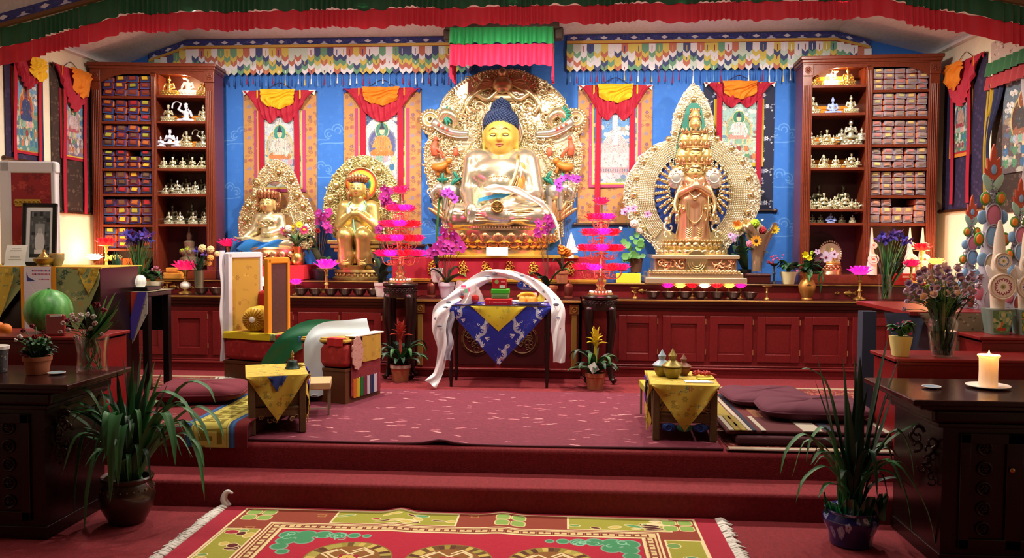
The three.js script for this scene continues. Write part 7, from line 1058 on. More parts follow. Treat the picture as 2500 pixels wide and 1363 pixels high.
{const p=[-1.885,YP+0.014,-5.24],t=smallTable('small carved wooden table under a yellow cloth before the throne bench','yellow flowered square cloth with blue triangle on the table before the throne',p,22*PI/180,0.32,0.46,0.385,{drop:0.3,side:1,sideDrop:0.36,blue:1});
const b=thing('hand_bell','small dark bronze hand bell on the yellow cloth before the throne','bell',[-1.87,p[1]+0.391,-5.5]);mk('bell_body',lathe([[0.05,0],[0.052,0.004],[0.044,0.014],[0.036,0.03],[0.034,0.05],[0.026,0.058],[0,0.06]],20),mat(0x2a3c36,0.4,{metalness:0.6}),b);mk('bell_handle',lathe([[0,0.058],[0.01,0.06],[0.007,0.07],[0.012,0.08],[0.007,0.09],[0.012,0.1],[0.004,0.12],[0,0.125]],12),M.oldBrass,b);
const v=thing('ritual_sceptre','small brass ritual sceptre lying behind the hand bell','sceptre',[-1.87,p[1]+0.405,-5.56]);mk('shaft',taper([[-0.07,0,0],[-0.03,0,0],[0,0,0],[0.03,0,0],[0.07,0,0]],[0.004,0.014,0.006,0.014,0.004],16,8),M.oldBrass,v);}
{const p=[0.77,YP+0.014,-5.265],t=smallTable('carved gilt table with blue and green cloud brackets under a yellow cloth, right of the carpet','yellow and olive flowered square cloth with purple side triangle on the right low table',p,-3*PI/180,0.36,0.5,0.36,{drop:0.3,side:-1,sideDrop:0.34,panel:1}),y=p[1]+0.367;
const potA=(label,x,z,s,m,lid)=>{const q=thing('lidded_pot',label,'pot',[x,y,z]);mk('pot_body',lathe([[0,0],[0.03*s,0],[0.036*s,0.006],[0.052*s,0.035*s],[0.055*s,0.06*s],[0.05*s,0.066*s],[0,0.066*s]],22),m,q);mk('lid',lathe([[0.06*s,0.066*s],[0.062*s,0.072*s],[0.04*s,0.09*s],[0.02*s,0.102*s],[0.02*s,0.112*s],[0.026*s,0.13*s],[0.012*s,0.15*s],[0,0.175*s]],22),lid,q);};
const br=mat(0x8c7c3c,0.4,{metalness:0.5});potA('brass lidded pot with knob on the right low table, front one',0.72,-5.5,1.15,br,br);potA('pale blue and brass lidded pot behind the brass one on the right low table',0.66,-5.58,1.05,br,mat(0x9ab4c4,0.4));potA('small coppery pot right of the brass pots on the low table',0.81,-5.62,0.85,mat(0x7c4a34,0.5),mat(0x7c4a34,0.5));
const bd=thing('prayer_beads','red prayer beads heaped on the right low table','beads',[0.93,y,-5.62]);mk('bead_loop',Array.from({length:40},(_,i)=>{const a=i*0.5;return sp(0.009,0.009,0.009,Math.cos(a)*(0.06-i*0.0005),0.01+(i%5)*0.003,Math.sin(a)*0.04,6);}),mat(0xb02a1a,0.5),bd);mk('tassel',taper([[0.06,0.01,0],[0.1,0.008,0.02]],[0.006,0.003],4,5),mat(0xb02a1a,0.6),bd);
const pp=thing('paper_sheet','white paper sheets lying on the right low table','paper',[0.86,y+0.0005,-5.36],0.05);mk('sheet',bx(0.16,0.002,0.08,0,0.001,0),M.white,pp);mk('under_sheet',bx(0.14,0.001,0.07,0.03,0.0005,0.02),mat(0xb8b4a8,0.8),pp);
const yn=thing('note_pad','small yellow notepad behind the paper on the right low table','paper',[0.93,y+0.0005,-5.46],0.3);mk('pad',bx(0.1,0.006,0.08,0,0.003,0,0.002),mat(0xc4bc3a,0.8),yn);mk('cover_strip',bx(0.1,0.002,0.016,0,0.007,-0.03),mat(0xa89a2a,0.8),yn);}
// folding stools half hidden behind the small tables
function stool(label,x,z,turn,h,seatM){const t=thing('folding_stool',label,'stool',[x,YP+0.014,z],turn);mk('seat',bx(0.26,0.05,0.3,0,h-0.025,0,0.006),seatM,t);for(const sx of[-0.115,0.115])for(const sz of[-0.13,0.13])mk('leg',bx(0.014,h-0.05,0.014,sx,(h-0.05)/2,sz),mat(0x7a6a52,0.5),t);mk('foot_rail',bx(0.24,0.01,0.012,0,0.05,0.13),mat(0xb8b0a4,0.4,{metalness:0.4}),t);}
stool('pale wooden folding stool half hidden behind the yellow clothed table before the throne',-1.86,-5.93,0.25,0.24,mat(0xc0a074,0.6));stool('stool with a lime green seat half hidden behind the right low table',0.69,-5.96,0.05,0.25,[mat(0xa8a42c,0.6)][0]);
// ---------------------------------------------------------------- rugs and mats
{const x0=-2.05,x1=0.98,z0=-5.07,z1=-6.92,t=thing('carpet','large maroon carpet strewn with pale crane flecks in the middle of the platform','carpet',[0,YP+0.001,0]);
const tex=canvasTex(1536,940,(c,W,H)=>{c.fillStyle='#6d2438';c.fillRect(0,0,W,H);for(let i=0;i<22000;i++){c.fillStyle=pick(['#5c1c30','#7c2e44','#642034']);c.fillRect(rnd()*W,rnd()*H,rr(2,12),rr(1,4));}for(let i=0;i<190;i++){const x=rnd()*W,y=rnd()*H,s=rr(6,15),f=rnd()<0.5?-1:1;c.save();c.translate(x,y);c.rotate(rr(-0.5,0.5));c.scale(f,1);c.fillStyle=pick(['#c48a90','#b8727c','#cf9a98','#a45c68']);c.beginPath();c.moveTo(-s*1.6,0);c.quadraticCurveTo(-s*0.4,-s*0.9,s*0.2,-s*0.25);c.quadraticCurveTo(s*1.1,-s*0.4,s*1.7,s*0.2);c.quadraticCurveTo(s*0.4,s*0.7,-s*0.3,s*0.25);c.fill();c.fillStyle='#7a2c40';c.fillRect(-s*0.4,-s*0.1,s*0.8,2);c.restore();}});
mk('pile',grid(60,30,(u,v)=>V(lerp(x0,x1,u),0.011+0.004*noise(u*8,v*5)+(Math.abs(u-0.42)<0.03?0.02*Math.cos((u-0.42)/0.03*PI/2)*smooth(0.85,1,v):0),lerp(z1,z0,v)),0.01),mat(0xffffff,0.95,{map:tex,bumpMap:FUZZ,bumpScale:0.002}),t);mk('edge_binding',[tube([[x0,0.012,z0],[lerp(x0,x1,0.38),0.012,z0+0.002],[lerp(x0,x1,0.42),0.032,z0],[lerp(x0,x1,0.46),0.012,z0+0.002],[x1,0.012,z0]],0.008,60,6)],cloth(0x4a1424),t);}
const FLORAL=canvasTex(512,512,(c,W,H)=>{c.fillStyle='#6c1e22';c.fillRect(0,0,W,H);for(let i=0;i<900;i++){c.strokeStyle=pick(['#a8705c','#c09a7c','#8a3a34','#7c5a3a','#b05a50']);c.lineWidth=rr(2,5);c.beginPath();c.arc(rnd()*W,rnd()*H,rr(4,14),rnd()*6,rnd()*6+rr(1,3));c.stroke();}});
function floralRug(label,x0,x1,z0,z1,y){const t=thing('rug',label,'rug',[0,y,0]);mk('pile',bxb(x0,x1,0,0.01,z1,z0,0.003),mat(0xffffff,0.95,{map:FLORAL,tile:0.9}),t);for(const z of[z0-0.03,z1+0.03])mk('cream_border',bxb(x0,x1,0.009,0.0125,z-0.03,z+0.03),cloth(0xa89078),t);}
floralRug('red and cream floral rug with cream border at the right of the platform',1.02,3.6,-5.075,-7.3,YP+0.001);floralRug('red floral rug with cream border far left, behind the throne bench mat',-4.6,-2.3,-6.85,-7.45,YP+0.001);
const MEANDER=(bg,fg,w,h,n)=>(c)=>{c.fillStyle=bg;c.fillRect(0,0,w,h);c.strokeStyle=fg;c.lineWidth=w*0.12;for(let i=-1;i<=n;i++){const y=i/n*h,s=h/n;c.beginPath();c.moveTo(w*0.12,y);c.lineTo(w*0.12,y+s*0.8);c.lineTo(w*0.62,y+s*0.8);c.lineTo(w*0.62,y+s*0.35);c.lineTo(w*0.36,y+s*0.35);c.stroke();c.beginPath();c.moveTo(w*0.88,y+s*0.1);c.lineTo(w*0.88,y+s*0.95);c.lineTo(w*0.36,y+s*1.02);c.stroke();}};
{ // the thick mat whose cover hangs over the platform edge
const t=thing('floor_mat','thick dark red mat with yellow key border and blue lines hanging over the platform edge','mat',[0,YP+0.001,0]),x0=-3.2,x1=-2.0,z0=-5.02,z1=-6.62,h=0.125;
mk('padding',bxb(x0+0.02,x1-0.02,0,h-0.004,z1,z0-0.02,0.03),cloth(0x4a1018),t);
const tex=canvasTex(768,1024,(c,W,H)=>{c.fillStyle='#6a141c';c.fillRect(0,0,W,H);const X=(x)=>(x-x0)/(x1-x0)*W;for(let i=0;i<5000;i++){c.fillStyle=pick(['#74181f','#5e1018','#701a24']);c.fillRect(rnd()*W,rnd()*H,4,3);}
const bx0=X(-2.36),bw=X(-2.12)-bx0;c.fillStyle='#2a4f86';c.fillRect(bx0-26,0,bw+52,H);c.fillStyle='#3c6a9c';c.fillRect(bx0-20,0,8,H);c.fillRect(bx0+bw+12,0,8,H);c.save();c.translate(bx0,0);MEANDER('#7c701c','#c2b858',bw,H,13)(c);c.fillStyle='#c2b858';c.fillRect(0,0,7,H);c.fillRect(bw-7,0,7,H);c.restore();
for(const[x,y,s,col]of[[-2.55,0.3,40,'#c08a4a'],[-2.62,0.42,34,'#b8863c'],[-2.5,0.22,46,'#b06a70'],[-2.9,0.5,40,'#8a5a9a'],[-2.6,0.8,40,'#7a5a50'],[-2.75,0.9,46,'#5a4a58'],[-2.5,0.92,34,'#8a6a5a']])for(let k=0;k<9;k++){c.strokeStyle=col;c.lineWidth=6;c.beginPath();c.arc(X(x)+rr(-s,s),y*H+rr(-s,s)*0.6,rr(6,16),rnd()*6,rnd()*6+3);c.stroke();}});
mk('cover',grid(16,40,(u,v)=>{const x=lerp(x0,x1,u),L=(z0-z1)+h+0.02,q=v*L,top=z0-z1-0.03;if(q<top)return V(x,h+0.004*Math.sin(x*9+q*5),z1+q);const a=Math.min(1,(q-top)/0.05);if(a<1)return V(x,h-0.03*(1-Math.cos(a*PI/2)),z0-0.03+0.04*Math.sin(a*PI/2));return V(x,h-0.03-(q-top-0.05),z0+0.01);},0.006),mat(0xffffff,0.95,{map:tex}),t);
const fr=[];for(let i=0;i<90;i++){const x=lerp(x0+0.3,x1,i/90);fr.push(taper([[x,h,z1+0.02],[x+rr(-0.02,0.02),h+0.012,z1-0.03],[x+rr(-0.03,0.03),h-0.02,z1-0.09]],[0.007,0.009,0.003],4,4));}stuff(mk('white_fringe',fr,M.fringe,t));mk('grey_end_band',bxb(x0,x1,h+0.001,h+0.008,z1,z1+0.08),brocade('#7a7058',['#8a846a','#5a5a40'],30,14,5),t);}
function cushion(name,label,x,z,y,w,d,h,turn,m){const t=thing(name,label,'cushion',[x,y+0.001,z],turn),sq=(a,n)=>Math.sign(Math.cos(a))*Math.pow(Math.abs(Math.cos(a)),n);mk('padding',grid(48,16,(u,v)=>{const a=u*2*PI,b=(v-0.5)*PI,r=Math.pow(Math.cos(b),0.35),cx=sq(a,0.4),cz=sq(a-PI/2,0.4);return V(cx*r*w/2+0.004*noise(u*9,v*9),h/2+Math.sin(b)*h/2*(0.9+0.1*Math.sin(a*3))+(v>0.5?0.012*noise(cx*3+x,cz*3):0),-cz*r*d/2);}),m,t);mk('piping',tube(Array.from({length:32},(_,i)=>{const a=i/32*2*PI;return[sq(a,0.4)*w*0.497,h*0.5,-sq(a-PI/2,0.4)*d*0.497];}),0.006,64,5,true),m,t);}
M.maroonCloth=cloth(0x552033);M.maroonMat=cloth(0x43141f);
cushion('floor_cushion','plump maroon cushion on the thick mat behind the big leafy plant',-2.62,-5.75,YP+0.132,0.62,0.5,0.13,0.2,cloth(0x6a1f30));
{ // stacked mats at the right
const layer=(label,x0,x1,z0,z1,y,h,m,edge)=>{const t=thing('floor_mat',label,'mat',[0,y,0]);mk('padding',bxb(x0,x1,0.001,h,z1,z0,Math.min(0.02,h/2.1)),m,t);if(edge)for(const[a,b,mm]of edge)mk('edge_band',bxb(a,b,h-0.004,h+0.004,z1,z0+0.006,0.003),mm,t);return t;};
layer('thick plain maroon mat at the bottom of the right mat stack',1.08,3.0,-5.16,-5.7,YP+0.012,0.06,M.maroonMat);
const cr=cloth(0xa8a090),ol=cloth(0x8a7a30),nv=cloth(0x1c2238),rust=cloth(0x7a4a2c);layer('dark patterned rug with striped olive and white borders on the right mat stack',1.02,3.0,-5.2,-5.62,YP+0.073,0.03,cloth(0x4c141c),[[1.04,1.07,cr],[1.075,1.15,ol],[1.155,1.18,cr],[1.185,1.21,nv],[1.24,1.27,cr],[1.5,1.62,cr],[1.64,1.7,nv],[2.0,2.04,cr],[2.06,2.2,ol],[1.1,1.12,rust]]);
layer('striped olive and brown runner going back beside the flat cushions',1.04,1.5,-5.64,-6.5,YP+0.06,0.03,cloth(0x5c1a1e),[[1.05,1.15,ol],[1.16,1.19,cr],[1.2,1.23,nv],[1.3,1.36,rust]]);
const th=thing('rug','thin brown rug with a cream line lying under the right mats at the platform edge','rug',[0,YP+0.0012,0]);mk('pile',bxb(1.0,3.2,0.0105,0.0115,-5.12,-5.05),cloth(0x4a2018),th);mk('cream_line',bxb(1.03,3.2,0.0116,0.0135,-5.105,-5.085),cr,th);
cushion('floor_cushion','maroon flat cushion farther back on the striped runner',1.5,-6.2,YP+0.092,0.62,0.56,0.1,0.05,M.maroonCloth);cushion('floor_cushion','maroon flat cushion nearer the front on the right mat stack',1.68,-5.66,YP+0.105,0.72,0.5,0.12,-0.05,M.maroonCloth);}
{ // the patterned rug in front of the steps
const x0=-2.0,x1=0.87,z0=-4.72,z1=-2.75,Wm=x1-x0,Hm=z1-z0;
const tex=canvasTex(2048,1400,(c,W,H)=>{const X=(m)=>(m-x0)/Wm*W,Z=(m)=>(m-z0)/Hm*H,s=W/Wm;c.fillStyle='#a01c34';c.fillRect(0,0,W,H);
const bi=[X(-1.88),Z(z0+0.02),X(0.75),Z(z1-0.1)],rect=(i,col)=>{c.fillStyle=col;c.fillRect(bi[0]+i*s,bi[1]+i*s,bi[2]-bi[0]-2*i*s,bi[3]-bi[1]-2*i*s);};
rect(0,'#e4d6a4');rect(0.014,'#8a3a26');const B=0.23*s;
const cart=(x,y,w,h)=>{c.fillStyle='#e4d6a4';c.fillRect(x,y,w,h);c.fillStyle='#9a9a34';c.fillRect(x+8,y+7,w-16,h-14);for(let i=0;i<Math.max(w,h)/40;i++){c.fillStyle=pick(['#5a1a14','#5a9a62','#a8243a','#6f9a50','#c8b45a','#4a1812','#e0d0a0']);const cx=x+rr(24,w-24),cy2=y+rr(24,h-24);c.beginPath();c.ellipse(cx,cy2,rr(14,40)*(w>h?1.2:0.7),rr(8,20)*(w>h?0.8:1.5),rr(-0.4,0.4),0,7);c.fill();c.strokeStyle='#e4d6a4';c.lineWidth=4;c.stroke();}};
const quat=(x,y,r)=>{for(const[a,b]of[[-1,-1],[1,-1],[-1,1],[1,1]]){c.fillStyle='#d8c890';c.beginPath();c.roundRect(x+a*r*0.52-r*0.5,y+b*r*0.52-r*0.5,r,r,r*0.3);c.fill();c.fillStyle='#84a850';c.beginPath();c.roundRect(x+a*r*0.52-r*0.42,y+b*r*0.52-r*0.42,r*0.84,r*0.84,r*0.24);c.fill();}};
const fret=(x,y,w,h)=>{c.strokeStyle='#a87a3c';c.lineWidth=6;for(let i=0;i<5;i++){const px=x+rnd()*w,py=y+rnd()*h;c.beginPath();c.moveTo(px,py);c.lineTo(px+40,py);c.lineTo(px+40,py+26);c.lineTo(px+12,py+26);c.lineTo(px+12,py+12);c.stroke();}};
for(let k=0;k<2;k++){const y=k?bi[3]-B:bi[1];fret(bi[0],y+10,bi[2]-bi[0]-40,B-60);cart(X(-1.32),y+12,0.72*s,B-20);cart(X(0.02),y+12,0.58*s,B-20);quat(X(-1.76),y+B*0.5,62);quat(X(-0.3),y+B*0.5,62);quat(X(0.64),y+B*0.5,62);}
for(let k=0;k<2;k++){const x=k?bi[2]-B:bi[0];fret(x+10,bi[1]+B,B-60,bi[3]-bi[1]-2*B);cart(x+12,Z(-4.36),B-20,0.55*s);cart(x+12,Z(-3.6),B-20,0.55*s);}
rect(0.23,'#e4d6a4');rect(0.242,'#8a3a26');rect(0.25,'#d8c48c');c.strokeStyle='#7a3020';c.lineWidth=7;const i0=bi.map((v,i)=>v+(i<2?1:-1)*0.258*s),kw=0.055*s;
for(let x=i0[0];x<i0[2]-60;x+=62)for(const y of[i0[1],i0[3]-kw]){c.strokeRect(x+4,y+6,54,kw-12);c.beginPath();c.moveTo(x+30,y);c.lineTo(x+30,y+kw*0.6);c.stroke();}for(let y=i0[1]+kw;y<i0[3]-kw-30;y+=62)for(const x of[i0[0],i0[2]-kw]){c.strokeRect(x+6,y+4,kw-12,54);c.beginPath();c.moveTo(x,y+30);c.lineTo(x+kw*0.6,y+30);c.stroke();}
rect(0.318,'#e4d6a4');rect(0.33,'#8a3a26');rect(0.336,'#b01834');for(let i=0;i<9000;i++){c.fillStyle=pick(['rgba(150,16,44,0.35)','rgba(196,40,66,0.3)']);c.fillRect(i0[0]+80+rnd()*(i0[2]-i0[0]-160),i0[1]+80+rnd()*(i0[3]-i0[1]-160),5,4);}
const ix0=bi[0]+0.36*s,iy0=bi[1]+0.36*s,ix1=bi[2]-0.36*s,iy1=bi[3]-0.36*s;const blob=(x,y,r)=>{c.beginPath();c.arc(x,y,r,0,7);c.fill();};
for(const[sx,sy]of[[0,0],[1,0],[0,1],[1,1]]){const P=(a,b)=>[sx?ix1-a:ix0+a,sy?iy1-b:iy0+b];for(const[col,e]of[['#7aa890',7],['#3f9060',0]]){c.fillStyle=col;for(const[a,b,r]of[[30,40,36],[36,100,34],[30,160,28],[90,36,40],[160,30,32],[220,34,28],[280,30,20],[330,32,12],[100,90,34],[60,210,20]]){const q=P(a,b);blob(q[0],q[1],r+e);}}c.strokeStyle='#8ac8a8';c.lineWidth=5;for(let i=0;i<12;i++){const q=P(rr(20,240),rr(20,70));c.beginPath();c.arc(q[0],q[1],rr(10,20),rnd()*6,rnd()*6+3);c.stroke();}}
for(const mx of[-1.08,-0.57,-0.06]){const x=X(mx),y=Z(-3.98),r=0.225*s;c.fillStyle='#8a7030';blob(x,y,r);for(let i=0;i<40;i++){const a=i/40*6.283;c.fillStyle=pick(['#5a3018','#9a8a34','#c8b45a','#6a4a20','#a8a048']);c.save();c.translate(x,y);c.rotate(a);c.fillRect(r*0.72,-12,r*0.24,22);c.restore();}c.fillStyle='#8a5a24';blob(x,y,r*0.72);c.strokeStyle='#e4d6a4';c.lineWidth=9;for(let k=0;k<4;k++){c.save();c.translate(x,y);c.rotate(k*PI/2+PI/4);c.strokeRect(r*0.2,-r*0.2,r*0.36,r*0.36);c.beginPath();c.moveTo(r*0.3,-r*0.3);c.lineTo(r*0.62,-r*0.3);c.lineTo(r*0.62,r*0.1);c.stroke();c.restore();}c.fillStyle='#a01c34';c.fillRect(x-r*0.22,y-r*0.22,r*0.44,r*0.44);c.fillStyle='#d8c060';for(let k=0;k<6;k++)blob(x+Math.cos(k)*18,y+Math.sin(k*1.047)*18,13);}});
const t=thing('rug','red rug with olive and cream key border, green corner clouds and medallions, before the steps','rug',[0,0.001,0]);
const hump=(x,z)=>0.02*Math.exp(-(((x+0.95)/0.07)**2))*smooth(z0+0.5,z0,z)+0.018*Math.exp(-(((x+0.35)/0.08)**2))*smooth(z0+0.6,z0+0.1,z)*0.7;
mk('pile',grid(140,60,(u,v)=>{const x=lerp(x0,x1,u),z=lerp(z0,z1,v);return V(x,0.012+hump(x,z),z);},0.01),mat(0xffffff,0.95,{map:tex,bumpMap:FUZZ,bumpScale:0.002}),t);
for(const[x,d]of[[x0,-1],[x1,1]]){const g=[];for(let i=0;i<150;i++){const z=lerp(z0,z1,(i+rnd())/150);g.push(taper([[x,0.01,z],[x+d*0.03,0.018,z+rr(-0.01,0.01)],[x+d*rr(0.05,0.085),0.006,z+rr(-0.03,0.03)]],[0.006,0.009,0.004],4,4));}stuff(mk('white_fringe',g,M.fringe,t));}
mk('curled_fringe',taper([[x0,0.01,z0],[x0-0.03,0.05,z0-0.0],[x0-0.01,0.1,z0+0.0],[x0+0.03,0.095,z0+0.01]],[0.02,0.022,0.014,0.006],12,7),M.fringe,t);}

// ---------------------------------------------------------------- the dark cabinets and side altars at both sides, the big plants
M.cabDark=wood(0x1a0c0a,0.28,8);M.cabTop=wood(0x2c1110,0.2,8);
function sideCabinet(label,x0,x1,z0,z1,ytop,s){ // s: -1 at the left, 1 at the right; x0 is the end towards the middle of the room
const t=thing('dark_cabinet',label,'cabinet'),X=(a,b)=>[Math.min(a,b),Math.max(a,b)],bb=(a,b,...r)=>bxb(...X(a,b),...r),o=-s;
mk('body',[bb(x0,x1,0.06,ytop-0.04,z1,z0),bb(x0+o*0.01,x1,0,0.07,z1,z0+0.012,0.004)],M.cabDark,t);
mk('top_board',[bb(x0+o*0.17,x1,ytop-0.03,ytop,z1-0.02,z0+0.06,0.008),bb(x0+o*0.13,x1,ytop-0.05,ytop-0.028,z1,z0+0.045,0.006)],M.cabTop,t);mk('cornice',[bb(x0+o*0.06,x1,ytop-0.12,ytop-0.05,z1,z0+0.03,0.02),bb(x0+o*0.03,x1,ytop-0.145,ytop-0.12,z1,z0+0.018,0.008)],M.cabDark,t);
const br=[];for(let i=0;i<12;i++)br.push(T(curl(0.035-i*0.0012,0.3),x0+o*rr(0.02,0.13-i*0.008),ytop-0.19-i*0.022,z0-0.08+rr(-0.02,0.02),0,0,rr(0,6)));mk('carved_bracket',br,M.cabDark,t);
for(let d=0;d<2;d++){const a=x0-o*(0.08+d*0.56),b=a-o*0.52,g=new THREE.Group();g.name='door';t.add(g);const[l,r]=X(a,b),y1=ytop-0.17;mk('frame',[bxb(l,l+0.05,0.1,y1,z0,z0+0.016,0.004),bxb(r-0.05,r,0.1,y1,z0,z0+0.016,0.004),bxb(l,r,0.1,0.15,z0,z0+0.016,0.004),bxb(l,r,y1-0.05,y1,z0,z0+0.016,0.004),bxb((l+r)/2-0.04,(l+r)/2+0.04,0.1,y1,z0,z0+0.016,0.004)],M.cabDark,g);
const c=[];for(let i=0;i<5;i++)for(const xx of[l+0.12,r-0.12]){c.push(T(ring(0.032,0.006,0,0,0,18,5),xx,0.2+i*0.1,z0+0.006));c.push(...rosette(0.022).map((q)=>q.translate(xx,0.2+i*0.1,z0+0.006)));}mk('carved_rosettes',c,M.cabDark,g);if(!d)mk('knob',[sp(0.014,0.014,0.01,a-o*0.24,0.5,z0+0.026,10),T(cy(0.006,0.006,0.02,0,0,0,8),a-o*0.24,0.5,z0+0.01,PI/2)],M.brass,g);}
return t;
}
const CL=sideCabinet('dark carved wooden cabinet at the left beside the big leafy plant',-2.76,XL+0.01,-4.15,-4.71,0.845,-1),CR=sideCabinet('dark carved wooden cabinet at the right carrying the lit candle',1.86,XR-0.01,-4.12,-4.71,0.845,1);
{const p=atY(2473,1040,0.68);const st=mk('paper_label',bx(0.06,0.014,0.002,p.x,0.655,-4.103),M.white,CR,'small white paper label');}
for(const[label,px,py,col]of[['small pale blue saucer on the left dark cabinet',138,914,0x9ac0cc],['small pale blue saucer on the right dark cabinet left of the candle',2274,948,0x8aa6c0]]){const p=atY(px,py,0.846),t=thing('saucer',label,'saucer',[p.x,0.846,p.z]);mk('dish',lathe([[0,0.002],[0.02,0],[0.042,0.008],[0.045,0.01],[0.02,0.005],[0,0.005]],24),mat(col,0.3),t);mk('rim',new THREE.TorusGeometry(0.045,0.002,5,28).rotateX(PI/2).translate(0,0.01,0),M.white,t);}
{const p=atY(2412,947,0.846),pl=thing('plate','white saucer under the thick lit candle on the right dark cabinet','plate',[p.x,0.846,p.z]);mk('dish',lathe([[0,0.003],[0.05,0],[0.1,0.012],[0.105,0.014],[0.05,0.006],[0,0.006]],30),M.white,pl);mk('rim',new THREE.TorusGeometry(0.104,0.003,5,32).rotateX(PI/2).translate(0,0.013,0),M.white,pl);
const k=pxm(2412,900,p.z),h=80*k,r=22*k,t=thing('pillar_candle','thick white lit candle with melted rim on a white saucer','candle',[p.x,0.854,p.z]);mk('wax',lathe([[0,0],[r,0],[r*0.98,h*0.5],[r*1.02,h*0.9],[r*1.22,h*0.97],[r*1.18,h],[r*0.85,h*0.94],[r*0.5,h*0.86],[0,h*0.85]],26),phys(0xf2ece0,0.6,{transmission:0.25,thickness:0}),t);mk('wick',taper([[0,h*0.84,0],[0.001,h*0.96,0]],[0.002,0.0015],3,5),M.black,t);mk('flame',lathe([[0,h*0.92],[0.007,h*0.97],[0.008,h*1.0],[0.004,h*1.09],[0,h*1.16]],10),glow(0xffe8b0,0xffc860,6),t);pointLight(p.x,0.854+h*1.04,p.z,0xffb060,0.5,0.02);}
// red ledges behind the cabinets
M.ledgeRed=wood(0x7a1618,0.35,8);
function ledge(label,x0,x1,z0,z1,y){const t=thing('red_ledge',label,'shelf');mk('front_body',bxb(x0,x1,YP+0.0015,y-0.02,z1,z0),M.ledgeRed,t);mk('top_board',bxb(x0-0.03,x1+0.03,y-0.022,y,z1,z0+0.03,0.006),M.ledgeRed,t);mk('moulding',bxb(x0,x1,y-0.045,y-0.022,z1,z0+0.014,0.006),M.ledgeRed,t);}
ledge('long red ledge behind the right dark cabinet carrying the flower vase',2.03,XR-0.05,-5.12,-5.5,0.905);ledge('dark red ledge behind the left dark cabinet under the watermelon',XL+0.05,-3.05,-5.06,-5.5,0.98);ledge('bright red raised shelf under the painted glass cups at the right edge',2.72,XR-0.05,-5.52,-5.85,1.0);
{ // right side: vase of alstroemeria, yellow pot, cups, cakes, butter sculptures
const z=-5.2,p=atZ(2300,878,z),t=thing('flower_bouquet','large glass vase of pale lilac lilies on the red ledge at the right','bouquet',[p.x,0.906,z]),k=pxm(2300,850,z);mk('glass_vase',lathe([[0,0],[22,0],[26,4],[34,60],[35,86],[26,104],[30,112],[28,112],[24,103],[33,85],[32,60],[24,5],[0,4]].map((q)=>q.map((v)=>v*k)),30),M.glass,t);mk('water',lathe([[0,0.012],[23*k,0.012],[31*k,58*k],[31*k,66*k],[0,66*k]],24),phys(0xd8e8d8,0.02,{transmission:1,thickness:0.1,ior:1.33}),t);
const hs=[];for(let i=0;i<52;i++){const a=i*2.4,r=Math.sqrt(i/52),px=2298+Math.cos(a)*r*94,py=695+Math.sin(a)*r*40-6;hs.push(['alstro',i%4?'lilac':'rosewhite',px,py+(px<2225?20:0),rr(13,19),null,rr(-0.08,0.12)]);}hs.push(['bud','lime',2265,700,9],['bud','peach',2262,737,6],['rose','lilac',2205,755,12],['rose','lilac',2210,735,13]);arrangement(t,z,V(p.x,0.906+100*k,z),hs);leaves(t,Array.from({length:44},(_,i)=>{const a=rr(-1,1),b=rr(-1,1);return[[[a*14*k,rr(20,90)*k,b*12*k],[a*44*k,rr(120,150)*k,b*30*k],[a*rr(60,92)*k,rr(130,175)*k,b*50*k]],12*k];}),M.leafDark);mk('underwater_stems',Array.from({length:18},()=>tube([[rr(-14,14)*k,6*k,rr(-14,14)*k],[rr(-20,20)*k,60*k,rr(-14,14)*k],[rr(-10,10)*k,112*k,0]],0.004,6,5)),M.leafDark,t);
kalanchoe('pink flowering plant in a pale yellow pot on the red ledge',2197,880,-5.2,{y:0.906,h:50},mat(0xd2cc80,0.7),42,[[2200,795,26,'hotpink'],[2222,815,5,'pink']]);
const bd=thing('altar_table','red topped side altar with dark cloth behind the lilac flowers at the right wall','table');mk('body',bxb(2.75,XR-0.03,YP+0.002,1.1,-6.9,-5.9),cloth(0x2a1c2c),bd);mk('top_board',bxb(2.4,XR-0.03,1.1,1.13,-6.92,-5.87,0.004),M.ledgeRed,bd);mk('hanging_corner',T(triSheet(0.62,0.42,0.03),2.75,1.125,-5.86),brocade('#7c705a',['#1c1a18','#b0a488','#3a362e'],40,14,4),bd,'speckled brocade corner');mk('leg_panel',bxb(2.2,2.3,YP+0.002,1.1,-6.3,-6.2),cloth(0x2c3448),bd);mk('blue_corner',T(triSheet(0.3,0.5,0.02),2.38,1.12,-5.9),cloth(0x3c4660),bd,'blue grey hanging cloth');
const mandala=(c1,c2)=>canvasTex(128,128,(c)=>{c.fillStyle='#d8c8b8';c.fillRect(0,0,128,128);for(let i=0;i<16;i++){c.save();c.translate(64,64);c.rotate(i*PI/8);c.fillStyle=c1;c.beginPath();c.ellipse(40,0,11,8,0,0,7);c.fill();c.fillStyle='#e8ddd0';c.beginPath();c.ellipse(30,0,15,5,0,0,7);c.fill();c.restore();}c.fillStyle=c2;c.beginPath();c.arc(64,64,15,0,7);c.fill();c.fillStyle='#5a6a4a';c.beginPath();c.arc(64,64,6,0,7);c.fill();});
const MA=[mandala('#8a2a44','#a89a6a'),mandala('#2a6aa0','#c8b45a'),mandala('#2a4a9c','#b04a2a')];
const disc=(t,n,x,y,z,r,m)=>{const g=new THREE.CircleGeometry(r*0.82,28);mk(n,[T(cy(r,r,0.02,0,0,0,32),x,y,z-0.02,PI/2),T(ring(r*0.94,r*0.05,0,0,0,32,6),x,y,z)],mat(0xd6c6b4,0.7),t);mk('painted_flower',g.translate(x,y,z+0.0012),mat(0xffffff,0.7,{map:m}),t);};
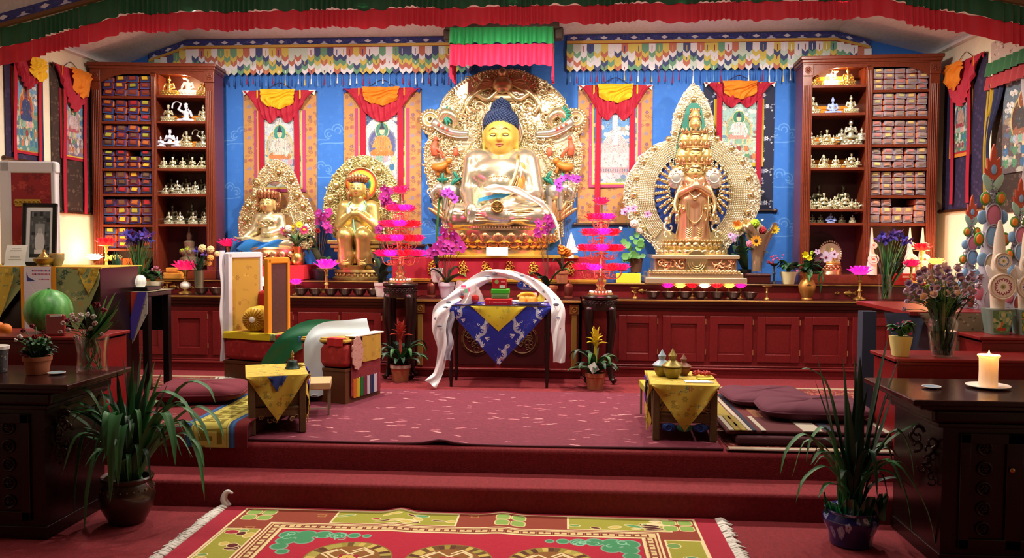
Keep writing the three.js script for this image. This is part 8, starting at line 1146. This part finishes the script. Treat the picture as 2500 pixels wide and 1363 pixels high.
[[2434,0,1],[2503,2,2]].forEach(([px,a,b],i)=>{const zz=-5.68,q=atZ(px,792,zz),kk=pxm(px,700,zz),cu=thing('painted_cup',['square glass cup with a painted green garden scene under the round offering cake','square painted glass cup with an orange scene at the right edge'][i],'cup',[q.x,1.001,zz]),H=64*kk;mk('glass_body',new THREE.CylinderGeometry(40*kk,28*kk,H,4,1).rotateY(PI/4).toNonIndexed().translate(0,H/2,0),mat(0x7a9088,0.25),cu);
const sc=canvasTex(96,96,(c)=>{c.fillStyle='#5f8a5a';c.fillRect(0,0,96,96);for(let j=0;j<40;j++){c.fillStyle=pick(['#8ab07a','#3a7a4a','#c0c890',i?'#d88a2a':'#7aa890',i?'#c8b02a':'#b8c8a0']);c.beginPath();c.arc(rnd()*96,rnd()*80,rr(5,13),0,7);c.fill();}c.fillStyle='#b84a2a';c.fillRect(18,74,56,14);c.fillStyle='#c8783a';c.fillRect(36,48,12,26);});mk('painted_scene',grid(1,1,(u,v)=>V((u-0.5)*lerp(50,36,v)*kk,H*lerp(0.94,0.08,v),lerp(28.6,20.8,v)*kk)),mat(0xffffff,0.3,{map:sc}),cu);
const t2=thing('offering_cake',['tall white offering cake with two painted flower discs, on the green painted cup','white offering cake with a blue painted disc at the right edge'][i],'offering',[q.x,1.001+H+0.002,zz]),yb=40*kk;mk('cone',lathe([[0,0],[16*kk,0],[20*kk,60*kk],[18*kk,110*kk],[15*kk,130*kk],[12*kk,180*kk],[4*kk,222*kk],[0,224*kk]],18),mat(0xd2c2b0,0.7),t2);disc(t2,'large_disc',0,56*kk,24*kk,33*kk,MA[a]);disc(t2,'small_disc',0,120*kk,22*kk,21*kk,MA[b]);mk('side_wing',[T(sp(8*kk,22*kk,3*kk,0,0,0,10),-24*kk,90*kk,6*kk,0,0,0.4),T(sp(9*kk,26*kk,3*kk,0,0,0,10),30*kk,76*kk,6*kk,0,0,-0.2)],mat(0xf0f0f4,0.4),t2);});
// butter sculptures: openwork of loops hung with coloured discs, a flame on top
const BM={lace:mat(0xa9a6b4,0.6),blue:mat(0x7aa6d0,0.5),grn:mat(0x5a8a2a,0.5),org:mat(0xe07a1c,0.5),pink:mat(0xc8708a,0.6),cream:mat(0xc8b89a,0.6),mint:mat(0x9ac0ae,0.5),flame:mat(0xb8482c,0.6),mar:mat(0x9c4a3a,0.6)};
[['butter_sculpture','small colourful butter sculpture with flame top, nearest the right bookcase',2366,470,700,0.78,-6.25],['butter_sculpture','tallest colourful butter sculpture with orange flame top and a seated figure',2414,345,720,1.18,-6.1],['butter_sculpture','colourful butter sculpture with red flame top at the right edge of view',2482,430,730,0.95,-6.0]].forEach(([n,label,px,pt,pb,s,zz])=>{const q=atZ(px,pb,zz),kk=pxm(px,600,zz),top=atZ(px,pt,zz).y,yb=1.131,H=top-yb,t3=thing(n,label,'offering',[q.x,yb,zz]),hw=38*kk*s;const g=[];
for(let i=0;i<150;i++){const y=rnd(),w=hw*(1-y*0.85)*(0.75+0.25*Math.cos(y*22));g.push(T(ring(rr(0.008,0.015),0.0035,0,0,0,10,4),rr(-1,1)*w,y*H*0.8,rr(-0.02,0.02),rr(-0.4,0.4),rr(-0.5,0.5)));}g.push(taper([[0,0,-0.02],[0,H*0.4,-0.02],[0,H*0.8,-0.02]],[hw*0.7,hw*0.4,hw*0.1],8,8));mk('loop_lattice',g,BM.lace,t3);
const eggs=[[0.66,0.42,'org'],[0.55,0.55,'blue'],[0.42,0.7,'org'],[0.3,0.5,'blue'],[0.2,0.85,'blue'],[0.1,0.6,'pink']];for(const[y,w,c]of eggs)for(const sx of[-1,1]){mk('painted_egg',T(sp(14*kk*s*0.8,19*kk*s*0.8,0.02,0,0,0,12),sx*w*hw,y*H,0.02),c==='org'?BM.grn:BM[c],t3);if(c==='org')mk('egg_centre',T(sp(9*kk*s*0.8,13*kk*s*0.8,0.012,0,0,0,12),sx*w*hw-0.003,y*H,0.034),BM.org,t3);}
for(const[y,c]of[[0.56,'pink'],[0.44,'blue'],[0.27,s>1?'cream':'cream'],[0.06,'mar']]){mk('oval_plaque',T(sp(16*kk*s,24*kk*s,0.016,0,0,0,14),0,y*H,0.03),BM[c],t3);mk('plaque_rim',T(new THREE.TorusGeometry(1,0.08,5,26).scale(16*kk*s,24*kk*s,0.1),0,y*H,0.04),BM.lace,t3);}
mk('leaf_collar',[-1,1].map((sx)=>[T(sp(9*kk*s,20*kk*s,0.012,0,0,0,10),sx*11*kk*s,H*0.76,0.01,0,0,-sx*0.4)]),BM.mint,t3);mk('flame_top',[ext([[-14,0],[-18,26],[-12,20],[-13,46],[-6,38],[-4,62],[0,76],[4,62],[6,40],[13,48],[12,20],[18,28],[14,0]].map(([x,y])=>[x*kk*s,y*kk*s]),0.014,0.003).translate(0,H*0.77,0)],BM.flame,t3);mk('flame_jewel',[sp(6*kk*s,11*kk*s,0.01,0,H*0.77+22*kk*s,0.02,10)],BM.blue,t3);});
}
{ // left side altar: brocade table, throne hanging, photograph, khata, fruit
const z=-6.05,xr=atZ(243,650,z).x,y=atZ(120,652,z).y,t=thing('altar_table','tall side altar table draped in yellow and green brocade by the left wall','table',[0,0,0]),x0=XL+0.05;
mk('frame',bxb(x0,xr-0.02,YP+0.0015,y-0.008,z-0.6,z-0.04),M.cabDark,t);mk('cloth_top',bxb(x0,xr+0.01,y-0.008,y,z-0.62,z,0.003),M.brYellow,t);mk('orange_edge',bxb(x0,xr+0.014,y-0.014,y+0.002,z-0.01,z+0.006,0.003),cloth(0xc88a3a),t);
const hang=(xa,xb,d,m,dz,n,l)=>mk(n,grid(10,10,(u,v)=>V(lerp(xa,xb,u),y-0.004-v*d*(1-0.75*Math.abs(u-0.5)*2*(d<0.8?1:0.2)),z+dz+0.008*Math.sin(u*9+v*5)),0.003),m,t,l);const X=(px)=>atZ(px,700,z).x;
hang(X(128),xr,0.5,M.brGreen,0.01,'green_corner');hang(X(196),xr,0.2,M.brYellow,0.02,'yellow_corner');hang(x0,X(60),0.55,M.brGreen,0.01,'green_corner');hang(X(-40),X(36),0.42,M.brYellow,0.02,'yellow_corner');mk('red_lower_cloth',bxb(x0,X(60),0.7,y-0.5,z-0.05,z-0.035),cloth(0xa8301c),t);
const k=thing('printed_scarf','white banner with red and blue printed border and orange edges hanging from the side altar','scarf',[0,0,0]),bx0=X(57),bx1=X(143);mk('orange_ground',bxb(bx0,bx1,y-0.62,y+0.004,z+0.028,z+0.032),cloth(0xd8901a),k);const w0=X(66),w1=X(132),hh=0.52;mk('white_silk',grid(8,10,(u,v)=>V(lerp(w0,w1,u),y+0.003-v*hh,z+0.036+0.004*Math.sin(u*6+v*8)),0.002),mat(0xffffff,0.4,{map:canvasTex(256,512,(c)=>{c.fillStyle='#d4d2de';c.fillRect(0,0,256,512);c.fillStyle='#2a3a7c';c.beginPath();c.moveTo(30,40);c.lineTo(46,80);c.lineTo(110,110);c.lineTo(30,112);c.fill();for(let i=0;i<26;i++){c.fillStyle=i%3?'#c04a5c':'#34508c';c.fillRect(80+(i%13)*13,26+Math.floor(i/13)*26,10,12);c.beginPath();c.arc(140+(i%9)*12,96,5,0,7);c.fill();}c.strokeStyle='#eceaf4';c.lineWidth=4;for(const[a,b,d,e]of[[0,180,256,172],[40,120,200,330],[0,262,256,250]]){c.beginPath();c.moveTo(a,b);c.lineTo(d,e);c.stroke();}})}),k);
// red brocade throne back behind the photograph
const zb=-6.45,a=atZ(12,640,zb),b=atZ(140,640,zb),yt=atZ(70,395,zb).y,h2=thing('brocade_screen','red brocade throne back with silvery white silk border standing on the side altar','throne back',[(a.x+b.x)/2,y+0.002,zb],0.12),Wb=b.x-a.x,Hb=yt-y,f=0.1;mk('brocade_panel',bx(Wb,Hb,0.06,0,Hb/2,0,0.01),M.brRed,h2);const sb=silk(0xd4d2d8,0.05,0.4);mk('silk_border',[bx(Wb+0.02,f,0.08,0,Hb-f/2,0,0.02),bx(f,Hb,0.08,-Wb/2+f/2,Hb/2,0,0.02),bx(f*0.4,Hb,0.08,Wb/2-f*0.2,Hb/2,0,0.015)],sb,h2);mk('gold_emblem',[bx(Wb*0.44,0.06,0.01,0,Hb*0.6,0.035,0.004),...Array.from({length:6},(_,i)=>T(curl(0.02,0.3),(i-2.5)*0.035,Hb*0.6,0.042))],M.brGoldDull,h2);
const pa=atZ(60,640,-6.3),pw=74*pxm(90,570,-6.3),ph=146*pxm(90,570,-6.3),fr=thing('framed_photograph','black framed black and white photograph of a robed seated person, leaning on the red throne back','picture',[atZ(94,640,-6.22).x,y+0.003,-6.22],0.22);const G=new THREE.Group();G.name='picture';G.rotation.x=-0.12;fr.add(G);mk('frame',[bx(pw,0.03,0.03,0,0.015,0,0.004),bx(pw,0.03,0.03,0,ph-0.015,0,0.004),bx(0.03,ph,0.03,-pw/2+0.015,ph/2,0,0.004),bx(0.03,ph,0.03,pw/2-0.015,ph/2,0,0.004),bx(pw*0.98,ph*0.98,0.01,0,ph/2,-0.01)],M.black,G);mk('mat_board',bx(pw-0.05,ph-0.05,0.004,0,ph/2,0.002),mat(0xdfe4e6,0.7),G);
mk('photo_print',new THREE.PlaneGeometry(pw-0.105,ph-0.13).translate(0.005,ph/2,0.0052),mat(0xffffff,0.35,{map:canvasTex(128,224,(c)=>{c.fillStyle='#4c5254';c.fillRect(0,0,128,224);for(let i=0;i<60;i++){c.fillStyle=pick(['#3a3e40','#5c6264','#2a2e30','#6c7274']);c.fillRect(rnd()*128,rnd()*224,rr(4,22),rr(4,30));}c.fillStyle='#8c9294';c.fillRect(34,60,60,110);c.fillStyle='#c8ccce';c.beginPath();c.ellipse(64,150,32,50,0,0,7);c.fill();c.fillStyle='#aab0b2';c.beginPath();c.arc(64,94,15,0,7);c.fill();c.fillStyle='#d8dcdc';c.fillRect(30,186,70,20);c.fillStyle='#2c3032';c.fillRect(0,206,128,18);})}),G);
const sg=thing('paper_notice','curved white paper notice with faint print at the left edge of the side altar','paper',[atZ(32,648,-6.12).x,y+0.003,-6.14],0.15);mk('sheet',grid(4,16,(u,v)=>{const w=0.155;return v<0.75?V((u-0.5)*w,0.16*(1-v/0.75)+0.004,-0.05*Math.pow(1-v/0.75,2)):V((u-0.5)*w*1.1,0.003,(v-0.75)*0.24);},0.001),mat(0xe4e6e0,0.7),sg);mk('text_line',[0.05,0.07,0.12,0.135].map((q,i)=>bx(0.09-(i%2)*0.02,0.004,0.001,0,q,0.004-0.05*(q/0.16)**2)),mat(0xa8aaa4,0.8),sg);
const lp=thing('lidded_pot','gilded lidded offering pot before the framed photograph','pot',[atZ(108,648,-6.12).x,y+0.003,-6.12]),lk=pxm(108,640,-6.12);mk('pot_body',lathe([[0,0],[18,0],[14,5],[22,12],[24,17],[0,17]].map((q)=>q.map((v)=>v*lk)),22),M.oldBrass,lp);mk('lid',lathe([[25,17],[12,22],[10,26],[5,30],[3,34],[4,37],[0,40]].map((q)=>q.map((v)=>v*lk)),22),M.brass,lp);const l2=thing('offering_bowl','small patterned bowl right of the gilded lidded pot on the side altar','bowl',[atZ(136,648,-6.16).x,y+0.003,-6.18]);mk('bowl_body',lathe([[0,0],[0.03,0],[0.05,0.05],[0.052,0.09],[0.045,0.1],[0,0.1]],20),mat(0x8a7a54,0.5),l2);mk('rim',T(new THREE.TorusGeometry(0.048,0.004,5,24).rotateX(PI/2),0,0.095,0),M.brass,l2);
// black table with the orange red cloth, tray of fruit
const z2=-6.55,ta=atZ(178,712,z2),tb=atZ(362,712,z2),yt2=ta.y,W2=tb.x-ta.x,cx=(ta.x+tb.x)/2,tt=thing('side_table','black side table under an orange red cloth left of the throne','table',[cx,YP+0.0015,z2]),h3=yt2-YP-0.004;mk('table_top',bx(W2,0.04,0.4,0,h3-0.02,-0.2,0.006),M.black,tt);for(const sx of[-1,1])for(const sz of[-0.03,-0.37])mk('leg',bx(0.055,h3-0.04,0.055,sx*(W2/2-0.03),(h3-0.04)/2,sz,0.006),M.black,tt);mk('back_panel',bx(W2-0.1,0.3,0.02,0,h3-0.2,-0.37),M.black,tt);
const tc=thing('tablecloth','orange red silk cloth with purple and speckled borders hanging corner down from the black side table','tablecloth',[cx,yt2,z2]),dr=yt2-atZ(325,848,z2).y;mk('cloth_top',bx(W2+0.02,0.004,0.42,0,0.003,-0.2),brocade('#8a8068',['#b8b09a','#3a4a78'],20,16,4),tc);const tr=(u0,off,m,n,dz,s=1)=>mk(n,grid(16,10,(u,v)=>{const x=lerp(-W2*0.5+off,W2/2-(n==='red_cloth'?0.06:0),u),L=dr*(u<0.76?u/0.76:1-(u-0.76)/0.24*0.62)*s;return V(x,0.002-v*L,0.012+dz+0.006*Math.sin(u*11+v*4));},0.003),m,tc);tr(0,0.02,brocade('#b8b4a8',['#2a3048','#e8e4dc','#4a5a6a'],30,16,4),'speckled_border',0);tr(0,0.09,cloth(0xb4362a),'red_cloth',0.008,0.9);mk('purple_border',grid(3,10,(u,v)=>V(W2/2-0.075*(1-u)-v*0.1*1.2,0.004-v*dr*0.86,0.03),0.003),cloth(0x43349a),tc);mk('blue_corner',T(triSheet(0.24,0.17,0.026),-W2*0.26,0.004,0),cloth(0x2c3c78),tc);
const ty=thing('serving_tray','long black tray of fruit on the side table','tray',[atZ(283,706,z2).x,yt2+0.007,z2-0.14]);mk('tray_base',bx(0.5,0.012,0.22,0,0.006,0,0.005),M.black,ty);mk('tray_rim',[bx(0.51,0.03,0.012,0,0.018,0.11,0.004),bx(0.51,0.03,0.012,0,0.018,-0.11,0.004),bx(0.012,0.03,0.22,-0.25,0.018,0,0.004),bx(0.012,0.03,0.22,0.25,0.018,0,0.004)],M.black,ty);const ox=ty.position.x,oy=yt2+0.02,oz=z2-0.14;
const pi=thing('pineapple','green pineapple standing on the black tray','pineapple',[ox-0.09,oy,oz-0.04]);mk('fruit',[sp(0.06,0.075,0.06,0,0.075,0,16),...Array.from({length:90},(_,i)=>{const q=1-(i+0.5)/90*2,r=Math.sqrt(1-q*q),a=i*2.4;return sp(0.011,0.012,0.011,Math.cos(a)*r*0.06,0.075+q*0.073,Math.sin(a)*r*0.06,5);})],mat(0x5c6a3c,0.7),pi);mk('crown_leaves',Array.from({length:26},(_,i)=>{const a=i*2.4,l=0.05+0.05*(i/26);return blade([[0,0.14,0],[Math.cos(a)*0.03,0.17+i*0.002,Math.sin(a)*0.03],[Math.cos(a)*(0.06-i*0.0015),0.17+l+i*0.002,Math.sin(a)*(0.06-i*0.0015)]],0.02,5);}),mat(0x3a6a58,0.6),pi);
const fruit=(n,label,cat,x,zz,yy,g,m,sg2,sm)=>{const q=thing(n,label,cat,[ox+x,oy+yy,oz+zz]);mk('fruit',g,m,q);mk('stalk',sg2,sm,q);};
fruit('mango','yellow mango on the tray between pineapple and scalloped cake','mango',0.0,0.05,0.03,T(sp(0.05,0.034,0.036,0,0.034,0,14),0,0,0),mat(0xd8a818,0.45),sp(0.005,0.006,0.005,-0.048,0.04,0,6),M.eyeDark);fruit('banana','ripe banana at the front left of the black tray','banana',-0.09,0.07,0.012,taper([[-0.07,0,0],[-0.02,0.02,0.01],[0.04,0.012,0.01],[0.08,-0.005,0]],[0.006,0.016,0.015,0.005],14,8),mat(0xd0a848,0.5),sp(0.006,0.006,0.006,0.08,-0.004,0,6),M.eyeDark);fruit('aubergine','dark red aubergine lying on the tray before the pineapple','vegetable',-0.1,0.03,0.01,taper([[-0.08,0.015,0],[-0.03,0.04,0],[0.03,0.045,0],[0.07,0.035,0]],[0.01,0.024,0.022,0.008],14,8),mat(0x5a1410,0.3),taper([[0.07,0.035,0],[0.095,0.045,0]],[0.009,0.004],4,6),M.leaf);
{const q=thing('scalloped_cake','large white scalloped pumpkin shaped cake on the tray','cake',[atZ(323,700,z2-0.1).x,oy,oz+0.01]);mk('lobes',Array.from({length:10},(_,i)=>T(sp(0.045,0.058,0.05,0.052,0.058,0,12),0,0,0,0,i/10*2*PI)),mat(0xdfe2da,0.6),q);mk('stalk',lathe([[0,0.1],[0.02,0.11],[0.012,0.125],[0,0.128]],10),mat(0x8a9088,0.6),q);mk('plate',lathe([[0,-0.006],[0.09,-0.006],[0.12,0.006],[0,0.0]],24),M.white,q);}
// the front left: watermelon, oranges, roses
const mel=thing('watermelon','large green watermelon on the dark red ledge at the left','melon',[atZ(120,835,-5.28).x,0.981,-5.28]),mr=52*pxm(120,780,-5.28);mk('rind',sp(mr,mr*0.98,mr,0,mr*0.97,0,28),mat(0xffffff,0.4,{map:canvasTex(256,64,(c)=>{c.fillStyle='#4a9a48';c.fillRect(0,0,256,64);for(let i=0;i<14;i++){c.fillStyle=i%2?'#3a8236':'#62ac58';for(let y=0;y<64;y+=3)c.fillRect(i*18.3+3*Math.sin(y*0.4+i),y,7,3);}})}),mel);mk('stalk',taper([[0,mr*1.93,0],[0.01,mr*2.0,0]],[0.008,0.004],4,6),M.stem,mel);
const bk=thing('bucket','white rimmed patterned bucket at the left edge under the oranges','bucket',[atY(10,905,0.846).x,0.847,-4.45]);mk('bucket_body',lathe([[0,0],[0.05,0],[0.06,0.13],[0,0.13]],22),brocade('#4a4c4e',['#8a8c8c','#2a2c2e','#b0b0ac'],26,20,6),bk);mk('rim',lathe([[0,0.13],[0.064,0.13],[0.066,0.15],[0.06,0.152],[0,0.145]],22),M.white,bk);
[[12,806,'top left',0,0.072],[27,812,'top right',0.045,0.06],[8,832,'front',-0.01,0.0]].forEach(([px,py,n,dx,dy],i)=>{const q=thing('orange',`orange, ${n} one in the heap on the patterned bucket at the left edge`,'orange',[bk.position.x+dx-0.005,0.847+0.148+dy,-4.45+[-.02,-.02,.035][i]]);mk('fruit',sp(0.036,0.034,0.036,0,0.034,0,16),mat([0xe07018,0xe88020,0xc85a28][i],0.5),q);mk('navel',sp(0.005,0.003,0.005,0,0.067,0,6),M.leafOlive,q);});
const Z4=-4.42,rp=atZ(92,910,Z4),rk=pxm(92,870,Z4),rt=thing('rose_pot','terracotta pot of red miniature roses on the left dark cabinet','plant',[rp.x,0.847,Z4]);mk('pot',pot(23*rk,30*rk,41*rk),M.terracotta,rt);mk('soil',cy(25*rk,25*rk,0.004,0,35*rk,0,16),M.soil,rt);arrangement(rt,Z4,V(rp.x,0.847+38*rk,Z4),[['rose','red',91,823,13],['rose','crimson',85,797,11],['rose','crimson',60,805,11],['rose','crimson',106,812,9],['bud','crimson',112,822,7],['bud','white',48,822,8],['bud','white',38,830,6],['bud','cream',120,826,5]]);leaves(rt,Array.from({length:90},()=>{const a=rr(0,6.28),r=rr(15,46)*rk,yy=rr(42,84)*rk;return[[[Math.cos(a)*r*0.3,38*rk,Math.sin(a)*r*0.3],[Math.cos(a)*r*0.8,yy,Math.sin(a)*r*0.6],[Math.cos(a)*r*1.1,yy-3*rk,Math.sin(a)*r*0.8]],11*rk,0.2,pick([M.leafDark,M.leaf,M.leafDark])];}));
const rv=atZ(226,914,-4.5),vt=thing('flower_bouquet','tall clear glass vase of white pink edged roses with leaves on the left dark cabinet','bouquet',[rv.x,0.847,-4.5]),vk=pxm(226,870,-4.5);mk('glass_vase',lathe([[0,0],[32,0],[34,2],[32,45],[38,84],[36,84],[30,45],[31,5],[0,5]].map((q)=>q.map((v)=>v*vk)),28),M.glass,vt);arrangement(vt,-4.5,V(rv.x,0.847+70*vk,-4.5),[['rose','rosewhite',192,783,15],['rose','white',203,770,13],['rose','white',232,772,14],['rose','rosewhite',235,788,13,null,0.06],['rose','white',226,800,12],['rose','rosewhite',248,817,10,null,0.06],['rose','rosewhite',208,813,10,null,0.06],['rose','rosewhite',190,822,12,null,0.06],['bud','white',215,768,9],['rose','crimson',243,745,17],['bud','crimson',255,758,10],['rose','rosewhite',155,790,12],['rose','dustpink',168,780,13],['rose','rosewhite',150,812,11],['rose','rosewhite',172,805,12],['bud','rosewhite',176,770,9]]);mk('underwater_stems',Array.from({length:14},()=>tube([[rr(-22,22)*vk,7*vk,rr(-16,16)*vk],[rr(-18,18)*vk,50*vk,rr(-14,14)*vk],[rr(-12,12)*vk,96*vk,0]],0.003,6,5)),M.leaf,vt);leaves(vt,[[284,712,26],[296,730,30],[290,752,24],[276,786,34],[290,782,30],[262,722,24],[214,748,26],[222,742,22],[205,752,18],[256,800,18],[200,806,16],[250,770,20]].map(([x,q,w])=>{const e=atZ(x,q,-4.5+rr(-0.04,0.05)).sub(vt.position);return[[[0,70*vk,0],e.clone().multiplyScalar(0.6).add(V(0,0.06,0)),e],w*vk*0.8,0.2,pick([M.leaf,M.leafLight,M.leafDark])];}));
const sk=thing('gift_bag','shiny red gift bag behind the pink roses before the watermelon','bag',[atZ(146,815,-5.14).x,0.981,-5.1]);mk('bag_body',bx(0.13,0.14,0.03,0,0.07,0,0.012),phys(0x8a1c24,0.25,{clearcoat:0.6}),sk);mk('white_label',T(bx(0.08,0.014,0.002),0.01,0.132,0.016,0,0,0.08),M.white,sk);
}
// the two big strap leaved plants beside the steps
function bigPlant(t,z,base,tips,up,n,spread){const b=base.clone().sub(t.position),add=(pts,w,m)=>mk('leaf',blade(pts,w,14,0.2,(v)=>Math.pow(Math.sin(PI*clamp(0.2+v*0.8,0,1)),0.75)),m??pick([M.leaf,M.leafDark,M.leafDark,M.plantLeaf]),t),P=(x,y,dz)=>atZ(x,y,z+dz).sub(t.position);
for(const[mx,my,tx,ty,w,dz]of tips)add([b.clone().add(V(rr(-0.05,0.05),0,rr(-0.04,0.04))),b.clone().lerp(P(mx,my,dz*0.7),0.55).add(V(0,0.06,0)),P(mx,my,dz*0.7),P((mx+tx)/2+(tx-mx)*0.2,(my+ty)/2-12,dz*0.9),P(tx,ty,dz)],w,M.plantLeaf);
for(const[tx,ty,w,dz]of up)add([b.clone().add(V(rr(-0.06,0.06),0,rr(-0.04,0.04))),b.clone().lerp(P(tx,ty,dz),0.5).add(V(rr(-0.02,0.02),0.02,0)),P(tx,ty,dz)],w);
for(let i=0;i<n;i++){const a=rr(0,6.28),l=rr(0.3,0.6)*spread,h=rr(0.25,0.6)*spread;add([b.clone().add(V(Math.cos(a)*0.05,0,Math.sin(a)*0.04)),b.clone().add(V(Math.cos(a)*l*0.35,h*0.8,Math.sin(a)*l*0.3)),b.clone().add(V(Math.cos(a)*l*0.75,h,Math.sin(a)*l*0.55)),b.clone().add(V(Math.cos(a)*l,h*rr(0.3,0.9),Math.sin(a)*l*0.75))],rr(0.025,0.04));}}
M.plantLeaf=phys(0x3a7a44,0.5,{transmission:0.15,thickness:0});
{const p=atY(312,1275,0),z=p.z,k=pxm(312,1230,z),t=thing('large_potted_plant','big strap leaved plant in a round dark brown glazed pot at the left of the steps','plant',[p.x,0.001,z]);mk('pot',lathe([[0,0],[36,0],[40,4],[56,36],[62,66],[58,88],[52,98],[58,102],[60,108],[57,112],[50,108],[46,90],[0,88]].map((q)=>q.map((v)=>v*k)),36),phys(0x2e2014,0.3,{clearcoat:0.5}),t);mk('rim_beads',Array.from({length:26},(_,i)=>sp(2.2*k,2.2*k,2.2*k,0,84*k,59.5*k,6).rotateY(i/26*2*PI)),mat(0x6a5230,0.4),t);mk('soil',cy(46*k,46*k,0.005,0,92*k,0,20),M.soil,t);
const b=V(p.x+0.02,94*k,z);bigPlant(t,z,b,[[200,950,112,1035,0.05,0.1],[225,1005,170,1058,0.045,0.15],[215,1055,180,1268,0.06,0.2],[245,1100,206,1300,0.06,0.28],[270,1010,258,1120,0.07,0.25],[285,1015,270,1225,0.07,0.3],[300,1040,288,1190,0.06,0.3],[400,1010,428,1138,0.06,0.22],[440,1030,500,1222,0.05,0.2],[460,935,526,985,0.05,0.05],[480,995,548,1078,0.045,0.1],[430,990,515,1100,0.05,0.15],[390,960,470,1025,0.05,0.1],[160,1000,205,992,0.04,0.12],[290,1130,268,1230,0.045,0.25],[450,1060,500,1150,0.04,0.2]],[[346,850,0.075,-0.02],[378,882,0.06,0],[396,905,0.05,0.03],[362,880,0.06,0.05],[325,880,0.05,-0.06],[300,868,0.04,0.02],[285,905,0.045,0.05],[262,930,0.05,-0.02],[246,950,0.05,0.02],[330,925,0.05,0.08],[410,935,0.05,-0.02],[360,935,0.05,0.1],[290,945,0.05,0.06]],46,0.8);}
{const p=atY(2076,1328,0),z=p.z,k=pxm(2076,1290,z),t=thing('large_potted_plant','tall strap leaved plant in a blue and white porcelain pot at the right of the steps','plant',[p.x,0.001,z]);
const pt2=canvasTex(512,128,(c,W,H)=>{c.fillStyle='#1c2560';c.fillRect(0,0,W,H);for(let i=0;i<60;i++){c.fillStyle=pick(['#c8d0e4','#a8b4d4','#8896c0']);c.globalAlpha=0.8;const x=rnd()*W,y=rr(10,H-14);for(let k2=0;k2<5;k2++){c.beginPath();c.arc(x+Math.cos(k2*1.26)*6,y+Math.sin(k2*1.26)*5,4,0,7);c.fill();}}c.globalAlpha=1;c.fillStyle='#c8d0e4';c.fillRect(0,H-8,W,4);c.fillRect(0,2,W,3);});
const pg=new THREE.LatheGeometry([[0,0],[48,0],[50,5],[54,30],[66,56],[67,72],[58,82],[64,90],[60,90],[54,82],[0,76]].map((q)=>new THREE.Vector2(q[0]*k,q[1]*k)),40);mk('pot',pg,phys(0xffffff,0.15,{map:pt2,clearcoat:0.6}),t);mk('soil',cy(54*k,54*k,0.005,0,78*k,0,20),M.soil,t);const foil=phys(0x0c5a38,0.25,{clearcoat:0.5}),foil2=phys(0x1e9a5a,0.3,{clearcoat:0.4});
for(const[a,l,h,m]of[[2.6,66,34,foil2],[1.2,70,60,foil],[0.2,84,54,foil],[0.75,74,64,foil],[1.9,60,50,foil],[3.4,66,44,foil]])mk('foil_wrap',grid(10,10,(u,v)=>{const an=a+(u-0.5)*1.0,r=lerp(52,l,v)*k;return V(Math.cos(an)*r,(82+v*h*Math.sin(u*PI))*k+0.012*Math.sin(u*14+v*4),Math.sin(an)*r*0.9+0.01*Math.sin(u*20));},0.001),m,t,'crinkled green foil');
bigPlant(t,z,V(p.x,84*k,z),[[2010,925,1955,902,0.035,0],[1965,1062,1905,1160,0.04,0.15],[2010,1045,1968,1130,0.035,0.1],[2010,1140,1943,1228,0.035,0.2],[2190,1052,2232,1172,0.045,0.1],[2165,1125,2228,1312,0.045,0.2],[2180,1130,2290,1362,0.04,0.25],[2175,1075,2258,1026,0.035,0],[2150,1150,2200,1200,0.035,0.2]],[[1992,858,0.04,-0.03],[2058,872,0.045,0.02],[2100,868,0.05,0.03],[2170,818,0.05,-0.02],[2196,870,0.045,0.02],[2120,940,0.06,0.05],[2086,868,0.04,-0.04],[1990,930,0.03,0.03],[2030,960,0.04,0.04],[2155,905,0.05,0.04],[2070,970,0.05,0.06],[2180,960,0.04,-0.03]],16,0.62);}

renderer.render(scene,camera);
